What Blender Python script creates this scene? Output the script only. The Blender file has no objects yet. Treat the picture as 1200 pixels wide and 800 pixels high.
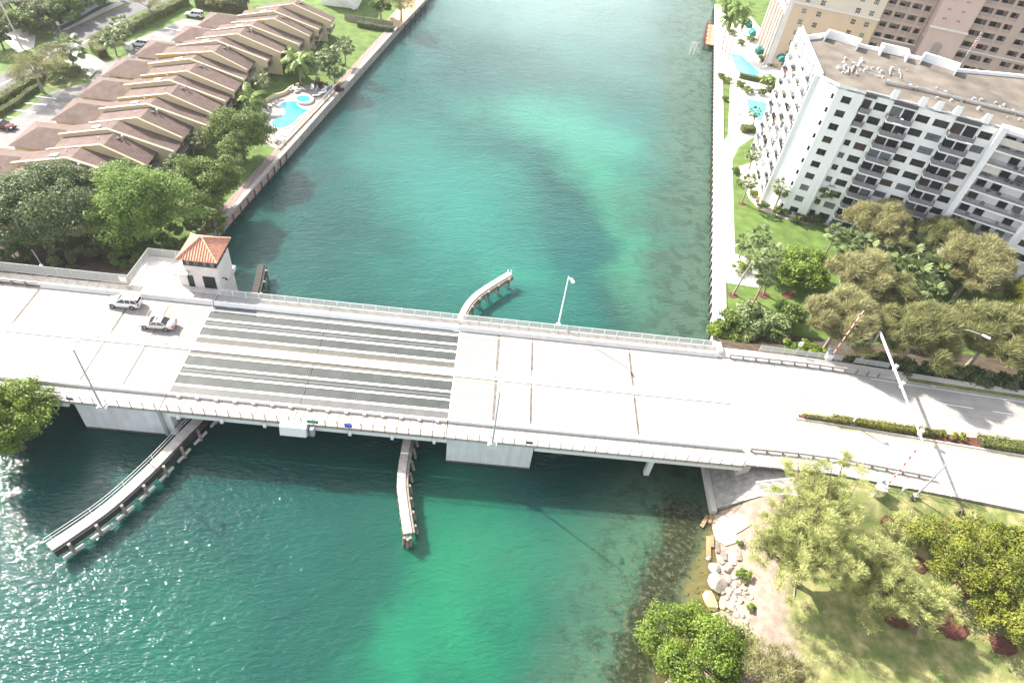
import bpy, bmesh, math, random
import numpy as np
from mathutils import Vector, Matrix
R = math.radians
random.seed(7)
rng = np.random.default_rng(7)
scene = bpy.context.scene
col = scene.collection

# ---------------------------------------------------------------- camera
VX, VY, FPX, YAW, CAM_H = 478.2, 1190.8, 800.0, 0.07103, 77.2
def _cam_matrix():
    d = np.array([VX-600, VY-400, FPX]); d /= np.linalg.norm(d)
    fw = np.array([0, 0, 1.0]); y = fw - d*fw.dot(d); y /= np.linalg.norm(y)
    z = -d; x = np.cross(y, z)
    m = np.array([x, y, z]); c, s = math.cos(-YAW), math.sin(-YAW)
    return np.array([[c, -s, 0], [s, c, 0], [0, 0, 1]]) @ m      # world <- camera (x right, y down, z forward)
CM = _cam_matrix()
def P(px, py, z=0.0):
    """survey point: where the ray through a photo pixel (1200x800) meets height z"""
    r = CM @ np.array([px-600, py-400, FPX]); t = (z-CAM_H)/r[2]
    return Vector((r[0]*t, r[1]*t, z))
cam_data = bpy.data.cameras.new('camera')
cam = bpy.data.objects.new('camera', cam_data); col.objects.link(cam)
b = CM @ np.diag([1, -1, -1])
mw = Matrix([[*b[0], 0], [*b[1], 0], [*b[2], CAM_H], [0, 0, 0, 1]])
cam.matrix_world = mw
cam_data.sensor_fit = 'HORIZONTAL'; cam_data.sensor_width = 36; cam_data.lens = FPX/1200*36
cam_data.clip_start = 0.5; cam_data.clip_end = 3000
scene.camera = cam

HAZE = 0.00012
# ---------------------------------------------------------------- sky, sun, exposure
SUN_AZ, SUN_EL = R(144), R(38)
sun_dir = Vector((math.cos(SUN_AZ)*math.cos(SUN_EL), math.sin(SUN_AZ)*math.cos(SUN_EL), math.sin(SUN_EL)))
world = bpy.data.worlds.new('World'); scene.world = world; world.use_nodes = True
wn = world.node_tree.nodes; wl = world.node_tree.links
bg = wn['Background']; sky = wn.new('ShaderNodeTexSky'); sky.sky_type = 'NISHITA'; sky.sun_disc = False
sky.sun_elevation = SUN_EL; sky.sun_rotation = math.pi/2 - SUN_AZ
sky.dust_density = 2.0; sky.air_density = 1.0; sky.ozone_density = 1.0
hs = wn.new('ShaderNodeHueSaturation'); hs.inputs['Saturation'].default_value = 0.3; wl.new(sky.outputs[0], hs.inputs['Color']); wl.new(hs.outputs[0], bg.inputs[0]); bg.inputs[1].default_value = 0.15
sl = bpy.data.lights.new('sun', 'SUN'); sl.energy = 4.6; sl.angle = R(0.53); sl.color = (1.0, 0.94, 0.84)
so = bpy.data.objects.new('sun', sl); col.objects.link(so); so.location = sun_dir*300
so.rotation_euler = sun_dir.to_track_quat('Z', 'Y').to_euler()
scene.view_settings.view_transform = 'Standard'; scene.view_settings.look = 'None'
scene.view_settings.exposure = 1.66; scene.view_settings.gamma = 1
scene.view_settings.use_curve_mapping = False
scene.render.engine = 'CYCLES'
cy = scene.cycles
cy.max_bounces = 6; cy.diffuse_bounces = 3; cy.glossy_bounces = 3; cy.transmission_bounces = 4; cy.transparent_max_bounces = 8
cy.caustics_reflective = False; cy.caustics_refractive = False
cy.sample_clamp_indirect = 4.0; cy.volume_bounces = 0
cy.use_denoising = True

# ---------------------------------------------------------------- materials
def srgb(h):
    c = [int(h[i:i+2], 16)/255 for i in (0, 2, 4)]
    return tuple(x/12.92 if x <= 0.04045 else ((x+0.055)/1.055)**2.4 for x in c)
MATS = {}
def mat(name, c, rough=0.7, var=0.15, scale=1.0, bump=0.0, metal=0.0, spec=0.3, stain=0.0, bscale=8.0, detail=4, streak=None):
    """Principled surface with two octave groups of world space variation (wear, stains) and a fine bump"""
    if name in MATS: return MATS[name]
    m = bpy.data.materials.new(name); m.use_nodes = True; MATS[name] = m
    n = m.node_tree.nodes; l = m.node_tree.links; p = n['Principled BSDF']
    p.inputs['Roughness'].default_value = rough; p.inputs['Metallic'].default_value = metal
    p.inputs['Specular IOR Level'].default_value = spec
    g = n.new('ShaderNodeNewGeometry')
    t = n.new('ShaderNodeTexNoise'); t.inputs['Scale'].default_value = scale; t.inputs['Detail'].default_value = detail
    l.new(g.outputs['Position'], t.inputs['Vector'])
    mr = n.new('ShaderNodeMapRange'); mr.inputs[1].default_value = 0.3; mr.inputs[2].default_value = 0.7
    mr.inputs[3].default_value = 1-var; mr.inputs[4].default_value = 1+var
    l.new(t.outputs[0], mr.inputs[0])
    mul = n.new('ShaderNodeVectorMath'); mul.operation = 'SCALE'; mul.inputs[0].default_value = c
    l.new(mr.outputs[0], mul.inputs['Scale']); out = mul.outputs[0]
    if stain:
        t2 = n.new('ShaderNodeTexNoise'); t2.inputs['Scale'].default_value = scale*0.22; t2.inputs['Detail'].default_value = 7
        t2.inputs['Roughness'].default_value = 0.65
        l.new(g.outputs['Position'], t2.inputs['Vector'])
        m2 = n.new('ShaderNodeMapRange'); m2.inputs[1].default_value = 0.5; m2.inputs[2].default_value = 0.72
        m2.inputs[3].default_value = 1; m2.inputs[4].default_value = 1-stain; l.new(t2.outputs[0], m2.inputs[0])
        ml = n.new('ShaderNodeVectorMath'); ml.operation = 'SCALE'; l.new(out, ml.inputs[0]); l.new(m2.outputs[0], ml.inputs['Scale']); out = ml.outputs[0]
    if streak:                                   # drawn out wear: wheel tracks along a road, runs down a wall
        mps = n.new('ShaderNodeMapping'); mps.inputs['Scale'].default_value = streak[:3]; l.new(g.outputs['Position'], mps.inputs[0])
        ts = n.new('ShaderNodeTexNoise'); ts.inputs['Scale'].default_value = 1; ts.inputs['Detail'].default_value = 5; ts.inputs['Roughness'].default_value = .6; l.new(mps.outputs[0], ts.inputs[0])
        m3 = n.new('ShaderNodeMapRange'); m3.inputs[1].default_value = .42; m3.inputs[2].default_value = .68; m3.inputs[3].default_value = 1; m3.inputs[4].default_value = 1-streak[3]; l.new(ts.outputs[0], m3.inputs[0])
        m4 = n.new('ShaderNodeVectorMath'); m4.operation = 'SCALE'; l.new(out, m4.inputs[0]); l.new(m3.outputs[0], m4.inputs['Scale']); out = m4.outputs[0]
    l.new(out, p.inputs['Base Color'])
    if bump:
        t3 = n.new('ShaderNodeTexNoise'); t3.inputs['Scale'].default_value = bscale; t3.inputs['Detail'].default_value = 3
        l.new(g.outputs['Position'], t3.inputs['Vector'])
        bp = n.new('ShaderNodeBump'); bp.inputs['Strength'].default_value = bump; bp.inputs['Distance'].default_value = 0.1
        l.new(t3.outputs[0], bp.inputs['Height']); l.new(bp.outputs[0], p.inputs['Normal'])
    return m
def stripe_mat(name, c1, c2, axis, period, duty=0.5, rough=0.7, var=0.1, ang=0.0, vscale=1.5, soft=0.08, stain=0.0, streak=None):
    """two colours in world space stripes (tiles, boards, pavers, grating bars, kerb shingles)"""
    if name in MATS: return MATS[name]
    m = mat(name, (1, 1, 1), rough, var, vscale, stain=stain, streak=streak); n = m.node_tree.nodes; l = m.node_tree.links
    g = n.new('ShaderNodeNewGeometry'); mp = n.new('ShaderNodeMapping'); mp.inputs['Rotation'].default_value = (0, 0, ang)
    l.new(g.outputs['Position'], mp.inputs[0]); sp = n.new('ShaderNodeSeparateXYZ'); l.new(mp.outputs[0], sp.inputs[0])
    fr = n.new('ShaderNodeMath'); fr.operation = 'MODULO'; ad = n.new('ShaderNodeMath'); ad.operation = 'ADD'; ad.inputs[1].default_value = 1000*period
    l.new(sp.outputs[axis], ad.inputs[0]); l.new(ad.outputs[0], fr.inputs[0]); fr.inputs[1].default_value = period
    mr = n.new('ShaderNodeMapRange'); mr.inputs[1].default_value = period*(duty-soft); mr.inputs[2].default_value = period*(duty+soft); l.new(fr.outputs[0], mr.inputs[0])
    mx = n.new('ShaderNodeMix'); mx.data_type = 'RGBA'; mx.inputs[6].default_value = (*c1, 1); mx.inputs[7].default_value = (*c2, 1); l.new(mr.outputs[0], mx.inputs[0])
    for nd in n:
        if nd.type == 'VECT_MATH' and nd.operation == 'SCALE' and not nd.inputs[0].is_linked: l.new(mx.outputs[2], nd.inputs[0])
    return m
def leaf_mat(name, dark, light, trans=0.3, rough=0.55, hue=None):
    """foliage: every leaf card its own tone between two greens, with slow clump to clump variation"""
    if name in MATS: return MATS[name]
    m = bpy.data.materials.new(name); m.use_nodes = True; MATS[name] = m
    n = m.node_tree.nodes; l = m.node_tree.links; p = n['Principled BSDF']; out = n['Material Output']
    g = n.new('ShaderNodeNewGeometry'); t = n.new('ShaderNodeTexNoise'); t.inputs['Scale'].default_value = 0.55; t.inputs['Detail'].default_value = 3
    l.new(g.outputs['Position'], t.inputs[0])
    a = n.new('ShaderNodeMath'); a.operation = 'MULTIPLY_ADD'; a.inputs[1].default_value = 0.55
    l.new(g.outputs['Random Per Island'], a.inputs[0])
    mr = n.new('ShaderNodeMapRange'); mr.inputs[1].default_value = 0.35; mr.inputs[2].default_value = 0.65; mr.inputs[4].default_value = 0.45
    l.new(t.outputs[0], mr.inputs[0]); l.new(mr.outputs[0], a.inputs[2])
    mx = n.new('ShaderNodeMix'); mx.data_type = 'RGBA'; mx.inputs[6].default_value = (*dark, 1); mx.inputs[7].default_value = (*light, 1)
    l.new(a.outputs[0], mx.inputs[0]); l.new(mx.outputs[2], p.inputs['Base Color'])
    p.inputs['Roughness'].default_value = rough; p.inputs['Specular IOR Level'].default_value = 0.25
    tr = n.new('ShaderNodeBsdfTranslucent'); l.new(mx.outputs[2], tr.inputs[0])
    ms = n.new('ShaderNodeMixShader'); ms.inputs[0].default_value = trans
    l.new(p.outputs[0], ms.inputs[1]); l.new(tr.outputs[0], ms.inputs[2]); l.new(ms.outputs[0], out.inputs[0])
    return m

# ---------------------------------------------------------------- mesh helpers
def root_loc(o):
    while o.parent: o = o.parent
    return o.location
def link(name, me, m=None, parent=None):
    o = bpy.data.objects.new(name, me); col.objects.link(o)
    if m is not None:
        for k in (m if isinstance(m, (list, tuple)) else [m]): me.materials.append(k)
    if parent: o.parent = parent
    return o
def tag(o, label=None, cat=None, group=None, kind=None):
    if label: o['label'] = label
    if cat: o['category'] = cat
    if group: o['group'] = group
    if kind: o['kind'] = kind
    return o
def thing(name, label, cat, loc=(0, 0, 0), rz=0.0, group=None):
    o = bpy.data.objects.new(name, None); col.objects.link(o); o.location = loc; o.rotation_euler = (0, 0, rz)
    o.empty_display_size = 0.3
    return tag(o, label, cat, group)
def copy_tree(o, parent=None):
    c = o.copy(); col.objects.link(c)
    if parent: c.parent = parent
    for ch in list(o.children): copy_tree(ch, c)
    return c
class MB:
    """collects boxes, prisms, tubes and cards; build() links them as one mesh object"""
    def __init__(s): s.v = []; s.f = []; s.mi = []; s.cur = 0
    def add(s, vs, fs):
        k = len(s.v); s.v += [tuple(p) for p in vs]; s.f += [[i+k for i in f] for f in fs]; s.mi += [s.cur]*len(fs); return s
    def hexa(s, p):        # 8 corners: bottom 4 ccw, top 4
        return s.add(p, [(3, 2, 1, 0), (4, 5, 6, 7), (0, 1, 5, 4), (1, 2, 6, 5), (2, 3, 7, 6), (3, 0, 4, 7)])
    def box(s, x0, x1, y0, y1, z0, z1):
        return s.hexa([(x0, y0, z0), (x1, y0, z0), (x1, y1, z0), (x0, y1, z0), (x0, y0, z1), (x1, y0, z1), (x1, y1, z1), (x0, y1, z1)])
    def obox(s, c, ax, w, d, z0, z1):   # oriented box: centre c, direction angle ax, length w along, depth d across
        u = Vector((math.cos(ax), math.sin(ax), 0)); n = Vector((-u.y, u.x, 0)); c = Vector((c[0], c[1], 0))
        q = [c-u*w/2-n*d/2, c+u*w/2-n*d/2, c+u*w/2+n*d/2, c-u*w/2+n*d/2]
        return s.hexa([(p.x, p.y, z0) for p in q]+[(p.x, p.y, z1) for p in q])
    def prism(s, poly, z0, z1):
        n = len(poly); zf = z1 if callable(z1) else (lambda x, y: z1); zb = z0 if callable(z0) else (lambda x, y: z0)
        vs = [(p[0], p[1], zb(p[0], p[1])) for p in poly]+[(p[0], p[1], zf(p[0], p[1])) for p in poly]
        return s.add(vs, [tuple(range(n))[::-1], tuple(range(n, 2*n))]+[(i, (i+1) % n, n+(i+1) % n, n+i) for i in range(n)])
    def tube(s, a, b, r0, r1=None, n=6, caps=True):
        a, b = Vector(a), Vector(b); r1 = r0 if r1 is None else r1
        d = (b-a).normalized(); u = d.orthogonal().normalized(); w = d.cross(u)
        vs = [a+(u*math.cos(t)+w*math.sin(t))*r0 for t in [2*math.pi*i/n for i in range(n)]]+[b+(u*math.cos(t)+w*math.sin(t))*r1 for t in [2*math.pi*i/n for i in range(n)]]
        fs = [(i, (i+1) % n, n+(i+1) % n, n+i) for i in range(n)]
        if caps: fs += [tuple(range(n))[::-1], tuple(range(n, 2*n))]
        return s.add(vs, fs)
    def path(s, pts, radii, n=6):
        for i in range(len(pts)-1):
            r0 = radii[i] if isinstance(radii, (list, tuple)) else radii; r1 = radii[i+1] if isinstance(radii, (list, tuple)) else radii
            s.tube(pts[i], pts[i+1], r0, r1, n)
        return s
    def loft(s, sections, close=True):
        k = len(sections[0]); vs = [p for q in sections for p in q]; fs = []
        for i in range(len(sections)-1):
            for j in range(k if close else k-1): fs.append((i*k+j, i*k+(j+1) % k, (i+1)*k+(j+1) % k, (i+1)*k+j))
        if close: fs += [tuple(range(k))[::-1], tuple(range((len(sections)-1)*k, len(sections)*k))]
        return s.add(vs, fs)
    def build(s, name, m, parent=None, world=True, smooth=False, bevel=0):
        off = root_loc(parent) if (parent and world) else Vector((0, 0, 0))
        me = bpy.data.meshes.new(name); me.from_pydata([(p[0]-off[0], p[1]-off[1], p[2]-off[2]) for p in s.v], [], s.f)
        if any(s.mi): me.polygons.foreach_set('material_index', s.mi)
        bm = bmesh.new(); bm.from_mesh(me); bmesh.ops.recalc_face_normals(bm, faces=bm.faces)
        if bevel: bmesh.ops.bevel(bm, geom=bm.edges[:], offset=bevel, segments=2, affect='EDGES', profile=0.6)
        bm.to_mesh(me); bm.free()
        if smooth: me.polygons.foreach_set('use_smooth', [True]*len(me.polygons))
        me.update(); return link(name, me, m, parent)
def sheet(name, poly, z, m, kind='structure', parent=None):
    mb = MB(); zf = z if callable(z) else (lambda x, y: z)
    mb.add([(p[0], p[1], zf(p[0], p[1])) for p in poly], [tuple(range(len(poly)))])
    o = mb.build(name, m, parent)
    if kind: o['kind'] = kind
    return o
def flat_tri(o):
    bm = bmesh.new(); bm.from_mesh(o.data); bmesh.ops.triangulate(bm, faces=bm.faces[:]); bm.to_mesh(o.data); bm.free(); return o
# ================================================================ SETTING: water, land, roads
D = 6.2                                    # bridge deck height
def lerp(a, b, t): return a+(b-a)*t
def sstep(a, b, x):
    t = min(1, max(0, (x-a)/(b-a))); return t*t*(3-2*t)
def road_z(x): return D if x < 40 else (D-1.4*sstep(40, 95, x))

# ---- water: sheet with turbid turquoise body colour, sand bars and sea grass, waves as bump
def water_material():
    m = bpy.data.materials.new('water'); m.use_nodes = True
    n = m.node_tree.nodes; l = m.node_tree.links; p = n['Principled BSDF']
    g = n.new('ShaderNodeNewGeometry'); pos = g.outputs['Position']
    def noise(scale, detail=4, rough=0.55, vec=None, dist=0.0):
        t = n.new('ShaderNodeTexNoise'); t.inputs['Scale'].default_value = scale; t.inputs['Detail'].default_value = detail
        t.inputs['Roughness'].default_value = rough; t.inputs['Distortion'].default_value = dist
        l.new(vec or pos, t.inputs['Vector']); return t
    def mapr(s, a, b_, c=0, d=1):
        r = n.new('ShaderNodeMapRange'); r.interpolation_type = 'SMOOTHSTEP'
        for i, v in enumerate((a, b_, c, d)): r.inputs[i+1].default_value = v
        l.new(s, r.inputs[0]); return r.outputs[0]
    def math_(op, a, b_):
        k = n.new('ShaderNodeMath'); k.operation = op; k.use_clamp = False
        for i, v in enumerate((a, b_)):
            if isinstance(v, (int, float)): k.inputs[i].default_value = v
            else: l.new(v, k.inputs[i])
        return k.outputs[0]
    # warped position so no patch has a clean outline
    w = noise(0.045, 4); wv = n.new('ShaderNodeVectorMath'); wv.operation = 'MULTIPLY_ADD'; wv.inputs[1].default_value = (26, 26, 0)
    wc = n.new('ShaderNodeVectorMath'); wc.operation = 'SUBTRACT'; wc.inputs[1].default_value = (0.5, 0.5, 0.5)
    l.new(w.outputs['Color'], wc.inputs[0]); l.new(wc.outputs[0], wv.inputs[0]); l.new(pos, wv.inputs[2]); wpos = wv.outputs[0]
    def blob(cx, cy, ax, rx, ry, inner=0.15):
        mp = n.new('ShaderNodeMapping'); mp.vector_type = 'TEXTURE'
        mp.inputs['Location'].default_value = (cx, cy, 0); mp.inputs['Rotation'].default_value = (0, 0, R(ax)); mp.inputs['Scale'].default_value = (rx, ry, 1e6)
        l.new(wpos, mp.inputs[0]); ln = n.new('ShaderNodeVectorMath'); ln.operation = 'LENGTH'; l.new(mp.outputs[0], ln.inputs[0])
        return mapr(ln.outputs['Value'], inner, 1.0, 1, 0)
    colr = None
    def layer(c, fac, amt=1.0):
        nonlocal colr
        mx = n.new('ShaderNodeMix'); mx.data_type = 'RGBA'
        if colr is None: mx.inputs[6].default_value = (*WATER_DEEP, 1)
        else: l.new(colr, mx.inputs[6])
        mx.inputs[7].default_value = (*c, 1)
        l.new(math_('MULTIPLY', fac, amt), mx.inputs[0]); colr = mx.outputs[2]
    WATER_DEEP = (0.0055, 0.050, 0.043)
    layer((0.008, 0.074, 0.060), mapr(noise(0.03, 3).outputs[0], 0.42, 0.62), 0.7)
    for c, amt, bl in WATER_BLOBS: layer(c, blob(*bl), amt)
    # right bank: shallow band that follows the seawall, with weed
    mp = n.new('ShaderNodeMapping'); mp.vector_type = 'TEXTURE'
    mp.inputs['Location'].default_value = (*P(836, 388, 0).xy, 0); mp.inputs['Rotation'].default_value = (0, 0, R(79.9)-math.pi/2)
    l.new(wpos, mp.inputs[0]); sx = n.new('ShaderNodeSeparateXYZ'); l.new(mp.outputs[0], sx.inputs[0])
    band = mapr(sx.outputs[0], -24, -2, 0, 1)
    weed = noise(0.35, 6, 0.68, dist=0.6)
    layer((0.048, 0.088, 0.058), band, 0.9)
    layer((0.020, 0.045, 0.028), math_('MULTIPLY', band, mapr(weed.outputs[0], 0.46, 0.6)), 0.75)
    # bank south of the bridge: yellow shallow, then a dark weed belt, then speckled pale weed
    mp2 = n.new('ShaderNodeMapping'); mp2.vector_type = 'TEXTURE'
    a0, a1 = P(825, 600, 0), P(770, 790, 0); dr = math.atan2(a1.y-a0.y, a1.x-a0.x)
    mp2.inputs['Location'].default_value = (a0.x, a0.y, 0); mp2.inputs['Rotation'].default_value = (0, 0, dr+math.pi/2)
    wv2 = n.new('ShaderNodeVectorMath'); wv2.operation = 'MULTIPLY_ADD'; wv2.inputs[1].default_value = (5, 5, 0); l.new(noise(0.25, 4).outputs['Color'], wv2.inputs[0])
    l.new(pos, wv2.inputs[2]); l.new(wv2.outputs[0], mp2.inputs[0]); s2 = n.new('ShaderNodeSeparateXYZ'); l.new(mp2.outputs[0], s2.inputs[0])
    d2 = s2.outputs[0]; south = mapr(s2.outputs[1], 1, 8, 1, 0)
    spk = noise(1.5, 5, 0.7); spk2 = noise(0.4, 6, 0.7)
    b1 = math_('MULTIPLY', mapr(d2, -15, -4, 0, 1), south)
    layer((0.050, 0.115, 0.070), b1, 0.85)
    layer((0.014, 0.034, 0.022), math_('MULTIPLY', b1, mapr(spk2.outputs[0], 0.48, 0.6)), 0.6)
    b2 = math_('MULTIPLY', math_('MULTIPLY', mapr(d2, -5.0, -2.0, 0, 1), mapr(d2, 0.5, 3.2, 1, 0)), south)
    layer((0.026, 0.028, 0.010), b2, 0.9)
    b3 = math_('MULTIPLY', mapr(d2, 0.8, 3.2, 0, 1), south)
    layer((0.15, 0.125, 0.045), b3, 0.9)
    layer((0.11, 0.115, 0.06), math_('MULTIPLY', math_('MULTIPLY', mapr(d2, -9, -3, 0, 1), south), mapr(spk.outputs[0], 0.52, 0.6)), 0.65)
    layer((0.006, 0.009, 0.004), math_('MULTIPLY', math_('MULTIPLY', mapr(d2, -7, -3, 0, 1), south), mapr(spk.outputs[0], 0.44, 0.38)), 0.6)
    # left bank: darker patch near the shore
    layer((0.010, 0.026, 0.018), blob(-68, 49, 10, 24, 9), 0.8)
    l.new(colr, p.inputs['Base Color'])
    p.inputs['Roughness'].default_value = 0.045; p.inputs['IOR'].default_value = 1.333
    p.inputs['Specular IOR Level'].default_value = 0.5
    p.inputs['Subsurface Weight'].default_value = 1.0; p.inputs['Subsurface Radius'].default_value = (0.35, 1.0, 0.9); p.inputs['Subsurface Scale'].default_value = WATER_SSS
    # waves: wind chop in two directions plus ripples
    mpw = n.new('ShaderNodeMapping'); mpw.inputs['Rotation'].default_value = (0, 0, R(-22)); mpw.inputs['Scale'].default_value = (0.45, 1.0, 1.0); l.new(pos, mpw.inputs[0])
    n1 = noise(0.5, 3, 0.5, mpw.outputs[0], 0.5); n2 = noise(2.2, 3, 0.5, mpw.outputs[0], 0.4); n3 = noise(6.0, 1, 0.5, mpw.outputs[0])
    big = noise(0.025, 2); calm = mapr(big.outputs[0], 0.36, 0.64, 0.65, 1.15)
    h = math_('ADD', math_('MULTIPLY', n1.outputs[0], 0.20), math_('ADD', math_('MULTIPLY', n2.outputs[0], 0.175), math_('MULTIPLY', n3.outputs[0], 0.036)))
    h = math_('MULTIPLY', h, calm)
    bp = n.new('ShaderNodeBump'); bp.inputs['Strength'].default_value = 1.0; bp.inputs['Distance'].default_value = WAVE_H
    l.new(h, bp.inputs['Height']); l.new(bp.outputs[0], p.inputs['Normal'])
    return m
WATER_SSS = 3.0; WAVE_H = 1.0
def PB(px, py): return tuple(P(px, py, 0).xy)
WATER_BLOBS = [   # colour, amount, (centre, axis angle, half length, half width): sand bars, deep channel, weed beds, painted far reflection
    ((0.009, 0.078, 0.052), 0.8, (*PB(480, 760), 95, 34, 24, 0.0)),
    ((0.010, 0.150, 0.075), 0.85, (*PB(545, 705), 100, 24, 12, 0.0)),
    ((0.010, 0.150, 0.078), 0.85, (*PB(455, 800), 80, 18, 6, 0.0)),
    ((0.026, 0.125, 0.075), 0.65, (*PB(650, 640), 20, 16, 9, 0.0)),
    ((0.010, 0.090, 0.055), 0.5, (*PB(200, 780), 120, 20, 10, 0.0)),
    ((0.020, 0.140, 0.113), 0.85, (*PB(540, 250), 112, 64, 26, 0.0)),
    ((0.034, 0.160, 0.126), 0.70, (*PB(680, 150), 165, 40, 26, 0.0)),
    ((0.14, 0.215, 0.20), 0.88, (*PB(640, -40), 100, 130, 70, 0.0)),  # pale far water: sky reflection and haze painted into the colour
    ((0.044, 0.195, 0.138), 0.55, (*PB(660, 155), 150, 28, 15, 0.0)),
    ((0.036, 0.195, 0.128), 0.65, (*PB(712, 215), 125, 24, 11, 0.0)),
    ((0.030, 0.185, 0.115), 0.75, (*PB(738, 300), 95, 28, 8, 0.0)),
    ((0.020, 0.155, 0.105), 0.60, (*PB(590, 330), 20, 14, 5, 0.0)),
    ((0.008, 0.070, 0.065), 0.75, (*PB(672, 285), 110, 17, 10, 0.1)),
    ((0.007, 0.050, 0.046), 0.5, (*PB(330, 250), 100, 40, 12, 0.1)),
]
o = MB().add([(-700, -200, 0), (700, -200, 0), (700, 1200, 0), (-700, 1200, 0)], [(0, 1, 2, 3)]).build('water', water_material()); o['kind'] = 'structure'

# ---- common surfaces
M_conc = mat('pale_concrete', (0.50, 0.47, 0.43), 0.85, 0.08, 0.9, 0.15, stain=0.12)
M_deck = mat('deck_concrete', (0.31, 0.285, 0.255), 0.85, 0.08, 0.5, 0.2, stain=0.10, streak=(.025, 1.1, 1, .14))
M_conc_w = mat('white_concrete', (0.60, 0.585, 0.56), 0.8, 0.06, 0.8, stain=0.10)
M_conc_d = mat('dirty_concrete', (0.30, 0.275, 0.25), 0.9, 0.2, 0.8, 0.3, stain=0.35)
M_asph = mat('asphalt', (0.13, 0.125, 0.125), 0.9, 0.15, 0.6, 0.2, stain=0.2)
M_asph_l = mat('worn_asphalt', (0.20, 0.19, 0.185), 0.9, 0.15, 0.6, 0.2, stain=0.25)
M_road = mat('approach_road', (0.315, 0.298, 0.28), 0.88, 0.10, 0.5, 0.2, stain=0.12, streak=(.025, 1.1, 1, .2))
M_grass = mat('lawn', (0.085, 0.135, 0.027), 0.9, 0.28, 0.5, 0.6, stain=0.2, bscale=5)
M_grass2 = mat('dry_lawn', (0.155, 0.165, 0.058), 0.9, 0.30, 0.8, 0.6, stain=0.35, bscale=5)
M_soil = mat('leaf_litter', (0.06, 0.045, 0.03), 0.95, 0.4, 0.8, 0.6)
M_sand = mat('sandy_soil', (0.28, 0.22, 0.17), 0.95, 0.25, 1.1, 0.7, stain=0.3)
M_mulch = mat('red_mulch', (0.105, 0.04, 0.028), 0.95, 0.35, 3.0, 0.8)
M_paver = stripe_mat('pinkish_pavers', (0.20, 0.152, 0.135), (0.235, 0.185, 0.165), 0, 0.8, 0.5, 0.85, 0.1)
M_walk = mat('promenade_pavers', (0.60, 0.56, 0.52), 0.85, 0.07, 1.2, stain=0.06)
M_white = mat('white_paint', (0.72, 0.72, 0.70), 0.6, 0.05, 1.0)
M_wood = mat('weathered_timber', (0.22, 0.19, 0.16), 0.9, 0.3, 2.0, 0.4, stain=0.3)
M_darkwood = mat('dark_timber', (0.045, 0.04, 0.036), 0.85, 0.35, 2.5, 0.4)
M_plank = stripe_mat('pale_planks', (0.46, 0.42, 0.37), (0.20, 0.17, 0.15), 1, 0.33, 0.86, 0.9, 0.22, 0.15)
M_metal = mat('galvanised_metal', (0.42, 0.43, 0.44), 0.5, 0.06, 2.0, metal=0.35)
M_dark = mat('dark_metal', (0.03, 0.03, 0.032), 0.5, 0.1, 2.0)
M_glass = mat('dark_glass', (0.018, 0.022, 0.024), 0.08, 0.3, 0.4, spec=0.6)
M_glass_g = mat('curtained_glass', (0.13, 0.15, 0.16), 0.15, 0.25, 0.5, spec=0.6)
M_glass_b = mat('bronze_glass', (0.06, 0.045, 0.035), 0.12, 0.3, 0.4, spec=0.5)
M_white_m = mat('white_metal', (0.68, 0.68, 0.67), 0.45, 0.04, 2.0)
M_trunk = mat('bark', (0.12, 0.095, 0.075), 0.95, 0.3, 3.0, 0.7)
M_trunk_l = mat('pale_bark', (0.26, 0.22, 0.18), 0.95, 0.25, 3.0, 0.5)

# ---- left bank
sw = [P(262, 258, 1.6), P(350, 160, 1.6), P(465, 33, 1.6), P(500, 0, 1.6)]
dirw = (sw[2]-sw[0]).normalized()
swN = sw[0]+dirw*520; swS = sw[0]-dirw*24
LZ = 1.75
def land_z(x, y):                      # embankment beside the road, then flat land
    if x < 0: return LZ-0.05+max(0, 1-(y-76.5)/9.5)*3.9 if y > 76.5 else D-0.4
    return LZ-0.05
def grid(name, x0, x1, y0, y1, nx, ny, zf, m, inside=None):
    mb = MB(); idx = {}
    for j in range(ny+1):
        for i in range(nx+1):
            x, y = lerp(x0, x1, i/nx), lerp(y0, y1, j/ny); idx[i, j] = len(mb.v); mb.v.append((x, y, zf(x, y)))
    for j in range(ny):
        for i in range(nx):
            if inside and not inside(lerp(x0, x1, (i+.5)/nx), lerp(y0, y1, (j+.5)/ny)): continue
            mb.f.append([idx[i, j], idx[i+1, j], idx[i+1, j+1], idx[i, j+1]]); mb.mi.append(0)
    o = mb.build(name, m, smooth=True); o['kind'] = 'structure'; return o
# flat land (prism) north-left
mb = MB(); mb.prism([(-500, 86), (swS.x+dirw.x*11, 86), (sw[0].x, sw[0].y), (swN.x, swN.y), (-500, swN.y)], -2, LZ-0.02)
o = mb.build('land', M_grass); o['kind'] = 'structure'
mb = MB(); mb.prism([(-500, 73.9), (-46.6, 73.9), (-45.4, 86.1), (-500, 86.1)], -2, lambda x, y: LZ-0.03 if y > 80 else D-0.35)
o = mb.build('embankment', M_soil); o['kind'] = 'structure'
mb = MB(); mb.prism([(-500, 30), (-72, 30), (-64, 40), (-60, 54), (-58, 73.9), (-500, 73.9)], -2, 0.9); o = mb.build('shore', M_soil); o['kind'] = 'structure'
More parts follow.
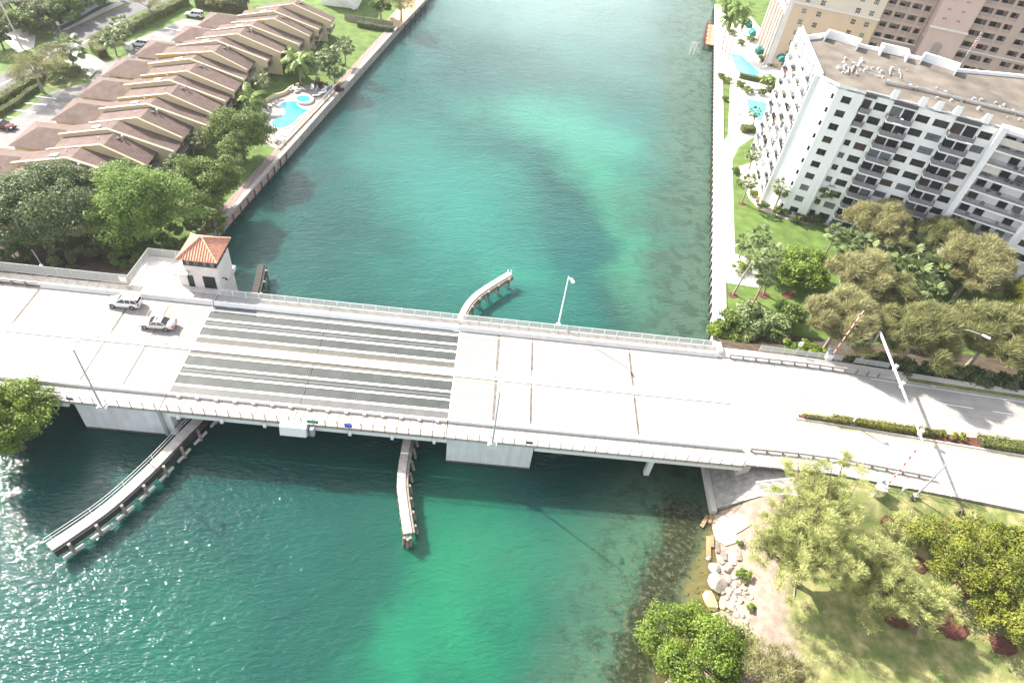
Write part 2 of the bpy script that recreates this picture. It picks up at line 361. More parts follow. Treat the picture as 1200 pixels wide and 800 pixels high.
# seawall cap and pavement along the river (a real step above the lawn)
def strip(p0, p1, off0, off1, z0, z1, name, m, kind='structure'):
    d = (p1-p0).normalized(); nn = Vector((-d.y, d.x, 0))      # left of direction
    q = [p0+nn*off0, p1+nn*off0, p1+nn*off1, p0+nn*off1]
    mb = MB(); mb.prism([(v.x, v.y) for v in q], z0, z1); o = mb.build(name, m); 
    if kind: o['kind'] = kind
    return o
strip(swS, sw[0]+dirw*100, 0.3, 2.0, 0.9, 1.93, 'riverside_path', M_paver)
def river_wall(name, label, p0, p1, off0, off1, zt, cap_m, wall_m, nseg):
    t = thing(name, label, 'seawall', tuple(p0))
    d = (p1-p0).normalized(); nn = Vector((-d.y, d.x, 0)); L = (p1-p0).length
    q = [p0+nn*off0, p1+nn*off0, p1+nn*off1, p0+nn*off1]
    MB().prism([(v.x, v.y) for v in q], -2, zt-0.35).build('wall', wall_m, t)
    q = [p0+nn*(off0-0.1*(1 if off1 > off0 else -1)), p1+nn*(off0-0.1*(1 if off1 > off0 else -1)), p1+nn*(off1*1.02), p0+nn*(off1*1.02)]
    MB().prism([(v.x, v.y) for v in q], zt-0.35, zt).build('cap', cap_m, t)
    for i in range(nseg):                       # batter piles against the water face
        c = p0+d*(L*(i+.5)/nseg)-nn*(0.22*(1 if off1 > off0 else -1)); 
        MB().tube((c.x, c.y, -1), (c.x, c.y, zt-0.35), 0.16, 0.16, 6).build('pile', M_darkwood, t)
    return t
river_wall('seawall', 'pale concrete seawall edging the riverside lawn and pool of the brown-roofed townhouses', swS, swN, -0.35, 0.3, 2.03, mat('seawall_cap', (.36, .34, .31), .85, .12, 1, .2, stain=.25), M_conc_d, 60)

# ---- right bank
rw = [P(836, 388, 1.9), P(838, 8, 1.9)]; dirr = (rw[1]-rw[0]).normalized(); nr = Vector((dirr.y, -dirr.x, 0))   # nr points inland
rS = rw[0]-dirr*8.5; rN = rw[1]+dirr*2
def right_land_z(x, y):
    return LZ+max(0, 1-max(0, y-74)/9.0)*(road_z(x)-0.55-LZ)
mb = MB(); mb.prism([(rS.x, rS.y-.4), (500, rS.y-.4), (500, 700), (rN.x+60, 700), (rN.x+nr.x*1, rN.y)], -2, LZ); o = mb.build('land', M_grass); o['kind'] = 'structure'
grid('embankment', 38.2, 200, 73.6, 84.5, 60, 10, lambda x, y: right_land_z(x, y)+0.02 if y < 84.4 else LZ-0.3, M_soil)
def rp(along, off): v = rw[0]+dirr*along+nr*off; return (v.x, v.y)
L_R = (rw[1]-rw[0]).length
river_wall('seawall', 'long straight white seawall along the promenade below the tall condominiums', rS, rN, 0.0, -0.6, 2.0, M_walk, M_conc_d, 70)
mb = MB(); mb.prism([rp(-8, .62), rp(L_R+2, .62), rp(L_R+2, 2.2), rp(-8, 2.2)], 1, 1.98); o = mb.build('promenade', M_walk); o['kind'] = 'structure'
# low white parapet between promenade and gardens of the far block, path widening
wl_pts = [P(848, 330, LZ), P(889, 336, LZ), P(889, 312, LZ), P(862, 300, LZ), P(860, 262, LZ), P(858, 190, LZ), P(852, 170, LZ)]
sheet('garden_path', [(v.x, v.y) for v in [P(842, 330, LZ), P(889, 337, LZ), P(888, 308, LZ), P(861, 297, LZ), P(860, 262, LZ), P(858, 188, LZ), P(866, 172, LZ), P(900, 150, LZ), P(930, 130, LZ), P(925, 80, LZ), P(905, 50, LZ), P(880, 20, LZ), P(846, 15, LZ), P(846, 90, LZ), P(856, 92, LZ), P(853, 160, LZ), P(843, 170, LZ)]], LZ+0.03, M_walk)
# ---- approach roads
def road_strip(name, x0, x1, ya, yb, dz, m, n=24, kind='structure', thick=0.0):
    mb = MB(); k = []
    for i in range(n+1):
        x = lerp(x0, x1, i/n); a = ya(x) if callable(ya) else ya; b_ = yb(x) if callable(yb) else yb
        k.append((x, a, b_, road_z(x)+dz))
    for i in range(n):
        (x, a, b_, z), (x2, a2, b2, z2) = k[i], k[i+1]
        if thick: mb.hexa([(x, a, z-thick), (x2, a2, z2-thick), (x2, b2, z2-thick), (x, b_, z-thick), (x, a, z), (x2, a2, z2), (x2, b2, z2), (x, b_, z)])
        else: mb.add([(x, a, z), (x2, a2, z2), (x2, b2, z2), (x, b_, z)], [(0, 1, 2, 3)])
    o = mb.build(name, m)
    if kind: o['kind'] = kind
    return o
def yS(x): return 55.2-0.10*max(0, x-48) if x < 200 else 40        # kerb lines of the right approach
def yN(x): return 71.9-0.035*max(0, x-52)
road_strip('road', 36.2, 210, yS, yN, 0.0, M_road, 40, thick=0.6)
road_strip('pavement', 36.2, 210, lambda x: yS(x)-2.5, lambda x: yS(x)-0.15, 0.13, M_deck, 40, thick=0.5)
road_strip('pavement', 36.2, 210, lambda x: yN(x)+0.15, lambda x: yN(x)+2.1, 0.13, M_conc, 40, thick=0.5)
road_strip('grass_verge', 66, 210, lambda x: yN(x)+0.12, lambda x: yN(x)+0.95, 0.15, M_grass2, 30)
road_strip('lane_line', 68, 75, lambda x: yN(x)-3.3, lambda x: yN(x)-3.45, 0.006, M_white, 6)
for xa in (78, 86, 94, 104): road_strip('lane_line', xa, xa+3, lambda x: yN(x)-3.3, lambda x: yN(x)-3.45, 0.006, M_white, 3)
road_strip('lane_line', 60, 200, lambda x: yN(x)-.32, lambda x: yN(x)-.45, 0.006, M_white, 30)
M_yellow = mat('yellow_line', (0.62, 0.42, 0.10), 0.7, 0.2, 3)
# raised planted median of the approach
yMS = lambda x: 61.35-0.055*(x-45); yMN = lambda x: 62.35-0.012*(x-45)
road_strip('median', 45.4, 200, yMS, yMN, 0.16, M_conc, 40, thick=0.4)
road_strip('planting_bed', 45.9, 200, lambda x: yMS(x)+.22, lambda x: yMN(x)-.22, 0.17, M_mulch, 40)
road_strip('lane_line', 45, 200, lambda x: yMN(x)+.35, lambda x: yMN(x)+.5, 0.006, M_yellow, 30)
road_strip('lane_line', 45, 200, lambda x: yMS(x)-.5, lambda x: yMS(x)-.35, 0.006, M_yellow, 30)
a, b_ = P(1091, 447, road_z(72)), P(1110, 492, road_z(74))     # stop line before the gate
dd = Vector((0.35, 0, 0)); mb = MB(); mb.add([(*(a-dd).xy, road_z(71)+.012), (*(a+dd).xy, road_z(71)+.012), (*(b_+dd).xy, road_z(72)+.012), (*(b_-dd).xy, road_z(72)+.012)], [(0, 1, 2, 3)]); o = mb.build('stop_line', M_white); o['kind'] = 'structure'
mb = MB(); mb.box(-300, -63.0, 55.2, 71.9, D-0.6, D); o = mb.build('road', M_deck); o['kind'] = 'structure'
for (y0, y1) in ((72.3, 74.1), (52.4, 54.7)):
    mb = MB(); mb.box(-300, -63.0, y0, y1, D-0.5, D+0.13); o = mb.build('pavement', M_deck); o['kind'] = 'structure'

# ---- south-right park: shore, slope up to the road
def shore_x(y):
    pts = [(-60, -5), (-10, 2), (10, 11), (20, 17), (27.5, 23.5), (33, 29), (38, 31.5), (44, 31.6), (48.7, 32.6), (60, 34)]
    for (ya, xa), (yb, xb) in zip(pts, pts[1:]):
        if y <= yb: return lerp(xa, xb, min(1, max(0, (y-ya)/(yb-ya))))
    return 34
def park_z(x, y):
    d = x-shore_x(y); base = -0.7+2.5*sstep(-2.2, 7.5, d)
    up = sstep(41.5, 50.6, y+0.10*max(0, x-48))*sstep(33, 41, x); return lerp(base, max(base, road_z(x)-0.25), up)
def G(px, py):
    z = 1.5
    for _ in range(14): v = P(px, py, z); z = lerp(z, park_z(v.x, v.y), 0.7)
    return Vector((v.x, v.y, park_z(v.x, v.y)))
def park_material():
    m = mat('park_ground', (1, 1, 1), 0.95, 0.22, 1.1, 0.7, stain=0.2, bscale=6); n = m.node_tree.nodes; l = m.node_tree.links
    g = n.new('ShaderNodeNewGeometry'); t = n.new('ShaderNodeTexNoise'); t.inputs['Scale'].default_value = 0.3; t.inputs['Detail'].default_value = 6; t.inputs['Roughness'].default_value = .65
    l.new(g.outputs['Position'], t.inputs[0])
    mp = n.new('ShaderNodeMapping'); mp.vector_type = 'TEXTURE'; a0, a1 = P(880, 600, 1.6), P(915, 790, 1.6); dr = math.atan2(a1.y-a0.y, a1.x-a0.x)
    mp.inputs['Location'].default_value = (a0.x, a0.y, 0); mp.inputs['Rotation'].default_value = (0, 0, dr+math.pi/2); l.new(g.outputs['Position'], mp.inputs[0])
    sp = n.new('ShaderNodeSeparateXYZ'); l.new(mp.outputs[0], sp.inputs[0])
    ad = n.new('ShaderNodeMath'); ad.operation = 'MULTIPLY_ADD'; ad.inputs[1].default_value = 7.0; l.new(t.outputs[0], ad.inputs[0]); l.new(sp.outputs[0], ad.inputs[2])
    mr = n.new('ShaderNodeMapRange'); mr.interpolation_type = 'SMOOTHSTEP'; mr.inputs[1].default_value = 4.6; mr.inputs[2].default_value = 7.2; l.new(ad.outputs[0], mr.inputs[0])
    t2 = n.new('ShaderNodeTexNoise'); t2.inputs['Scale'].default_value = .5; t2.inputs['Detail'].default_value = 5; l.new(g.outputs['Position'], t2.inputs[0])
    gr = n.new('ShaderNodeMix'); gr.data_type = 'RGBA'; gr.inputs[6].default_value = (0.125, 0.15, 0.045, 1); gr.inputs[7].default_value = (0.26, 0.235, 0.105, 1)
    m2 = n.new('ShaderNodeMapRange'); m2.inputs[1].default_value = .4; m2.inputs[2].default_value = .65; l.new(t2.outputs[0], m2.inputs[0]); l.new(m2.outputs[0], gr.inputs[0])
    mx = n.new('ShaderNodeMix'); mx.data_type = 'RGBA'; mx.inputs[6].default_value = (0.27, 0.205, 0.165, 1); l.new(mr.outputs[0], mx.inputs[0]); l.new(gr.outputs[2], mx.inputs[7])
    for nd in n:
        if nd.type == 'VECT_MATH' and nd.operation == 'SCALE' and not nd.inputs[0].is_linked: l.new(mx.outputs[2], nd.inputs[0])
    return m
grid('park_ground', 0, 150, -40, 54, 150, 94, park_z, park_material(), lambda x, y: x > shore_x(y)-3 and not (x < 43 and y > 49.2))
# ================================================================ BRIDGE
bridge = thing('bascule_bridge', 'long pale concrete bascule bridge with dark steel grating stripes crossing the turquoise channel', 'bridge', (0, 63, 0))
XL, XR = -63.0, 36.2; GL, GR = -38.6, -2.75          # bridge ends, moving leaves
def Y6(py, px=343.5): return P(px, py, D).y
# fixed decks
M_deck2 = mat('deck_slab', (0.31, 0.285, 0.255), 0.85, 0.08, 0.5, 0.2, stain=0.10, streak=(.025, 1.1, 1, .14))
M_slab = stripe_mat('leaf_abutment_slab', (0.232, 0.219, 0.205), (0.265, 0.252, 0.237), 0, 0.24, 0.5, 0.85, 0.08, stain=.1, streak=(.03, 1.1, 1, .15))
for xs in ((XL, -50.0), (-49.85, -44.6)): MB().box(xs[0], xs[1], 55.2, 71.9, D-0.7, D).build('deck', M_deck2, bridge)
MB().box(-44.45, GL-.06, 55.2, 71.9, D-0.7, D).build('deck', M_slab, bridge)
MB().box(GR+.06, 2.95, 55.2, 71.9, D-0.7, D).build('deck', M_slab, bridge)
for xs in ((3.3, 8.0), (8.15, 22.5), (22.65, 36.15)): MB().box(xs[0], xs[1], 55.2, 71.9, D-0.7, D).build('deck', M_deck2, bridge)
M_joint = mat('joint_seal', (0.105, 0.092, 0.083), 0.9, 0.35, 1.2)
M_joint_d = mat('dark_joint', (0.13, 0.12, 0.115), 0.8, 0.3, 1.2)
for x0, x1 in ((-50.0, -49.85), (-44.6, -44.45), (8.0, 8.15), (22.5, 22.65), (-63.1, -62.95)):
    MB().box(x0, x1, 55.25, 71.85, D-0.5, D-0.012).build('expansion_joint', M_joint, bridge)
MB().box(2.95, 3.3, 55.25, 71.85, D-0.5, D-0.015).build('expansion_joint', M_joint_d, bridge)
mb = MB()
for x, y0, y1 in ((-62.9, 64.2, 71.5), (-49.9, 65, 70.5), (22.57, 56, 62.5), (22.57, 64.5, 70.8), (8.07, 65.5, 71), (8.07, 56, 62)): mb.box(x-.14, x+.14, y0, y1, D-0.05, D+0.003)
mb.build('joint_stain', M_joint, bridge)
mb = MB()
for x, y in ((-44.4, 71.0), (3.0, 71.2)): mb.box(x-.2, x+.2, y-.3, y+.3, D+.004, D+.007)
mb.build('repair_patch', mat('tan_patch', (.30, .235, .12), .9, .3, 2), bridge)
# thin longitudinal seams and tyre polish on the concrete
mb = MB()
for y in (58.5, 61.9, 65.2, 68.6):
    for xs in ((XL, -44.7), (3.5, XR)):
        mb.box(xs[0], xs[1], y-.025, y+.025, D-.02, D+.002)
mb.build('seam', mat('slab_seam', (0.30, 0.265, 0.235), .9, .2, 1), bridge)
# moving leaves: solid strips between open steel gratings
M_grate = stripe_mat('steel_grating', (0.028, 0.034, 0.031), (0.054, 0.060, 0.055), 0, 0.30, 0.5, 0.6, 0.22, 0, 0.6)
M_grate_l = stripe_mat('steel_grating_light', (0.075, 0.075, 0.073), (0.105, 0.105, 0.10), 0, 0.30, 0.5, 0.6, 0.15, 0, 0.6)
M_grate_y = stripe_mat('steel_grating_tan', (0.06, 0.06, 0.052), (0.09, 0.086, 0.072), 0, 0.30, 0.5, 0.6, 0.15, 0, 0.6)
strips = [(371.4, 374.5), (382.4, 385.4), (391.0, 394.2), (402.5, 405.9), (425.6, 428.7), (438.8, 442.2), (448.7, 452.0), (461.5, 465.2)]
ys = [(Y6(b_)+.07, Y6(a)-.07) for a, b_ in strips]            # (south, north) of each solid strip
mid_x = -22.0
for (xa, xb) in ((GL, mid_x-.05), (mid_x+.05, GR)):
    leaf = MB().box(xa, xb, 55.25, 71.85, D-0.5, D-0.06).build('bascule_leaf', M_grate, bridge)
    for (s, n_) in ys: MB().box(xa, xb, s, n_, D-.058, D-.0).build('solid_strip', M_conc_w, leaf)
    for (s, n_, m) in ((71.84, ys[0][1], M_grate_l), (ys[7][0], 55.26, M_grate_l), (ys[3][0], 64.35, M_grate_y), (62.85, ys[4][1], M_grate_y)):
        MB().box(xa, xb, min(s, n_)+.02, max(s, n_)-.02, D-.058, D-.03).build('grating_edge', m, leaf)
    for k in (0, 2, 4, 6):                              # thin ribs between wheel tracks
        pass
    for (q0, q1) in ((1, 2), (5, 6)):
        y = (ys[q0][0]+ys[q1][1])/2; MB().box(xa, xb, y-.05, y+.05, D-.058, D-.045).build('rib', mat('rib_steel', (.16, .165, .16), .6, .1, 1), leaf)
    for y in (64.62, 62.58): MB().box(xa, xb, y-.05, y+.05, D-.057, D-.022).build('yellow_stripe', mat('faded_yellow', (0.15, 0.13, 0.085), .8, .2, 2), leaf)
    for i in range(6):
        x = lerp(xa, xb, (i+.5)/6); MB().box(x-.3, x+.3, 56, 71.2, D-1.9, D-0.502).build('floor_beam', M_white_m, leaf)
MB().box(mid_x-.05, mid_x+.05, 55.3, 71.8, D-.4, D-.005).build('centre_joint', M_joint, bridge)
for x in (GL, GR): MB().box(x-.06, x+.06, 55.25, 71.85, D-.4, D+.004).build('leaf_edge', M_white, bridge)
# raised centre strip
MB().box(-63, 36.2, 62.9, 64.3, D-.02, D+.12).build('median_strip', M_conc_w, bridge)
for x in np.arange(-60, 36, 9.0): MB().box(x-.15, x+.15, 63.3, 63.6, D+.12, D+.13).build('drain_cover', M_joint, bridge)
for y in (64.75, 62.45):
    for xs in ((-63, GL-.1), (GR+.1, 45.5)):
        MB().box(xs[0], min(xs[1], 36.15), y-.055, y+.055, D-.02, D+.004).build('yellow_edge_line', mat('pale_yellow', (0.30, 0.255, 0.195), .8, .25, 1.3), bridge)
for y in (71.35, 55.75):
    for xs in ((-63, GL-.1), (GR+.1, 36.15)): MB().box(xs[0], xs[1], y-.075, y+.075, D-.02, D+.003).build('edge_line', M_white, bridge)
# traffic barriers (jersey section), with panel joints, on the leaves lower with brackets
def barrier(yf, side, xa, xb, h, m):
    t0, t1 = 0.48, 0.28
    mb = MB(); y1 = yf+side*t0
    sec = lambda x: [(x, yf, D-.02), (x, yf+side*.14, D+.3), (x, yf+side*.2, D+h), (x, yf+side*.46, D+h), (x, y1, D-.02)]
    n = max(1, round((xb-xa)/6.0)); 
    for i in range(n):
        a = lerp(xa, xb, i/n)+.015; b_ = lerp(xa, xb, (i+1)/n)-.015; mb.loft([sec(a), sec(b_)])
    return mb.build('traffic_barrier', m, bridge)
barrier(71.9, 1, XL, GL, .68, M_conc_w); barrier(71.9, 1, GR, XR, .68, M_conc_w)
barrier(55.2, -1, XL, GL, .62, M_conc_w); barrier(55.2, -1, GR, XR, .62, M_conc_w)
for yf, sd in ((71.9, 1), (55.2, -1)):
    b_ = barrier(yf, sd, GL+.1, GR-.1, 0.55, M_white_m)
    mb = MB()
    for x in np.arange(GL+1.6, GR-1, 2.35): mb.box(x-.22, x+.22, yf+sd*.47, yf+sd*.72, D+.05, D+.45)
    mb.build('barrier_bracket', M_conc, bridge)
# sidewalks
def walk(y0, y1, m, seg):
    for xs in seg: MB().box(xs[0], xs[1], y0, y1, D-.35, D+.14).build('sidewalk', m, bridge)
M_walk_s = stripe_mat('sidewalk_panels', (0.34, 0.315, 0.29), (0.12, 0.11, 0.10), 0, 1.5, 0.955, 0.85, 0.07, soft=.01)
M_walk_t = stripe_mat('sidewalk_deck_plates', (0.285, 0.25, 0.222), (0.10, 0.09, 0.08), 0, 1.5, 0.955, 0.85, 0.07, soft=.01)
walk(72.42, 74.15, M_walk_s, ((XL, GL-.05), (GR+.05, XR))); walk(72.42, 74.15, mat('leaf_walk', (.33, .31, .29), .85, .1, 1, stain=.15), ((GL+.05, mid_x-.03), (mid_x+.03, GR-.05)))
walk(52.35, 54.68, M_walk_s, ((XL, GL-.05), (GR+.05, XR))); walk(52.35, 54.68, M_walk_t, ((GL+.05, mid_x-.03), (mid_x+.03, GR-.05)))
# fascia girders
for y0, y1 in ((52.45, 52.75), (73.75, 74.05)):
    for xs in ((XL, -50), (-37.9, -2.6), (8.75, XR)): MB().box(xs[0], xs[1], y0, y1, D-1.15, D-.36).build('fascia_girder', M_white_m, bridge)
for y in (56.5, 60, 63.5, 67, 70.5):
    for xs in ((XL, -50), (8.75, XR)): MB().box(xs[0], xs[1], y-.25, y+.25, D-1.7, D-.71).build('girder', M_white_m, bridge)
mb = MB()
for x in np.arange(-36.3, -3, 5.35): mb.box(x-.18, x+.18, 51.95, 52.5, D-.95, D-.45)
mb.build('outrigger', M_white_m, bridge)
# railings: posts are sub-parts, mesh infill and rails one sub-part each
def rail_parts(name, parent, segs, zf, h, step, infill, m_post, m_rail):
    rl = MB()
    for (a, b_) in segs: 
        a, b_ = Vector(a), Vector(b_)
        for hh in (h, 0.18): rl.tube((a.x, a.y, zf(a.x)+hh), (b_.x, b_.y, zf(b_.x)+hh), .035, .035, 5)
    r = rl.build(name, m_rail, parent)
    inf = MB(); post = None
    for (a, b_) in segs:
        a, b_ = Vector(a), Vector(b_); L = (b_-a).length; n = max(1, round(L/step))
        for i in range(n+1):
            p = a.lerp(b_, i/n)
            if post is None:
                post = MB().box(-.035, .035, -.035, .035, 0, h+.02).build('post', m_post, r, world=False); q = post
            else: q = post.copy(); col.objects.link(q)
            q.location = (Vector((p.x, p.y, zf(p.x)))-root_loc(parent))
        d = (b_-a).normalized(); nn = Vector((-d.y, d.x, 0))*.008
        if infill == 'mesh':
            inf.prism([((a-nn).x, (a-nn).y), ((b_-nn).x, (b_-nn).y), ((b_+nn).x, (b_+nn).y), ((a+nn).x, (a+nn).y)], lambda x, y: zf(x)+.2, lambda x, y: zf(x)+h-.03)
        else:
            nb = round(L/.28)
            for i in range(nb): p = a.lerp(b_, (i+.5)/nb); inf.box(p.x-.012, p.x+.012, p.y-.012, p.y+.012, zf(p.x)+.18, zf(p.x)+h)
    inf.build('infill', infill_mat if infill == 'mesh' else m_rail, r)
    return r
def mesh_screen(name, c, alpha, scale=0.10):
    m = mat(name, c, 0.6, 0.05, 2, metal=0.2); n = m.node_tree.nodes; l = m.node_tree.links
    tr = n.new('ShaderNodeBsdfTransparent'); ms = n.new('ShaderNodeMixShader'); ms.inputs[0].default_value = alpha
    l.new(tr.outputs[0], ms.inputs[1]); l.new(n['Principled BSDF'].outputs[0], ms.inputs[2]); l.new(ms.outputs[0], n['Material Output'].inputs[0]); return m
infill_mat = mesh_screen('mesh_screen', (0.55, 0.56, 0.55), 0.42)
dk = lambda x: D+.14
rail_parts('north_railing' if False else 'railing', bridge, [((-38.3, 74.05, 0), (36.0, 74.05, 0))], dk, 1.15, 1.9, 'mesh', M_white_m, M_white_m)
rail_parts('railing', bridge, [((-63, 52.43, 0), (36.0, 52.43, 0))], dk, 1.15, 1.5, 'bars', mat('rail_post_metal', (.16, .16, .165), .5, .1, 2), M_white_m)
# piers
def pier(x0, x1, y0, y1):
    p = MB().box(x0, x1, y0, y1, -3, D-.36).build('pier', M_pier, bridge)
    mb = MB(); mb.box(x0-.02, x1+.02, y0-.02, y1+.02, -1, .35); mb.build('tide_stain', mat('tide_band', (.09, .085, .07), .9, .3, 1.5), p)
    return p
M_pier = mat('painted_pier', (0.64, 0.64, 0.645), 0.8, 0.05, 0.6, stain=0.10, streak=(1.3, 1.3, .12, .16))
p1 = pier(-49.7, -38.0, 53.05, 73.4); p2 = pier(-2.6, 8.7, 53.05, 73.4)
MB().box(-39.3, -38.9, 52.75, 53.04, .4, D-.4).build('ladder_rail', M_metal, p1)
for cx in (24.9, -56.2):
    MB().box(cx-.6, cx+.6, 53.4, 73.2, D-2.1, D-.72).build('pier_cap', M_white_m, bridge)
    for y in (54.2, 58.4, 62.6, 66.8, 71.0, 72.8): MB().box(cx-.36, cx+.36, y-.36, y+.36, -3, D-2.1).build('pier_pile', M_white_m, bridge)
# east abutment: sloping paved apron with side walls
ab = [P(829, 548, 3.4), P(828, 600, .35)]
mb = MB(); mb.box(36.2, 37.6, 53.0, 73.9, 0, D-.71); mb.build('abutment_wall', M_conc_w, bridge)
mb = MB(); mb.loft([[(33.6, y, -.5), (33.6, y, .9), (38.2, y, D-1.6), (43.2, y, D-.75), (43.2, y, -.5)] for y in (49.1, 74.5)]); mb.build('paved_apron', stripe_mat('apron_paving', (.30, .28, .26), (.22, .20, .185), 1, .9, .93, .9, .25, soft=.02), bridge)
mb = MB(); mb.box(32.9, 33.62, 48.6, 75.0, -2, 1.05); mb.build('apron_kerb', M_conc, bridge)
# brackets carrying the lamp columns outside the sidewalk and utility box under the middle
for x in (-45.4, 3.2):
    mb = MB(); mb.box(x-.6, x+.6, 51.75, 52.34, D-.6, D+.15); mb.build('lamp_bracket', M_conc_w, bridge)
mb = MB(); a = P(330, 492, D).x; b_ = P(361, 495, D).x; mb.loft([[(x, 51.3, D-1.3), (x, 52.3, D-1.3), (x, 52.34, D+.4), (x, 51.6, D+.1)] for x in (a, b_)]); mb.build('utility_box', M_white_m, bridge)
mb = MB(); 
for x in (P(364, 497, D).x, P(367, 498, D).x, P(362, 497, D).x): mb.box(x-.18, x+.18, 51.7, 52.3, D-1.5, D-.1)
mb.build('lock_machinery', M_metal, bridge)
# street name plate and blue waterway sign on the south railing (flat plates facing the channel)
def rail_sign(name, label, xa, xb, z0, z1, m):
    t = thing(name, label, 'sign', ((xa+xb)/2, 52.30, z0))
    MB().box(xa, xb, 52.30, 52.34, z0, z1).build('panel', m, t); return t
gx = (P(362, 488, D+.9).x-.1, P(373, 489.5, D+.9).x+.1); bx = (P(404.5, 493.5, D+.9).x, P(413, 494.5, D+.9).x)
sg = rail_sign('green_sign', 'long green plate fixed to the south bridge railing next to the white utility box', gx[0], gx[1], D+.45, D+1.0, mat('sign_green', (.0, .19, .13), .5, .05, 2))
MB().box(gx[0]+.25, gx[1]-.25, 52.285, 52.297, D+.64, D+.80).build('lettering_line', mat('sign_pale', (.18, .42, .34), .5, .5, 6), sg)
sb = rail_sign('blue_sign', 'small square blue sign with white marks on the south bridge railing', bx[0], bx[1], D+.30, D+1.05, mat('sign_blue', (.0, .07, .48), .5, .05, 2))
mb = MB(); cx = (bx[0]+bx[1])/2
mb.box(cx-.35, cx-.05, 52.285, 52.297, D+.72, D+.80); mb.box(cx-.1, cx+.35, 52.285, 52.297, D+.80, D+.88); mb.box(cx+.12, cx+.2, 52.285, 52.297, D+.45, D+.8); mb.build('symbol', mat('sign_symbol', (.35, .5, .75), .5, .1, 2), sb)
MB().box(P(82, 462, D).x-.1, P(86, 464, D).x+.25, 52.31, 52.36, D+.4, D+1.0)
for px, py in ((84, 461), (621, 516)):
    x = P(px, py, D+.9).x; t = rail_sign('dark_plate', 'small dark slate plate on the south railing above the %s grey pier' % ('left' if px < 300 else 'middle'), x-.42, x+.42, D+.45, D+.95, mat('slate_plate', (.06, .09, .11), .4, .1, 2)); 

# ---- tender house
th = thing('bridge_tender_house', 'white bridge tender tower with orange tiled hip roof and dark band of windows', 'tower', (-41, 78, D))
x0, x1, y0, y1 = -43.3, -38.5, 75.35, 80.3; ze = 11.75
MB().box(x0, x1, y0, y1, -2, 10.25).build('wall', mat('tower_stucco', (.60, .545, .52), .85, .05, .8, stain=.06), th)
wb = MB().box(x0+.12, x1-.12, y0+.12, y1-.12, 10.252, ze-.12).build('window_band', M_glass, th)
mb = MB()
for i in range(6):
    x = lerp(x0+.12, x1-.12, i/5); mb.box(x-.07, x+.07, y0+.05, y0+.115, 10.252, ze-.12); mb.box(x-.07, x+.07, y1-.115, y1-.05, 10.252, ze-.12)
    y = lerp(y0+.12, y1-.12, i/5); mb.box(x1-.115, x1-.05, y-.07, y+.07, 10.252, ze-.12); mb.box(x0+.05, x0+.115, y-.07, y+.07, 10.252, ze-.12)
mb.build('mullion', M_dark, wb)
mb = MB()
for i in range(4): x = lerp(x0+.5, x1-.9, i/3); mb.add([(x, y0+.11, 10.4), (x+.55, y0+.11, 10.4), (x+.55, y0+.11, 11.4), (x, y0+.11, 11.4)], [(0, 1, 2, 3)])
mb.build('blind', M_glass_g, wb)
MB().box(x0-.1, x1+.1, y0-.1, y1+.1, ze-.12, ze).build('eave', M_conc_w, th)
ex0, ex1, ey0, ey1 = x0-.5, x1+.5, y0-.5, y1+.5; rz0, rz1 = ze, 13.75
def tile_mat(name, axis):
    m = mat(name, (.50, .155, .075), .8, .22, 2.5, stain=.0); n = m.node_tree.nodes; l = m.node_tree.links
    g = n.new('ShaderNodeNewGeometry'); s = n.new('ShaderNodeSeparateXYZ'); l.new(g.outputs['Position'], s.inputs[0])
    k = n.new('ShaderNodeMath'); k.operation = 'MULTIPLY'; k.inputs[1].default_value = 2*math.pi/.38; l.new(s.outputs[axis], k.inputs[0])
    sn = n.new('ShaderNodeMath'); sn.operation = 'SINE'; l.new(k.outputs[0], sn.inputs[0])
    bp = n.new('ShaderNodeBump'); bp.inputs['Strength'].default_value = 1; bp.inputs['Distance'].default_value = .09; l.new(sn.outputs[0], bp.inputs['Height']); l.new(bp.outputs[0], n['Principled BSDF'].inputs['Normal'])
    mr = n.new('ShaderNodeMapRange'); mr.inputs[1].default_value = -1; mr.inputs[2].default_value = 1; l.new(sn.outputs[0], mr.inputs[0])
    mx = n.new('ShaderNodeMix'); mx.data_type = 'RGBA'; mx.inputs[6].default_value = (.44, .13, .07, 1); mx.inputs[7].default_value = (.66, .37, .26, 1); l.new(mr.outputs[0], mx.inputs[0])
    for nd in n:
        if nd.type == 'VECT_MATH' and nd.operation == 'SCALE': l.new(mx.outputs[2], nd.inputs[0])
    return m
c = [(ex0, ey0, rz0), (ex1, ey0, rz0), (ex1, ey1, rz0), (ex0, ey1, rz0)]; r0, r1 = ((x0+x1)/2-.12, (y0+y1)/2, rz1), ((x0+x1)/2+.12, (y0+y1)/2, rz1)
mb = MB(); mb.add([c[0], c[1], r1, r0], [(0, 1, 2, 3)]); mb.add([c[2], c[3], r0, r1], [(0, 1, 2, 3)]); mb.cur = 1; mb.add([c[1], c[2], r1], [(0, 1, 2)]); mb.add([c[3], c[0], r0], [(0, 1, 2)])
mb.add([(p[0], p[1], p[2]-.14) for p in c], [(3, 2, 1, 0)])
for i in range(4): a, b_ = c[i], c[(i+1) % 4]; mb.add([(a[0], a[1], a[2]-.14), (b_[0], b_[1], b_[2]-.14), b_, a], [(0, 1, 2, 3)])
rf = mb.build('roof', [tile_mat('clay_tiles_across', 0), tile_mat('clay_tiles_along', 1)], th)
mb = MB()
for a, b_ in ((c[0], r0), (c[1], r1), (c[2], r1), (c[3], r0), (r0, r1)): mb.tube(Vector(a)+Vector((0, 0, .02)), Vector(b_)+Vector((0, 0, .05)), .13, .13, 6)
mb.build('ridge_tiles', mat('ridge_tile', (.62, .36, .26), .8, .2, 3), rf)
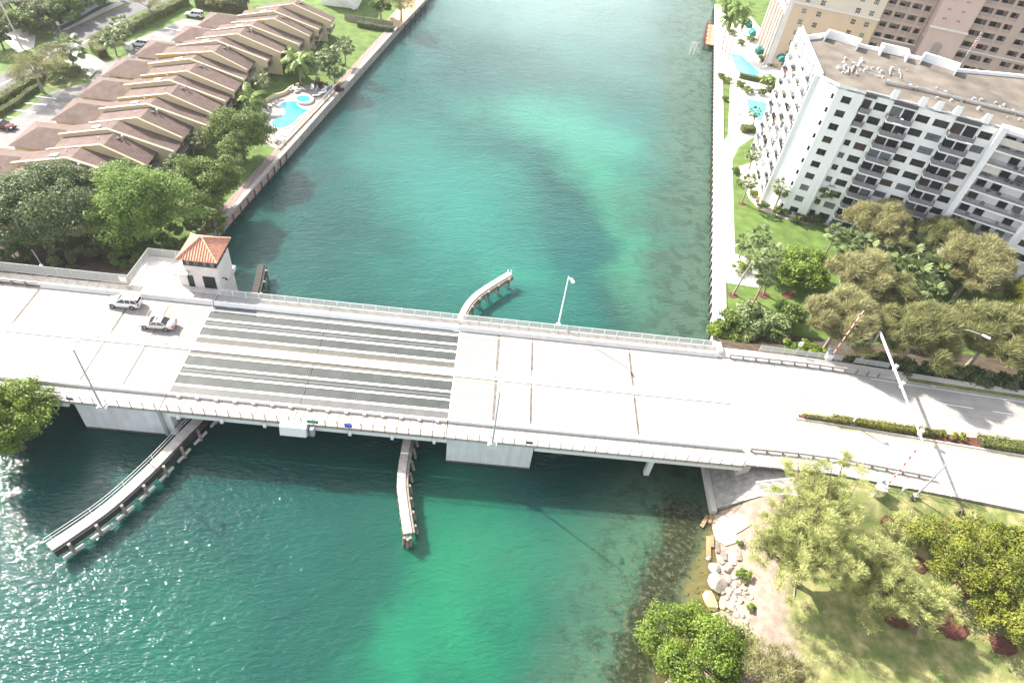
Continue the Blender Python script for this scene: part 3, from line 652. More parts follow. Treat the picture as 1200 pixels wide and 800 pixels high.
def door(parent, xa, xb, y, z0, z1): 
    d = MB().box(xa, xb, y-.03, y+.03, z0, z1).build('door', mat('green_black_door', (.018, .02, .018), .4, .2, 1), parent)
    MB().box(xa-.08, xb+.08, y-.02, y+.02, z0, z1+.08).build('door_frame', M_conc_w, d); return d
a = P(216, 330, D); door(th, -43.15, -42.25, y0-.03, D+.15, D+2.3)
door(th, -40.9, -39.1, y0-.03, D+.15, D+2.4)
mb = MB(); mb.box(x0-1.35, x0+.75, y0-1.05, y0+3.0, 9.05, 9.3); mb.build('entrance_canopy', mat('dappled_canopy', (.50, .46, .40), .9, .25, 1.5, stain=.35), th)  # blotches put dappled shade into the canopy colour
MB().box(x0-1.2, x0-.02, y0+.1, y0+2.9, D+.1, 9.04).build('stair_annexe', mat('tower_stucco', (1, 1, 1)), th)
mb = MB(); mb.box(x1+.02, x1+.5, y0+.9, y0+1.0, D+1.5, D+1.6); mb.tube((x1+.5, y0+.95, D+1.55), (x1+.8, y0+.7, D+1.45), .14, .14, 8); mb.build('camera', M_dark, th)
MB().box(-51.5, -38.3, 74.2, 81.0, D-.6, D+.12).build('plaza', stripe_mat('plaza_paving', (.52, .49, .46), (.46, .43, .40), 1, 1.2, .97, .9, .1, soft=.01), bridge)
# fence around the plaza and along the north-west sidewalk
fw = thing('chain_link_fence', 'grey chain link fence lining the north-west sidewalk and plaza beside the dark trees', 'fence', (-63, 74.2, D))
rail_parts('fence_run', fw, [((-110, 74.3, 0), (-51.3, 74.3, 0)), ((-51.3, 74.3, 0), (-51.0, 80.8, 0)), ((-51.0, 80.8, 0), (-45.0, 80.8, 0))], lambda x: D+.14, 1.75, 2.0, 'mesh', M_metal, M_metal)
t = thing('notice_board', 'small white notice plate on the corner of the grey chain link fence by the plaza', 'sign', (-51.5, 74.2, D)); MB().box(-52.6, -51.6, 74.18, 74.24, D+.7, D+1.5).build('panel', M_white, t)

# ---- fenders guiding boats through the channel
def smooth(pts, n=10):
    out = []
    pts = [pts[0]]+pts+[pts[-1]]
    for i in range(1, len(pts)-2):
        p0, p1, p2, p3 = pts[i-1:i+3]
        for k in range(n):
            t = k/n; out.append(0.5*((2*p1)+(p2-p0)*t+(2*p0-5*p1+4*p2-p3)*t*t+(3*p1-p0-3*p2+p3)*t**3))
    out.append(pts[-2]); return out
def fender(label, ctrl, w, side, z, npile, rail, timber, top_m=None, group='timber fenders guiding boats under the bridge', battered=False):
    pts = smooth([Vector((p[0], p[1], z)) for p in ctrl], 8)
    t = thing('fender', label, 'fender', (pts[0].x, pts[0].y, 0), group=group)
    mb = MB(); top = MB(); sidew = MB()
    def nrm(i): d = (pts[min(i+1, len(pts)-1)]-pts[max(i-1, 0)]).normalized(); return Vector((-d.y, d.x, 0))*side
    N = len(pts)
    for i in range(N-1):
        n0, n1 = nrm(i), nrm(i+1); a, b_ = pts[i], pts[i+1]
        q = [a-n0*w/2, b_-n1*w/2, b_+n1*w/2, a+n0*w/2]
        top.prism([(v.x, v.y) for v in q], z-.25, z)
        q = [a+n0*(w/2+.05), b_+n1*(w/2+.05), b_+n1*(w/2+.35), a+n0*(w/2+.35)]
        sidew.prism([(v.x, v.y) for v in q], z-1.1, z-.15)
    top.build('walkway', top_m or M_plank, t); sidew.build('wale', timber, t)
    L = [0]
    for i in range(N-1): L.append(L[-1]+(pts[i+1]-pts[i]).length)
    def at(s):
        for i in range(N-1):
            if s <= L[i+1]+1e-6: f = (s-L[i])/max(1e-6, L[i+1]-L[i]); return pts[i].lerp(pts[i+1], f), nrm(i)
    for k in range(npile):
        p, n_ = at(L[-1]*(k+.5)/npile); a = p+n_*(w/2+.5)
        pl = MB().tube((a.x+n_.x*(.7 if battered else 0), a.y+n_.y*(.7 if battered else 0), -2.5), (a.x, a.y, z-.05 if not battered else z-.3), .24, .2, 7).build('pile', M_wood, t)
        b_ = p-n_*(w/2-.1); MB().tube((b_.x, b_.y, -2.5), (b_.x, b_.y, z-.2), .2, .2, 7).build('pile', M_wood, t)
        if rail == 'blocks':
            d = Vector((-n_.y, n_.x, 0)); MB().obox((a.x-n_.x*.02, a.y-n_.y*.02), math.atan2(d.y, d.x), 2.3, .22, .25, .6).build('rub_rail', M_conc, t)
    if rail:
        rl = MB(); 
        for i in range(N-1):
            n0, n1 = nrm(i), nrm(i+1); a, b_ = pts[i]-n0*(w/2-.05), pts[i+1]-n1*(w/2-.05)
            for h in (1.05, .55): rl.tube(a+Vector((0, 0, h)), b_+Vector((0, 0, h)), .03, .03, 5)
        hr = rl.build('handrail', M_white_m, t)
        for k in range(9):
            p, n_ = at(L[-1]*(k+.15)/9); a = p-n_*(w/2-.05); MB().tube(a, a+Vector((0, 0, 1.05)), .035, .035, 5).build('stanchion', M_white_m, hr)
    return t
M_black = mat('tarred_timber', (.03, .03, .03), .8, .3, 2)
f = fender('long curved fender with railed plank walkway from the left pier to the lower left water', [(-44.9, 35.4), (-41.2, 40.6), (-38.6, 46), (-36.6, 51.5), (-34.9, 56.5), (-33.5, 64), (-33.4, 73)], 1.25, -1, 2.2, 13, 'blocks', M_black)
MB().box(-39.0, -36.9, 54.0, 54.8, 1.9, 2.1).build('gangway', M_wood, f)
f2 = fender('pale curved plank fender with slanting piles south of the bridge beside the middle pier', [(-5.95, 40.9), (-6.9, 44.2), (-7.85, 48.4), (-8.0, 54), (-7.9, 60)], 1.05, -1, 2.2, 10, None, M_wood, battered=True)
mb = MB()
for dx, dy in ((-.5, -.5), (.1, -.75), (.5, -.4), (-.1, -.2)): mb.tube((-5.95+dx, 40.8+dy, -2), (-5.95+dx*.7, 40.8+dy*.7, 1.9), .22, .2, 7)
mb.build('end_dolphin', M_wood, f2)
f3 = fender('short curved concrete fender with brown piles reaching out north of the bridge', [(-3.6, 73.5), (-2.9, 79.8), (-0.9, 85.0), (4.4, 91.4)], .95, -1, 2.2, 8, None, M_wood)
mb = MB(); 
for dx in (-.3, .25): mb.tube((4.3+dx, 91.3, 2.2), (4.3+dx, 91.3, 2.9), .09, .09, 6)
mb.build('end_post', M_white_m, f3)
f4 = fender('short dark fender standing in the water beside the bridge tender tower', [(-35.4, 73), (-35.7, 80), (-36.7, 86.6)], 1.0, -1, 2.2, 5, None, M_black, M_darkwood)
# ================================================================ BUILDINGS
class Plane:
    """vertical facade frame: origin, direction angle; pt(s, z, d) with d outward"""
    def __init__(s, o, ang): s.o = Vector((o[0], o[1], 0)); a = R(ang); s.u = Vector((math.cos(a), math.sin(a), 0)); s.n = Vector((math.sin(a), -math.cos(a), 0))
    def pt(s, t, z, d=0.0): v = s.o+s.u*t+s.n*d; return (v.x, v.y, z)
    def box(s, mb, t0, t1, z0, z1, d0, d1):
        return mb.hexa([s.pt(t0, z0, d1), s.pt(t1, z0, d1), s.pt(t1, z0, d0), s.pt(t0, z0, d0), s.pt(t0, z1, d1), s.pt(t1, z1, d1), s.pt(t1, z1, d0), s.pt(t0, z1, d0)])
    def wall(s, mb, t0, t1, z0, z1, holes, depth=0.3, d=0.0):
        ts = sorted({t0, t1, *[min(max(h[k], t0), t1) for h in holes for k in (0, 1)]}); zs = sorted({z0, z1, *[min(max(h[k], z0), z1) for h in holes for k in (2, 3)]})
        for i in range(len(ts)-1):
            for j in range(len(zs)-1):
                tc, zc = (ts[i]+ts[i+1])/2, (zs[j]+zs[j+1])/2
                if any(h[0] < tc < h[1] and h[2] < zc < h[3] for h in holes): continue
                mb.add([s.pt(ts[i], zs[j], d), s.pt(ts[i+1], zs[j], d), s.pt(ts[i+1], zs[j+1], d), s.pt(ts[i], zs[j+1], d)], [(0, 1, 2, 3)])
        for (a, b_, c, e) in holes:
            if b_ <= t0 or a >= t1: continue
            for q in (((a, c), (b_, c)), ((b_, c), (b_, e)), ((b_, e), (a, e)), ((a, e), (a, c))):
                mb.add([s.pt(*q[0], d), s.pt(*q[1], d), s.pt(*q[1], d-depth), s.pt(*q[0], d-depth)], [(0, 1, 2, 3)])
        return mb
def window(pl, parent, t0, t1, z0, z1, d, glass, frame_m, nv=1, nh=0):
    fr = MB(); w = .06
    pl.box(fr, t0, t1, z0, z0+w, d, d+.05); pl.box(fr, t0, t1, z1-w, z1, d, d+.05); pl.box(fr, t0, t0+w, z0+w, z1-w, d, d+.05); pl.box(fr, t1-w, t1, z0+w, z1-w, d, d+.05)
    for k in range(nv): t = lerp(t0, t1, (k+1)/(nv+1)); pl.box(fr, t-w/2, t+w/2, z0+w, z1-w, d, d+.045)
    for k in range(nh): z = lerp(z0, z1, (k+1)/(nh+1)); pl.box(fr, t0+w, t1-w, z-w/2, z+w/2, d, d+.04)
    o = fr.build('window', frame_m, parent)
    MB().add([pl.pt(t0, z0, d+.02), pl.pt(t1, z0, d+.02), pl.pt(t1, z1, d+.02), pl.pt(t0, z1, d+.02)], [(0, 1, 2, 3)]).build('pane', glass, o)
    return o
M_cw = mat('condo_white', (.77, .77, .765), .8, .03, .4, stain=.05, streak=(1.1, 1.1, .1, .07))
M_rail_c = mat('balcony_panel', (.19, .18, .19), .6, .15, 1.2)
M_gravel = mat('roof_gravel', (.125, .106, .088), .95, .35, .25, .4, stain=.45)
M_alu = mat('bronze_aluminium', (.05, .045, .04), .5, .1, 2)
rnd = random.Random(3)
def rglass(): return rnd.choice([M_glass, M_glass, M_glass_g, M_glass, M_glass, M_glass_g, M_glass, M_glass_b])
condo = thing('white_condominium', 'white ten storey condominium with dark windows, grey balconies and a flat gravel roof', 'apartment building', (64, 122, LZ))
F1 = Plane((59.6, 120.6), -20.2); e1 = F1.pt(28, 0); F2 = Plane(e1, -26.5); e2 = F2.pt(11.6, 0); F3 = Plane(e2, -32)
W0 = Vector((57.1, 124.0, 0)); FW = Plane((57.1+24.5*math.cos(R(82.5)), 124.0+24.5*math.sin(R(82.5))), -97.5)     # west face, t runs south
FC = Plane((57.1, 124.0), math.degrees(math.atan2(120.6-124.0, 59.6-57.1)))
LC = math.hypot(2.5, 3.4); ZR = 28.9; FL = 2.62
fz = [1.9+FL*i for i in range(10)]               # floor levels
wall = MB()
holesA = [(1.3, 2.95, z+.85, z+2.15) for z in fz]
F1.wall(wall, 0, 4.7, LZ-.2, ZR+.5, holesA)
F1.box(wall, 4.68, 4.72, LZ-.2, ZR, -1.0, -.005)
rec = -1.0
h1 = [(5.2, 6.3, z+.95, z+2.15) for z in fz[:8]]+[(7.1, 9.2, z+.75, z+2.15) for z in fz]+[(5.0, 6.5, z+.15, z+2.25) for z in fz[8:]]
hb1 = [(9.9, 14.1, z+.12, z+2.3) for z in fz]; h2 = [(14.4, 16.6, z+.7, z+2.05) for z in fz]+[(17.4, 19.9, z+.7, z+2.05) for z in fz]
hb2 = [(20.4, 24.7, z+.12, z+2.3) for z in fz]; h3 = [(25.0, 27.1, z+.7, z+2.05) for z in fz]
F1.wall(wall, 4.7, 27.4, LZ-.2, ZR+.25, h1+hb1+h2+hb2+h3, .25, rec)
F1.box(wall, 27.4, 28.4, LZ-.2, ZR+.6, -1.2, .25)
FC.wall(wall, 0, LC, LZ-.2, ZR+.5, [(LC-.7, LC-.12, z+1.0, z+2.0) for z in fz], .2)
# second range with long open loggias
F2.box(wall, .4, 11.3, LZ-.2, ZR, -2.3, -2.0)
for z in fz: F2.box(wall, .4, 11.3, z-.28, z, -2.0, .15)
F2.box(wall, .4, 11.3, ZR-.25, ZR+.35, -2.0, .15)
F2.box(wall, 11.3, 12.0, LZ-.2, ZR+.6, -2.3, .4)
h4 = [(1.2, 3.9, z+.7, z+2.05) for z in fz]; hb4 = [(5.2, 10.4, z+.12, z+2.3) for z in fz]
F3.wall(wall, 0, 24, LZ-.2, ZR+.25, h4+hb4+[(12, 14.2, z+.7, z+2.05) for z in fz]+[(15, 20, z+.12, z+2.3) for z in fz], .25, .1)
wo = wall.build('wall', M_cw, condo)
for z, h in zip(fz, holesA): window(F1, condo, *h, -.3, rglass(), M_alu, 1)
for h in h1: window(F1, condo, *h, rec-.25, rglass(), M_alu, 1 if h[1]-h[0] > 2 else 0, 1)
for h in h2+h3: window(F1, condo, *h, rec-.25, rglass(), M_alu, 1, 1)
for z in fz: window(FC, condo, LC-.7, LC-.12, z+1.0, z+2.0, -.2, M_glass, M_alu, 0)
for h in h4: window(F3, condo, *h, -.15, rglass(), M_alu, 1)
M_pot = mat('potted_plants', (.05, .08, .03), .9, .5, 2)
def balcony(pl, t0, t1, z, d, out, m=M_rail_c, back=-.25, doors=2, chamfer=.55, junk=True):
    """slab, panel railing with splayed ends, glazed doors behind"""
    sl = MB(); q = [pl.pt(t0, 0, d), pl.pt(t0+chamfer*.3, 0, d+out), pl.pt(t1-chamfer*.3, 0, d+out), pl.pt(t1, 0, d)]
    sl.prism([(p[0], p[1]) for p in q], z-.24, z+.02); b_ = sl.build('balcony', M_cw, condo_cur)
    rl = MB()
    for (a, c) in (((t0, d), (t0+chamfer*.3, d+out)), ((t0+chamfer*.3, d+out), (t1-chamfer*.3, d+out)), ((t1-chamfer*.3, d+out), (t1, d))):
        a1, c1 = Vector(pl.pt(a[0], 0, a[1])), Vector(pl.pt(c[0], 0, c[1])); k = (c1-a1); nn = Vector((-k.y, k.x, 0)).normalized()*.03
        rl.prism([((a1-nn).x, (a1-nn).y), ((c1-nn).x, (c1-nn).y), ((c1+nn).x, (c1+nn).y), ((a1+nn).x, (a1+nn).y)], z+.1, z+.95)
    rl.build('railing', m, b_)
    dw = (t1-t0-.9)/doors
    for k in range(doors):
        a = t0+.3+k*(dw+.3); mb = MB(); pl.box(mb, a, a+dw, z+.12, z+2.28, d+back-.02, d+back+.03); mb.build('glass_door', rglass(), b_)
    mb = MB(); pl.box(mb, t0+.05, t1-.05, z+.1, z+2.32, d+back-.1, d+back-.03); mb.build('door_surround', M_cw, b_)
    if junk and rnd.random() < .75:
        for k in range(rnd.randint(1, 4)):
            mb = MB(); t = rnd.uniform(t0+.6, t1-.6); dd = d+rnd.uniform(.3, out-.25); s = rnd.uniform(.18, .32); hgt = rnd.uniform(.4, .95)
            mb.obox(pl.pt(t, 0, dd), rnd.random()*3, s*2, s*1.6, z+.02, z+hgt)
            mb.build('furniture', rnd.choice([M_pot, M_wood, M_white_m, M_dark, mat('cushions', (.35, .16, .08), .9, .3, 1)]), b_)
    return b_
condo_cur = condo
for i, z in enumerate(fz):
    balcony(F1, 9.7, 14.2, z, rec, 1.55); balcony(F1, 20.2, 24.8, z, rec, 1.55)
    balcony(F3, 5.0, 10.6, z, .1, 1.3); balcony(F3, 14.8, 20.2, z, .1, 1.3)
for z in fz[8:]: balcony(F1, 4.85, 6.9, z, rec, .95, doors=1)
mb = MB()
for (a, b_) in ((4.9, 6.9), (9.9, 14.0), (20.4, 24.6)): F1.box(mb, a, b_, ZR-.75, ZR-.05, rec+.03, rec+.2)
mb.build('roof_fascia', mat('dark_fascia', (.09, .08, .08), .7, .1, 1), condo)
for z in fz:                                      # loggias of the curved range
    rl = MB(); F2.box(rl, .4, 11.3, z, z+.42, .0, .08); F2.box(rl, .4, 11.3, z+.62, z+.68, .02, .07); F2.box(rl, .4, 11.3, z+.92, z+1.0, .0, .08)
    lg = rl.build('loggia_railing', M_rail_c, condo)
    for k in range(4):
        if rnd.random() < .12: continue
        t = 1.2+k*2.55; mb = MB(); F2.box(mb, t, t+1.55, z+.02, z+2.1, -1.99, -1.9); mb.build('glass_door', rglass(), lg)
    if rnd.random() < .4: mb = MB(); a = rnd.choice([.5, 3.2, 6]); F2.box(mb, a, a+rnd.choice([2.6, 5]), z+1.05, z+2.3, -.06, -.01); mb.build('shutter', mat('cream_shutter', (.52, .49, .43), .7, .05, 1), lg)
    for k in range(rnd.randint(2, 5)):
        mb = MB(); t = rnd.uniform(1, 10.5); mb.obox(F2.pt(t, 0, -rnd.uniform(.5, 1.4)), rnd.random()*3, .6, .5, z, z+rnd.uniform(.4, .85)); mb.build('furniture', rnd.choice([M_white_m, M_wood, M_dark]), lg)
# west face: white fins and balconies towards the channel
wall = MB(); hw = [(t, t+3.2, z+.1, z+2.3) for z in fz for t in (1.5, 7.5, 13.5, 19.3)]
FW.wall(wall, 0, 24.5, LZ-.2, ZR+.5, hw, 1.35)
for t in (.9, 6.6, 12.5, 18.4, 24.2):
    FW.box(wall, t-.12, t+.12, LZ, ZR+.2, .0, .9)
wall.build('wall', M_cw, condo)
for i, z in enumerate(fz):
    for t in (1.1, 6.9, 12.8, 18.7): balcony(FW, t, t+4.9, z, 0, 1.25 if t < 18 else .95, rnd.choice([M_cw, M_cw, M_metal, M_rail_c]), back=-1.2, junk=rnd.random() < .75, chamfer=.9)
# roof
rpoly = [FW.pt(24.5, 0), FC.pt(LC, 0), F1.pt(4.7, 0), F1.pt(4.7, 0, rec), F1.pt(27.6, 0, rec), F2.pt(0.5, 0, 0), F2.pt(11.8, 0, 0), F3.pt(24, 0, 0)]
bk = [P(*q, ZR) for q in ((943, 47), (968, 44), (1005, 55), (1030, 60), (1060, 67), (1080, 71), (1120, 84), (1205, 92), (1240, 112), (1300, 160))]
rp2 = [(p[0], p[1]) for p in rpoly]+[(v.x, v.y) for v in reversed(bk)]
mb = MB(); mb.prism(rp2, ZR-.3, ZR); roof = flat_tri(mb.build('roof', M_gravel, condo))
mb = MB()
for i, (a, b_) in enumerate(zip(bk, bk[1:])):
    d = (b_-a).normalized(); nn = Vector((-d.y, d.x, 0))*.22; hgt = [1.6, 2.3, 1.1, 2.3, 1.0, 2.4, 1.0, 1.2, 2.4][i]; hgt = [.9, 1.6, .6, 1.6, .6, 1.6, .6, .8, 1.7][i]
    mb.prism([((a-nn).x, (a-nn).y), ((b_-nn).x, (b_-nn).y), ((b_+nn).x, (b_+nn).y), ((a+nn).x, (a+nn).y)], LZ if i else LZ, ZR+hgt)
    if hgt > 1.5: 
        for e in (a, b_): mb.obox((e.x+nn.x*-6, e.y+nn.y*-6), math.atan2(d.y, d.x), .3, 2.8, ZR+.01, ZR+hgt-.02)
a, b_ = bk[0], Vector(FW.pt(24.5, 0)); 
mb.prism([(57.1, 124.0), (57.5, 124.0), (bk[0].x+.3, bk[0].y), (bk[0].x-.1, bk[0].y)], ZR-.1, ZR+.75)
mb.build('parapet', M_cw, condo)
mb = MB()
for t in (4.7, 7.0, 9.5, 14.3, 17.0, 20.1, 24.9, 27.0):                         # triangular fins on the front edge
    q0, q1, q2 = F1.pt(t, ZR, rec+.15), F1.pt(t, ZR, rec-1.6), F1.pt(t, ZR+1.7, rec-.1)
    w = F1.u*.5
    if t in (9.5, 14.3, 20.1, 24.9, 17.0): mb.add([Vector(q)-w for q in (q0, q1, q2)]+[Vector(q)+w for q in (q0, q1, q2)], [(0, 1, 2), (5, 4, 3), (0, 3, 4, 1), (1, 4, 5, 2), (2, 5, 3, 0)])
F1.box(mb, 4.8, 27.3, ZR-.02, ZR+.18, rec-.3, rec+.0); F2.box(mb, .5, 11.5, ZR+.0, ZR+.3, -.25, .16)
mb.build('roof_fin', M_cw, condo)
# roof plant: long pipe run with condensers
pr = [P(1035, 98, ZR), P(1080, 107, ZR), P(1140, 122, ZR), P(1200, 137, ZR), P(1240, 150, ZR)]
mb = MB()
for a, b_ in zip(pr, pr[1:]):
    for o_ in (-.35, 0, .35): mb.tube(a+Vector((0, o_, .45)), b_+Vector((0, o_, .45)), .13, .13, 5)
mb.build('pipe_run', mat('duct_grey', (.27, .265, .26), .6, .2, 1), condo)
cond = None
for k in range(46):
    if k < 26: v = P(rnd.uniform(983, 1062), 0, ZR); px = rnd.uniform(982, 1062); v = P(px, 76+(px-985)*.17+rnd.uniform(-9, 12), ZR)
    else: px = rnd.uniform(1065, 1200); v = P(px, 100+(px-1065)*.26+rnd.uniform(-8, 9), ZR)
    if cond is None:
        mb = MB(); mb.box(-.4, .4, -.4, .4, .1, .75); mb.tube((0, 0, .75), (0, 0, .85), .32, .32, 8); mb.box(-.45, .45, -.5, .5, 0, .1)
        cond = mb.build('condenser', mat('condenser_grey', (.36, .36, .355), .5, .15, 2), condo, world=False); c_ = cond
    else: c_ = cond.copy(); col.objects.link(c_)
    c_.location = v-Vector(condo.location); s = rnd.uniform(.3, .75); c_.scale = (s, s, s*rnd.uniform(.7, 1.3)); c_.rotation_euler.z = rnd.random()*3
mb = MB()
for k in range(14):
    px = rnd.uniform(985, 1060); v = P(px, 78+(px-985)*.17+rnd.uniform(-6, 9), ZR); a = rnd.choice([0, 1.57])+R(-20); l = rnd.uniform(1, 3.2)
    MB().tube(v+Vector((0, 0, .3)), v+Vector((math.cos(a)*l, math.sin(a)*l, .3)), .09, .09, 5).build('pipe_branch', mat('duct_grey', (1, 1, 1)), condo)

# ---- pink and cream condominium behind
pink = thing('peach_condominium', 'tall peach and cream condominium with pink tower and rows of recessed balconies behind white block', 'apartment building', (74, 197, LZ))
condo_cur = pink
M_peach = mat('peach_stucco', (.56, .40, .295), .85, .05, .3, stain=.05); M_creamw = mat('cream_stucco', (.58, .485, .42), .85, .04, .3); M_pinkw = mat('pink_stucco', (.50, .355, .335), .85, .04, .3)
M_mauve = mat('mauve_stucco', (.43, .315, .28), .85, .05, .3); M_trim = mat('pale_trim', (.62, .56, .54), .8, .04, .5)
Q1 = Plane((74.2, 197), -15.5); ZT = 46; SC = 19.2; PF = 2.86
zp = [SC-.3-PF*k for k in range(6, -9, -1)]
Q2 = Plane(Q1.pt(23.3, 0, -3.0), -15.5); Q3 = Plane(Q1.pt(35.5, 0, 1.5), -15.5); Q4 = Plane(Q1.pt(44.5, 0, -1.5), -15.5)
QW = Plane((74.2+20*math.cos(R(84)), 197+20*math.sin(R(84))), -96)
def pz(k): return 2.0+PF*k
def win_grid(pl, cols, ks, w, h, sill): return [(c-w/2, c+w/2, pz(k)+sill, pz(k)+sill+h) for k in ks for c in cols]
ks = range(0, 15)
hq = [(c-.62, c+.62, z-1.9, z-.55) for z in zp for c in (4.4, 8.3, 17.4, 20.9) if z > 4]
for nm, z0, z1, m in (('wall', LZ-.3, SC, M_peach), ('upper_wall', SC+.5, ZT, M_creamw)):
    mb = MB(); Q1.wall(mb, 0, 23.3, z0, z1, [h for h in hq if z0 < h[2] < z1], .22); Q1.box(mb, 23.26, 23.3, z0, z1, -3, -.01); mb.build(nm, m, pink)
mb = MB(); Q1.box(mb, -.3, 23.5, SC, SC+.5, -.2, .3); Q1.box(mb, -.3, 1.1, LZ, ZT, -.3, .12); Q3.box(mb, -.2, 9.2, SC+1.6, SC+2.1, -.4, .3); Q4.box(mb, 0, 40, SC-2.9, SC-2.6, -.2, .25); Q2.box(mb, 0, 12.3, SC-4.9, SC-4.6, -.3, .2)
mb.build('string_course', M_trim, pink)
for h in hq:
    if h[2] < SC+17: window(Q1, pink, *h, -.22, rnd.choice([M_glass, M_glass_g, M_glass, mat('green_glass', (.12, .16, .09), .1, .3, .5)]), M_trim, 2, 1)
def loggias(pl, cols, w, z0, z1, m, wtop, nm):
    hs = [(c, c+w_, z-PF+.45, z-.35) for z in zp if z0 < z < z1 for c, w_ in zip(cols, w)]
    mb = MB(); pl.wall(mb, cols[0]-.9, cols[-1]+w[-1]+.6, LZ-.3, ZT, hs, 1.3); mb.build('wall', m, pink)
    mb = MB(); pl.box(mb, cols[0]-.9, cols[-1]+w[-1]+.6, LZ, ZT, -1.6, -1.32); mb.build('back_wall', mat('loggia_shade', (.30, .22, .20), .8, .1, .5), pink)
    for h in hs:
        mb = MB(); pl.box(mb, h[0], h[1], h[2], h[2]+.82, -.14, -.08); rl = mb.build('loggia', mat('loggia_rail', (.36, .27, .25), .7, .1, 1), pink)
        mb = MB(); a = h[0]+.3+rnd.random()*.5; pl.box(mb, a, a+min(1.5, (h[1]-h[0])*.5), h[2]+.02, h[3]-.2, -1.31, -1.25); mb.build('glass_door', M_glass, rl)
loggias(Q2, (.9, 3.6, 6.9, 9.9), (1.9, 2.6, 2.3, 1.6), 5, SC+14, M_mauve, 0, 'a')
mb = MB(); arch = []
def arch_panel(pl, c, w, z0, z1):
    q = [(c-w/2, z0), (c+w/2, z0)]+[(c+w/2*math.cos(t), z1-w/2+w/2*math.sin(t)) for t in np.linspace(0, math.pi, 9)]
    fr = MB(); fr.add([pl.pt(a, z, .03) for a, z in q], [tuple(range(len(q)))]); o = fr.build('arched_window', mat('arch_recess', (.30, .235, .23), .5, .1, 1), pink)
    gr = MB()
    for k in range(1, 9): z = lerp(z0, z1-w/2, k/9); pl.box(gr, c-w/2+.2, c+w/2-.2, z-.03, z+.03, .035, .08)
    pl.box(gr, c-.04, c+.04, z0+.2, z1-.3, .035, .085); pl.box(gr, c-w/2+.15, c-w/2+.25, z0+.1, z1-w/2, .035, .09); pl.box(gr, c+w/2-.25, c+w/2-.15, z0+.1, z1-w/2, .035, .09)
    gr.build('glazing_bars', M_metal, o)
mb = MB(); Q3.box(mb, 0, 9, LZ-.3, ZT, -8, 0); mb.build('tower', M_pinkw, pink)
arch_panel(Q3, 3.9, 2.5, 5, SC-1.5)
QS = Plane(Q3.pt(0, 0, -8), -15.5+90-180); QS = Plane(Q3.pt(0, 0, -7.9), -105.5); arch_panel(QS, 5.6, 2.2, 5, SC-1.5)
mb = MB()
for z in (SC+4, SC+6.3, SC+8.6): 
    for t in (2.2, 5.6): 
        for dx in (-.25, .25): Q3.box(mb, t+dx-.12, t+dx+.12, z, z+.35, .005, .03)
mb.build('vent', M_dark, pink)
loggias(Q4, (.9, 4.4, 8.0, 12.2, 15.6, 19, 23, 26.6), (2.9, 2.9, 2.0, 2.6, 2.6, 2.6, 2.8, 2.8), 3, SC+14, M_mauve, 0, 'b')
mb = MB(); Q1.box(mb, .1, 23.2, LZ, ZT, -16, -3.02); Q4.box(mb, .1, 32, LZ, ZT, -16, -1.7); mb.build('core', M_creamw, pink)
# its west side: columns, balconies and green awnings over the terrace
mb = MB(); hw = [(t, t+1.9, z-PF+.5, z-.5) for z in zp if z > 6 for t in (3, 7, 10.6, 14.2, 17)]
QW.wall(mb, 0, 20, LZ-.3, ZT, hw, 1.0)
for t in (2.4, 5.6, 9.6, 13.4, 16.4, 19.6): QW.box(mb, t-.3, t+.3, LZ, 16, .01, .8)
mb.build('wall', M_creamw, pink)
for h in hw:
    mb = MB(); QW.box(mb, *h, -.99, -.9); w_ = mb.build('balcony_opening', M_glass_b, pink); mb = MB(); QW.box(mb, h[0], h[1], h[2], h[2]+.8, -.1, .05); mb.build('railing', M_trim, w_)
for px, py, z in ((880, 29, 5.5), (884, 38, 5.5), (893, 59, 5.2), (918, 68, 5.2)):
    v = P(px, py, z); mb = MB()
    sec = [[(v.x-1.6+.0*k, v.y-1.3, v.z-.3) for k in (0,)]]
    mb.loft([[(v.x-1.5*math.cos(a), v.y+y, v.z-.7+1.5*math.sin(a)) for a in np.linspace(0, math.pi/2, 5)]+[(v.x+.4, v.y+y, v.z-.7)] for y in (-1.4, 1.4)]); mb.build('awning', mat('green_awning', (.01, .12, .10), .7, .15, 1.5), pink)

# ---- row of brown roofed townhouses on the left
M_shin = stripe_mat('brown_shingles', (.112, .076, .065), (.128, .088, .076), 0, .45, .5, .9, .18, 0, .8, stain=.22)
M_cream = mat('cream_render', (.54, .445, .29), .8, .05, .5); M_ochre = mat('ochre_trim', (.60, .36, .075), .8, .08, 1); M_capw = mat('pale_coping', (.44, .37, .25), .7, .05, 1)
odd = [(94.0, -83.5, -72.8, -61.0), (99.6, -81.3, -71.5, -60.2), (110, -78.6, -69.5, -58.7), (120.3, -76.2, -66.8, -56.3), (130.6, -76, -66.5, -56.2), (140.9, -75.4, -66.3, -55.7), (151.2, -73.4, -64.2, -53.6), (161.4, -69, -60.0, -49.1), (171.6, -66.5, -57.5, -46.8), (177.2, -64.1, -55.1, -44.8)]
odd = odd[1:8]+[(171.4, -66.4, -57.4, -46.9), (181.6, -63.0, -54.0, -43.6)]
odd = [(89.4, -82.6, -73.2, -61.5)]+odd
even = [(94.4, -80.2, -70.8, -62.5), (104.4, -77.9, -68.2, -61.5), (114.6, -75.4, -66.2, -58.8), (124.7, -74.6, -64.6, -56.7), (134.9, -74.4, -64.7, -55.8), (145.1, -75.3, -63.1, -56.2), (155.5, -70.6, -61.0, -51.8), (166.4, -66.2, -55.9, -47.9), (176.8, -63.2, -54.2, -45.0)]
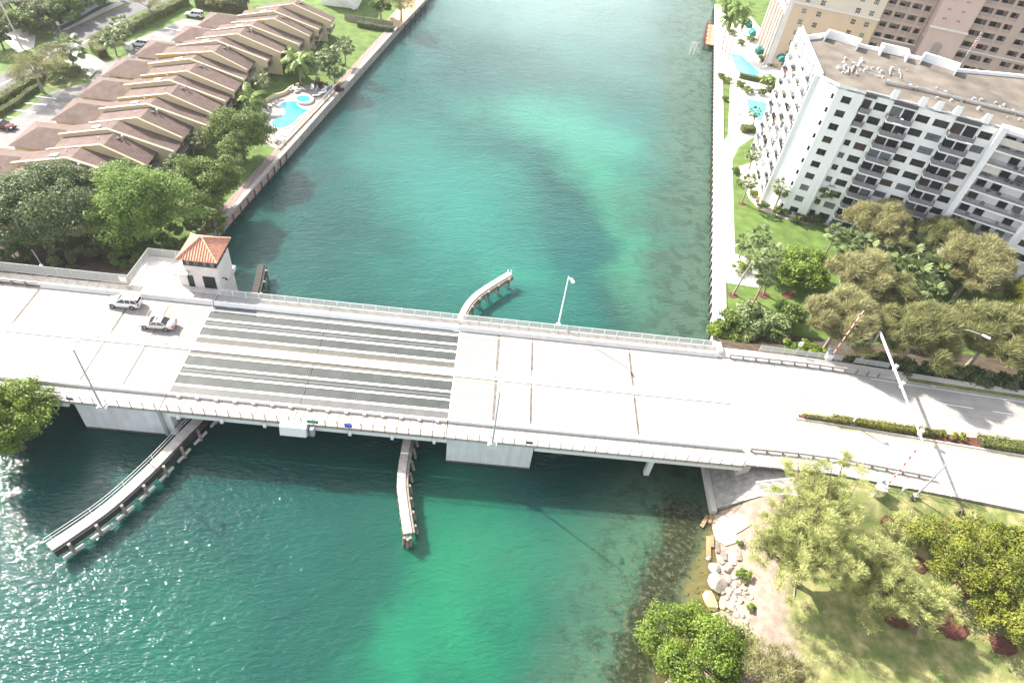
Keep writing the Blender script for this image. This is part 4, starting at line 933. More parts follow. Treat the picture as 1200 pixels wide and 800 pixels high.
names = ['nearest the bridge, half hidden by trees', 'second from the bridge in the row', 'third from the bridge in the row', 'fourth from the bridge, behind the big pool tree', 'fifth from the bridge, middle of the row', 'sixth from the bridge, level with the pool', 'seventh from the bridge, beside the far pool palms', 'eighth from the bridge, by the riverside lawn', 'last and farthest at the end of the row']
ZA, ZL, ZE = 9.2, 7.0, 6.1
def roof_z(x, l, a, r, top=0.0): return top+(lerp(ZL, ZA, (x-l)/(a-l)) if x < a else lerp(ZA, ZE, (x-a)/(r-a)))
def party_wall(mb, w, hgt, th_, top=0.0, base=LZ, dropr=0, full=False):
    y, l, a, r = w
    top_ = [(l, roof_z(l, l, a, r)+hgt+top), (a, ZA+hgt+top), (r, ZE+hgt+top-dropr)]
    n = len(top_); vs = []
    for yy in (y-th_/2, y+th_/2): vs += [(x, yy, z) for x, z in top_]+([(r, yy, base), (l, yy, base)] if full else [(r, yy, top_[2][1]-1.5), (r-1.15, yy, top_[2][1]-1.7), (r-1.15, yy, base), (l, yy, base)])
    m_ = n+(2 if full else 4); mb.add(vs, [tuple(range(m_)), tuple(range(m_, 2*m_))[::-1]]+[(i, m_+i, m_+(i+1) % m_, (i+1) % m_) for i in range(m_)])
def cap(mb, w, hgt, th_, top=0.0):
    y, l, a, r = w; pts = [(l-.1, roof_z(l, l, a, r)+hgt+top), (a, ZA+hgt+top), (r+.1, ZE+hgt+top)]
    for (xa, za), (xb, zb) in zip(pts, pts[1:]): mb.hexa([(xa, y-th_/2, za+.003), (xb, y-th_/2, zb+.003), (xb, y+th_/2, zb+.003), (xa, y+th_/2, za+.003), (xa, y-th_/2, za+.14), (xb, y-th_/2, zb+.14), (xb, y+th_/2, zb+.14), (xa, y+th_/2, za+.14)])
for i in range(len(odd)-1):
    A, E_, B = odd[i], even[i], odd[i+1]
    t = thing('townhouse', 'brown-roofed townhouse with cream party walls, '+names[i], 'house', ((A[2]+E_[2])/2, A[0]+5, LZ), group='brown-roofed townhouses along the river')
    mb = MB(); party_wall(mb, (A[0], A[1], A[2], A[3]), .55, .36); mb.build('party_wall', M_cream, t)
    mb = MB(); cap(mb, A, .55, .5); mb.build('coping', M_capw, t)
    e2_ = (E_[0], E_[1], E_[2], E_[3])
    mb = MB(); party_wall(mb, e2_, .75, .30, full=i in (5, 6, 7)); mb.build('party_wall', M_cream, t)
    mb = MB(); cap(mb, e2_, .75, .42); mb.build('coping', M_capw, t)
    y, l, a, r = e2_; mb = MB(); mb.hexa([(l+.1, y-.19, roof_z(l, l, a, r)+.25), (a-2.2, y-.19, ZA-.35), (a-2.2, y-.153, ZA-.35), (l+.1, y-.153, roof_z(l, l, a, r)+.25), (l+.1, y-.19, roof_z(l, l, a, r)+.72), (a-2.2, y-.19, ZA+.2), (a-2.2, y-.153, ZA+.2), (l+.1, y-.153, roof_z(l, l, a, r)+.72)]); mb.build('ochre_band', M_ochre, t)
    for (y0_, y1_, w, up) in ((A[0]+.18, E_[0]-.15, A, 0.0), (E_[0]+.15, B[0]-.18, (0, *e2_[1:]), .18)):
        l, a, r = w[1:]; mb = MB(); th_ = .22
        for (xa, xb) in ((l, a), (a, r)):
            za, zb = roof_z(xa, l, a, r)+up, roof_z(xb, l, a, r)+up
            mb.hexa([(xa, y0_, za-th_), (xb, y0_, zb-th_), (xb, y1_, zb-th_), (xa, y1_, za-th_), (xa, y0_, za), (xb, y0_, zb), (xb, y1_, zb), (xa, y1_, za)])
        rf = mb.build('roof', M_shin, t)
        # skylight on the street slope, vents
        if up == 0:
            x = lerp(l, a, .62); z = roof_z(x, l, a, r); s = (ZA-ZL)/(a-l); mb = MB(); mb.hexa([(x-.75, y0_+1.9, z-.75*s+.01), (x+.75, y0_+1.9, z+.75*s+.01), (x+.75, y0_+2.6, z+.75*s+.01), (x-.75, y0_+2.6, z-.75*s+.01), (x-.75, y0_+1.9, z-.75*s+.2), (x+.75, y0_+1.9, z+.75*s+.2), (x+.75, y0_+2.6, z+.75*s+.2), (x-.75, y0_+2.6, z-.75*s+.2)])
            mb.build('skylight', mat('skylight_white', (.62, .64, .66), .25, .05, 2), rf)
        else:
            mb = MB(); x = a+1.1; z = roof_z(x, l, a, r)+up; mb.box(x-.5, x+.1, y1_-1.5, y1_-.9, z-.1, z+.25); mb.build('roof_vent', M_shin, rf)
            mb = MB(); x = a+1.5; z = roof_z(x, l, a, r)+up; mb.tube((x, y1_-.6, z), (x, y1_-.6, z+.5), .16, .16, 8); mb.tube((x, y1_-.6, z+.5), (x, y1_-.6, z+.7), .26, .12, 8); mb.build('flue', M_metal, rf)
        mb = MB(); x = lerp(l, a, .78); z = roof_z(x, l, a, r)+up; mb.tube((x, y0_+3.4, z), (x, y0_+3.4, z+.4), .07, .07, 6); mb.build('vent_pipe', M_white_m, rf)
        # river end: recessed dark glass wall with balcony, cream end piers
        xr = r-1.3; mb = MB(); mb.box(l+.4, xr, y0_, y1_, LZ-.1, roof_z(xr, l, a, r)+up-.35); mb.build('wall', M_cream, t)
        for z0_, z1_ in ((LZ+.2, 3.6), (4.3, 5.75)):
            mb = MB(); mb.box(xr+.002, xr+.06, y0_+.4, y1_-.4, z0_, z1_); wd = mb.build('window', M_glass, t)
            mb = MB()
            for k in range(4): yy = lerp(y0_+.4, y1_-.4, k/3); mb.box(xr+.06, xr+.1, yy-.04, yy+.04, z0_, z1_)
            mb.build('mullion', M_alu, wd)
        mb = MB(); mb.box(xr+.02, r-.15, y0_, y1_, 3.75, 3.95); bl = mb.build('balcony', M_cream, t)
        mb = MB(); mb.box(r-.22, r-.16, y0_, y1_, 3.96, 4.85); mb.build('railing', M_rail_c, bl)
    # front entrance wing with garage roof on the street side
    yc = A[0]+5.3; lx = A[1]; zl = 3.9
    mb = MB(); mb.box(lx-9.8, lx+.3, yc-4.7, yc+3.6, LZ-.1, zl); mb.build('garage', M_cream, t)
    mb = MB(); xs0, xs1, ya, yb = lx-10.5, lx+.35, yc-5.25, yc+4.2; ym = (ya+yb)/2; rz = zl+1.75
    mb.add([(xs0, ya, zl), (xs1, ya, zl), (xs1, yb, zl), (xs0, yb, zl), (xs0+3.6, ym, rz), (xs1, ym, rz)], [(0, 1, 5, 4), (2, 3, 4, 5), (3, 0, 4), (1, 2, 5), (3, 2, 1, 0)]); mb.build('garage_roof', M_shin, t)
    mb = MB(); mb.box(lx+.32, lx+1.9, yc+4.22, yc+4.95, LZ, zl+.6); mb.build('porch', M_ochre, t)
    mb = MB(); mb.box(lx-9.84, lx-9.8, yc-3.7, yc-.6, LZ, LZ+2.1); mb.build('garage_door', M_capw, t)

# ---- white house beyond the last townhouse
wh = thing('white_house', 'white house with outside stair and flat dark windows beyond the riverside lawn', 'house', (-44, 198, LZ))
a = P(412, 15, LZ); MB().box(a.x-9, a.x+1.0, a.y+3, a.y+15, LZ-.1, 7.2).build('wall', M_white, wh)
MB().box(a.x-9.4, a.x+1.4, a.y+2.6, a.y+15.4, 7.2, 7.6).build('roof', M_capw, wh)
for x in (-7.5, -4.6, -1.6):
    mb = MB(); mb.box(a.x+x, a.x+x+1.3, a.y+2.96, a.y+3.05, 4.6, 5.9); mb.build('window', M_glass, wh)
mb = MB()
for k in range(9): mb.box(a.x-4+k*.5, a.x-3.5+k*.5, a.y+1.6, a.y+2.9, 4.2-k*.28, 4.4-k*.28)
mb.build('stair', M_white, wh)
fe = thing('board_fence', 'brown board fence closing the end of the riverside lawn before the white house', 'fence', (a.x, a.y, LZ))
q0, q1 = P(404, 24, LZ), P(461, 33, LZ); mb = MB()
for k in range(40): v = q0.lerp(q1, k/40); w = q0.lerp(q1, (k+.86)/40); mb.obox(((v.x+w.x)/2, (v.y+w.y)/2), math.atan2(w.y-v.y, w.x-v.x), (w-v).length, .06, LZ, LZ+1.7)
mb.build('board', M_wood, fe)
# ================================================================ VEGETATION
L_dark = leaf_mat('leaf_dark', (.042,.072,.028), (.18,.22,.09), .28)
L_mid = leaf_mat('leaf_mid', (.05,.095,.02), (.20,.25,.06), .3)
L_bright = leaf_mat('leaf_bright', (.08,.15,.03), (.29,.40,.10), .4)
L_yel = leaf_mat('leaf_yellowish', (.055,.08,.012), (.27,.28,.04), .3)
L_lime = leaf_mat('leaf_lime', (.05,.09,.012), (.23,.31,.045), .3)
L_olive = leaf_mat('leaf_olive', (.09,.10,.036), (.34,.34,.145), .4)
L_tan = leaf_mat('leaf_tan', (.125,.122,.05), (.46,.435,.215), .4)
L_feather = leaf_mat('leaf_feather', (.19,.21,.07), (.54,.56,.22), .28)
L_palm = leaf_mat('leaf_palm', (.06,.10,.035), (.28,.33,.14), .3, .45)
L_palm2 = leaf_mat('leaf_palm_green', (.06,.12,.024), (.27,.35,.08), .3, .45)
L_hedge = leaf_mat('leaf_hedge', (.06,.10,.018), (.24,.29,.06), .25)

def cards_mesh(name, c, ax, nr, ln, wd, droop=0.0):
    """one diamond leaf per row: centre, long axis, normal, length, width"""
    n = len(c); ax = ax/np.linalg.norm(ax, axis=1, keepdims=True)
    s = np.cross(ax, nr); s /= np.linalg.norm(s, axis=1, keepdims=True)+1e-9
    ln = ln[:, None]; wd = wd[:, None]
    v = np.empty((n, 4, 3)); v[:, 0] = c-ax*ln*.5; v[:, 1] = c+s*wd*.5; v[:, 2] = c+ax*ln*.5; v[:, 3] = c-s*wd*.5
    if droop: v[:, 2, 2] -= droop*ln[:, 0]
    me = bpy.data.meshes.new(name); me.vertices.add(4*n); me.vertices.foreach_set('co', v.reshape(-1))
    me.loops.add(4*n); me.loops.foreach_set('vertex_index', np.arange(4*n, dtype=np.int32))
    me.polygons.add(n); me.polygons.foreach_set('loop_start', np.arange(0, 4*n, 4, dtype=np.int32)); me.polygons.foreach_set('loop_total', np.full(n, 4, dtype=np.int32))
    me.update(calc_edges=True); me.validate(); return me
def unit(n):
    v = rng.normal(size=(n, 3)); return v/np.linalg.norm(v, axis=1, keepdims=True)
def clump_centres(R_, Rz, n, low=-.35):
    out = []; tries = 0
    while len(out) < n and tries < n*40:
        tries += 1
        v = unit(1)[0]
        if v[2] < low: continue
        r = rng.uniform(.35, .93)**.7; ang = math.atan2(v[1], v[0]); lob = 1+.2*math.sin(3*ang+R_)+.12*math.sin(5*ang+2.1*Rz)
        out.append((v[0]*R_*r*lob, v[1]*R_*r*lob, v[2]*Rz*r))
    return np.array(out)
def limbs(mb, base, cs, r, fork=.35, n=9, lean=(0, 0), th_=6):
    """tapered trunk, forking limbs that reach clump centres"""
    top = Vector((lean[0]*fork, lean[1]*fork, base)); mb.path([(0, 0, -.4), (lean[0]*fork*.4, lean[1]*fork*.4, base*.5), top], [r*1.25, r, r*.8], 8)
    idx = rng.permutation(len(cs))[:n]
    for k in idx:
        e = Vector(cs[k]); m = top.lerp(e, .5)+Vector((rng.normal()*.3, rng.normal()*.3, .25)); mb.path([top, m, e], [r*.55, r*.32, r*.1], th_)
def tree(label, px, py, zc, R_, Rz, m, n=55, leaves=230, leaf=.42, kind='tree', zb=None, group=None, feather=False, wind=(0, 0, 0), trunk_r=None, cl=.27, bark=None, loc=None, category='tree', low=-.35, name='tree', wr=None):
    c = P(px, py, zc) if loc is None else Vector(loc)
    zb = zb if zb is not None else (LZ if c.y > 84 else park_z(c.x, c.y))
    t = thing(name, label, category, (c.x, c.y, zb), group=group)
    cs = clump_centres(R_, Rz, n, low); cs[:, 2] += c.z-zb
    cr = R_*cl*rng.uniform(.6, 1.25, len(cs))
    C_ = []; N_ = []; S_ = []
    for q, r in zip(cs, cr):
        k = int(leaves*(r/(R_*cl))**1.6); u = unit(k); u[:, 2] = np.where(u[:, 2] < -.25, -u[:, 2], u[:, 2])
        rad = r*rng.uniform(.45, 1.05, (k, 1)); p = q+u*rad*np.array([1, 1, .78]); C_.append(p); N_.append(u)
    C_ = np.concatenate(C_); N_ = np.concatenate(N_); k = len(C_)
    if feather:
        ax = N_*.75+unit(k)*.45+np.array(wind); ln = leaf*rng.uniform(.6, 1.5, k); wd = (wr or .11)*ln*rng.uniform(.7, 1.3, k)
        me = cards_mesh('crown', C_, ax, unit(k), ln, wd, droop=.15)
    else:
        nr = N_*.8+unit(k)*.75+np.array([0, 0, .35]); ax = np.cross(nr, unit(k)); ln = leaf*rng.uniform(.6, 1.35, k)
        me = cards_mesh('crown', C_, ax, nr, ln, ln*rng.uniform(.45, .75, k))
    link('crown', me, m, t)
    mb = MB(); r = trunk_r or max(.12, R_*.055); limbs(mb, max(.6, (c.z-zb)-Rz*.55), cs, r, n=10); mb.build('trunk', bark or M_trunk, t, world=False)
    return t
# ---- palms -------------------------------------------------------------------
def fan_crown(R_, nf=26, m=None):
    C_, A_, N_, Ln, Wd = [], [], [], [], []
    for i in range(nf):
        az = i*2.39996+rng.uniform(-.2, .2); el = lerp(1.25, -.75, (i/nf)**.8)+rng.uniform(-.12, .12)
        d = np.array([math.cos(az)*math.cos(el), math.sin(az)*math.cos(el), math.sin(el)]); hub = d*R_*rng.uniform(.48, .6); hub[2] -= .12*R_*(1-abs(math.sin(el)))
        up = np.array([0, 0, 1.0])-d*d[2]; up /= np.linalg.norm(up)+1e-6; sd = np.cross(d, up)
        for k in range(11):
            a = (k-5)/5*1.25; dr = d*math.cos(a)+sd*math.sin(a)-up*.22*abs(math.sin(a)); l = R_*.52*(1-.22*abs(a)); dr[2] -= .25
            dr /= np.linalg.norm(dr); C_.append(hub+dr*l*.5); A_.append(dr); N_.append(up+rng.normal(size=3)*.15); Ln.append(l); Wd.append(l*.26)
        C_.append(hub*.5); A_.append(d); N_.append(up); Ln.append(np.linalg.norm(hub)); Wd.append(.05)
    return cards_mesh('crown', np.array(C_), np.array(A_), np.array(N_), np.array(Ln), np.array(Wd), droop=.16)
def feather_crown(R_, nf=18):
    C_, A_, N_, Ln, Wd = [], [], [], [], []
    for i in range(nf):
        az = i*2.39996+rng.uniform(-.2, .2); el = lerp(1.2, -.1, i/nf); p = np.zeros(3); d = np.array([math.cos(az)*math.cos(el), math.sin(az)*math.cos(el), math.sin(el)]); st = R_/9
        for k in range(11):
            sd = np.cross(d, [0, 0, 1.0]); sd /= np.linalg.norm(sd)+1e-6; up = np.cross(sd, d)
            C_.append(p+d*st*.5); A_.append(d.copy()); N_.append(up); Ln.append(st*1.2); Wd.append(.07)
            if k > 1:
                for sg in (-1, 1):
                    for j in (0, .5): a = sd*sg+d*.6-np.array([0, 0, .55]); a /= np.linalg.norm(a); l = R_*.30*(1-.45*abs(k/11-.4)); C_.append(p+d*st*j+a*l*.5); A_.append(a); N_.append(up+rng.normal(size=3)*.2); Ln.append(l); Wd.append(.13)
            p = p+d*st; d = d+np.array([0, 0, -.17]); d /= np.linalg.norm(d)
    return cards_mesh('crown', np.array(C_), np.array(A_), np.array(N_), np.array(Ln), np.array(Wd))
FAN = [fan_crown(1.0) for _ in range(3)]; FEA = [feather_crown(1.0) for _ in range(2)]
for me in FAN: me.materials.append(L_palm)
for me in FEA: me.materials.append(L_palm2)
def palm(label, bx, by, tx, ty, zb, R_, kind='fan', group=None, name='palm_tree', mulch=False):
    """trunk base and crown centre given as surveyed pixels"""
    b_ = P(bx, by, zb); best = None
    for h in np.arange(.8, 16, .1):               # height at which the crown's sight line passes closest to the trunk foot
        q = P(tx, ty, zb+h); d = (q-Vector((b_.x, b_.y, q.z))).length
        if best is None or d < best[0]: best = (d, h, q)
    _, h, q = best
    t = thing(name, label, 'palm tree', b_, group=group)
    tip = q-b_; mid = Vector((tip.x*.35, tip.y*.35, tip.z*.55)); mb = MB(); mb.path([(0, 0, -.2), mid, tip], [.2, .15, .13], 8); R_ *= 1.2; mb.build('trunk', M_trunk_l, t, world=False)
    me = (FAN if kind == 'fan' else FEA)[rng.integers(0, 2)]
    o = link('crown', me, None, t); o.location = tip; o.scale = (R_, R_, R_*rng.uniform(.85, 1)); o.rotation_euler.z = rng.uniform(0, 6)
    return t
def hedge(label, pts, w, h, zb, m=L_hedge, dens=55, leaf=.2, name='hedge', cat='hedge', group=None, zf=None):
    """clipped box hedge along a polyline: leafy shell over a dark twig core"""
    c0 = Vector((*pts[0], zb)); t = thing(name, label, cat, c0, group=group); C_, N_ = [], []; core = MB()
    for a, b_ in zip(pts, pts[1:]):
        a, b_ = Vector((*a, 0)), Vector((*b_, 0)); L = (b_-a).length; d = (b_-a).normalized(); s = Vector((-d.y, d.x, 0)); 
        za = (zf(a.x) if zf else zb)-zb; z2 = (zf(b_.x) if zf else zb)-zb
        ctr = (a+b_)/2-c0
        q = [a-s*w*.4, b_-s*w*.4, b_+s*w*.4, a+s*w*.4]; core.add([(v.x-c0.x, v.y-c0.y, zz+.0) for v, zz in zip(q, (za, z2, z2, za))]+[(v.x-c0.x, v.y-c0.y, zz+h*.85) for v, zz in zip(q, (za, z2, z2, za))], [(3, 2, 1, 0), (4, 5, 6, 7), (0, 1, 5, 4), (1, 2, 6, 5), (2, 3, 7, 6), (3, 0, 4, 7)])
        k = int(dens*L*(w+2*h)); f = rng.uniform(-.02, 1.02, k); pick = rng.uniform(0, w+2*h, k); jit = rng.normal(0, .06, (k, 3))
        for i in range(k):
            p = a.lerp(b_, f[i])-c0; zz = lerp(za, z2, f[i]); wob = 1+.08*math.sin(f[i]*L*1.3+pts[0][0])
            if pick[i] < w: o_ = (pick[i]-w/2); pos = p+s*o_; C_.append((pos.x, pos.y, zz+h*wob)); N_.append((s.x*.2, s.y*.2, 1))
            elif pick[i] < w+h: pos = p+s*w/2*wob; C_.append((pos.x, pos.y, zz+(pick[i]-w)*wob)); N_.append((s.x, s.y, .3))
            else: pos = p-s*w/2*wob; C_.append((pos.x, pos.y, zz+(pick[i]-w-h)*wob)); N_.append((-s.x, -s.y, .3))
        C_[-k:] = [tuple(np.array(q_)+j) for q_, j in zip(C_[-k:], jit)]
    C_ = np.array(C_); N_ = np.array(N_); k = len(C_); nr = N_+unit(k)*.6; ax = np.cross(nr, unit(k)); ln = leaf*rng.uniform(.7, 1.4, k)
    link('foliage', cards_mesh('foliage', C_, ax, nr, ln, ln*.6), m, t); core.build('twigs', M_soil, t, world=False); return t
def shrub(label, px, py, z, r, h, m, n=12, leaves=130, leaf=.28, group=None, name='shrub', **k): 
    return tree(label, px, py, z+h*.5, r, h*.55, m, n=n, leaves=leaves, leaf=leaf, zb=z, group=group, name=name, category='shrub', trunk_r=.06, cl=.42, low=-.6, **k)

# ---- north-west: trees between bridge and townhouses
tree('large dark green tree at the left edge behind the chain link fence', 48, 248, 8.5, 8.2, 6.0, L_dark, 150, 330, .38)
tree('dark green tree cut by the left frame edge before the first townhouse', -4, 226, 7.0, 4.6, 4.2, L_dark, 50, 260, .40)
tree('bright yellow-green tree between the dark tree and the bridge tender tower', 160, 242, 8.5, 7.2, 6.0, L_bright, 150, 330, .34)
tree('olive green tree just behind the tiled tower roof', 243, 216, 6.5, 5.4, 4.6, L_mid, 95, 300, .36)
tree('round dense green tree between the townhouses and the pool deck', 281, 158, 7.0, 5.7, 4.6, L_mid, 120, 300, .34)
tree('small dark tree touching the first townhouse roofs', 206, 202, 6, 3.4, 3, L_dark, 40, 220, .34)
tree('grey green tree in front of the first townhouse', 100, 220, 7.4, 4.4, 3.8, L_dark, 60, 250, .38)
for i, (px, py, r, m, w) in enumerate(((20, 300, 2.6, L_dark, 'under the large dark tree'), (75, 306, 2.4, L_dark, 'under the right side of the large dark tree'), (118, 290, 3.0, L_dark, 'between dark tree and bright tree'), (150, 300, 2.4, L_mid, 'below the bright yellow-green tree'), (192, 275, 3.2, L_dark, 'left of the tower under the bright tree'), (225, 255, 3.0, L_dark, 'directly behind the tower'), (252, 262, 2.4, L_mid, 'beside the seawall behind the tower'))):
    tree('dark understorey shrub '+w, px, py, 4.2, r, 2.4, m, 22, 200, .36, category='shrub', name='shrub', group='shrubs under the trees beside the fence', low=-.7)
tree('leafy yellow-green tree overhanging the water at the lower left frame edge', 6, 493, 6.0, 5.2, 3.8, L_lime, 100, 300, .32, zb=.8)
# ---- street side of the townhouses
tree('windswept grey green tree spreading over the parking entrance', 40, 82, 6.5, 5.4, 2.2, L_olive, 60, 170, .55, feather=True, wind=(.5, .3, .2), bark=M_trunk_l)
tree('thin grey green tree beside the windswept tree', 62, 62, 6.5, 3.2, 2.0, L_olive, 26, 150, .5, feather=True, wind=(.5, .3, .2), bark=M_trunk_l)
palm('dense cabbage palm above the clipped hedge island by the street', 87, 80, 82, 55, LZ, 3.0)
palm('tall cabbage palm at the curl of the clipped hedge, nearer the lot', 137, 66, 132, 43, LZ, 2.5, group='pair of palms at the curled hedge')
palm('shorter cabbage palm just beyond its neighbour at the curled hedge', 143, 52, 142, 28, LZ, 2.4, group='pair of palms at the curled hedge')
tree('bare limbed grey tree at the far end of the parking lot hedge', 173, 3, 6, 3.6, 2.4, L_olive, 26, 120, .5, feather=True, bark=M_trunk_l)
tree('dark tree at the left frame edge beside the utility pole', -2, 42, 5, 3.6, 3, L_dark, 40, 220, .45)
for i, (px, py, r, m, w) in enumerate(((18, 12, 5.5, L_olive, 'left of the wires'), (50, 18, 5, L_dark, 'behind the utility pole'), (75, 12, 5, L_mid, 'behind the start of the blue wall'), (95, -2, 5, L_dark, 'behind the middle of the blue wall'), (30, 28, 3.6, L_mid, 'just above the street junction'), (118, -10, 4, L_mid, 'behind the far end of the blue wall'))):
    tree('bushy garden tree '+w, px, py, 4.5, r, 3.2, m, 45, 190, .5, group='garden trees behind the blue wall', low=-.6)
tree('dark tree in front of the hedge at the top of the lot', 276, -2, 5, 3.4, 3, L_dark, 30, 220, .4)
tree('small tree by the garages of the last townhouses', 250, 6, 4, 2, 2, L_olive, 16, 160, .4)
hedge('long clipped hedge beside the street from the left frame edge to the entrance', [P(-30, 140, LZ).xy, P(8, 117, LZ).xy, P(36, 100, LZ).xy, P(50, 88, LZ).xy], 2.2, 1.6, LZ)
hedge('low hedge between long hedge and parking bays', [P(-20, 146, LZ).xy, P(15, 126, LZ).xy, P(45, 103, LZ).xy], 1.2, 1.0, LZ, L_mid)
hedge('curled clipped hedge at the parking entrance beside two palms', [P(122, 68, LZ).xy, P(113, 60, LZ).xy, P(112, 53, LZ).xy, P(125, 46, LZ).xy], 2.2, 2.0, LZ)
hedge('long dark double hedge along the parking lot beside the street', [P(128, 46, LZ).xy, P(160, 33, LZ).xy, P(190, 18, LZ).xy, P(218, 4, LZ).xy], 2.6, 2.0, LZ)
hedge('tall clipped hedge closing the top end of the parking lot', [P(231, 8, LZ).xy, P(290, 15, LZ).xy], 2.0, 2.6, LZ, L_olive)
for i, (px, py, r, w) in enumerate(((62, 90, 1.9, 'nearest the long hedge'), (78, 88, 1.7, 'in the middle of the island'), (75, 80, 1.6, 'round and dark behind the middle one'), (92, 82, 1.7, 'at the lot side of the island'))):
    shrub('clipped shrub on the planted entrance island, '+w, px, py, LZ, r, 1.6, L_mid, group='shrubs on the entrance island')
for px, py, w in ((163, 78, 'touching the third garage'), (106, 130, 'touching the porch of the fifth unit'), (145, 93, 'before the fourth garage'), (198, 60, 'beside the yellow porch near the white car')):
    palm('small yellow-green palm '+w, px, py+5, px, py, LZ, 1.5, 'feather', 'small palms at the garages')
# ---- pool side, river lawn
palm('tall cabbage palm on the riverside lawn apart from the cluster', 405, 78, 404, 52, LZ, 2.3, group='palms round the left pool')
for (bx, by, tx, ty, r, k, w) in ((371, 98, 372, 72, 2.3, 'fan', 'left one of the cluster at the end of the pool'), (386, 92, 386, 64, 2.4, 'fan', 'tallest of the cluster at the end of the pool'), (392, 98, 393, 78, 2.4, 'fan', 'nearest the river in the cluster by the pool'), (352, 98, 350, 72, 3.0, 'feather', 'feathery and yellow-green beside the cluster'), (345, 88, 345, 68, 2.6, 'feather', 'feathery, nearest the townhouses'), (291, 130, 291, 117, 3.2, 'feather', 'broad and drooping left of the pool deck'), (308, 112, 306, 93, 1.8, 'fan', 'slim, against the townhouse balconies'), (227, 182, 227, 163, 1.7, 'fan', 'small, below the third townhouse')):
    palm('palm '+w, bx, by, tx, ty, LZ, r, k, 'palms round the left pool')
for px, py, w in ((376, 100, 'behind the loungers'), (398, 104, 'at the far fence end')):
    shrub('low red-tinged shrub at the pool '+w, px, py, LZ, 1.2, 1.0, leaf_mat('leaf_red', (.05, .02, .015), (.16, .06, .04)), group='red shrubs at the left pool')
tree('grey green tree shading the dock beyond the riverside lawn', 470, 3, 7, 4.4, 3.4, L_olive, 40, 190, .5, feather=True, bark=M_trunk_l)
tree('dark tree between the white house and the dock', 446, 8, 5, 3.0, 2.6, L_mid, 26, 190, .45)
hedge('dark hedge along the board fence at the end of the riverside lawn', [P(420, 31, LZ).xy, P(461, 38, LZ).xy], 1.6, 1.4, LZ, L_dark)
# ---- north-east: windswept trees along the approach road
we = (.42, .22, .35)
for (px, py, zc, r, rz, m, n, w) in ((1030, 262, 7, 5.4, 3.6, L_tan, 85, 'against the lower balconies of the white condominium'), (1105, 282, 7, 5.2, 3.2, L_olive, 75, 'in front of the loggias of the white condominium'), (1146, 312, 7.5, 6.2, 4.0, L_tan, 110, 'largest of the group before the white condominium'), (1012, 325, 6.5, 5.0, 3.4, L_tan, 80, 'right of the single lawn palm'), (987, 374, 7, 5.4, 3.6, L_tan, 95, 'behind the raised red and white gate'), (1078, 392, 7.5, 6.0, 4.0, L_olive, 105, 'behind the gantry by the road'), (1165, 392, 7.5, 6.0, 4.0, L_olive, 105, 'behind the tall street light on the right'), (1205, 352, 7, 3.6, 3, L_yel, 40, 'yellowish, at the right frame edge'), (1238, 402, 7.5, 5.6, 4.0, L_olive, 90, 'added beyond the right frame edge to shade the road'), (1050, 350, 5.5, 4.0, 3, L_olive, 50, 'in the middle of the group below the palms')):  # the tree past the right edge is unseen, added to shade the lane
    zc = zc+(3.6 if py > 360 else 2.0)
    tree('windswept feathery tree '+w, px, py, zc, r*(.97 if py > 360 else 1.05), rz*1.15, m, int(n*1.6), 360, 1.25, feather=True, wind=we, bark=M_trunk_l, wr=.06, cl=.23, zb=LZ if py < 375 else 3.0, group='windswept trees beside the approach road')
tree('bright green spreading tree on the condominium lawn left of the windswept trees', 938, 316, 5.0, 5.0, 2.8, L_lime, 90, 210, .42)
for (px, py, r, w) in ((1062, 300, 2.8, 'upper left of the clump'), (1082, 296, 2.9, 'top of the clump'), (1095, 318, 2.8, 'right of the clump'), (1070, 322, 3.0, 'middle of the clump'), (1052, 312, 2.4, 'left of the clump'), (1088, 340, 2.4, 'bottom of the clump'), (995, 283, 2.2, 'beside the single lawn palm'), (1012, 290, 2.2, 'under the feathery tree by the lawn')):
    palm('pale green fan palm among the windswept trees, '+w, px-22, py+26, px, py, LZ, r*1.2, group='fan palms among the windswept trees')
for (px, py, r, h, m, w) in ((856, 385, 2.6, 3.4, L_mid, 'at the seawall end of the promenade'), (882, 375, 3.2, 4.2, L_palm, 'in the middle between seawall and feathery trees'), (905, 385, 2.8, 3.8, L_palm, 'beside the sidewalk before the gate'), (870, 392, 2.0, 2.4, L_olive, 'lowest, next to the bridge sidewalk'), (925, 372, 2.6, 3.4, L_mid, 'below the bright spreading tree'), (842, 388, 1.6, 2.2, L_lime, 'leaning over the seawall corner')):
    shrub('leafy shrub by the bridge end, '+w, px, py, 2.2, r, h, m, n=26, leaves=190, leaf=.42, group='shrubs at the north-east bridge end')
for (px, py, r, h, w) in ((930, 408, 1.6, 1.3, 'left one'), (945, 410, 1.7, 1.4, 'middle one'), (962, 414, 1.6, 1.3, 'right one at the gate foot')):
    shrub('bright lime groundcover bush behind the sidewalk railing, '+w, px, py, 4.6, r, h, L_lime, n=16, leaves=160, leaf=.34, group='lime bushes behind the railing')
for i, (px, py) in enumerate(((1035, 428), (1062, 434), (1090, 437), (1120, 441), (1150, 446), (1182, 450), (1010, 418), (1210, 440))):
    shrub('shady undergrowth bush along the approach road below the windswept trees', px, py, 3.6, 2.3, 2.4, L_dark, n=16, leaves=130, leaf=.4, group='undergrowth along the approach road')
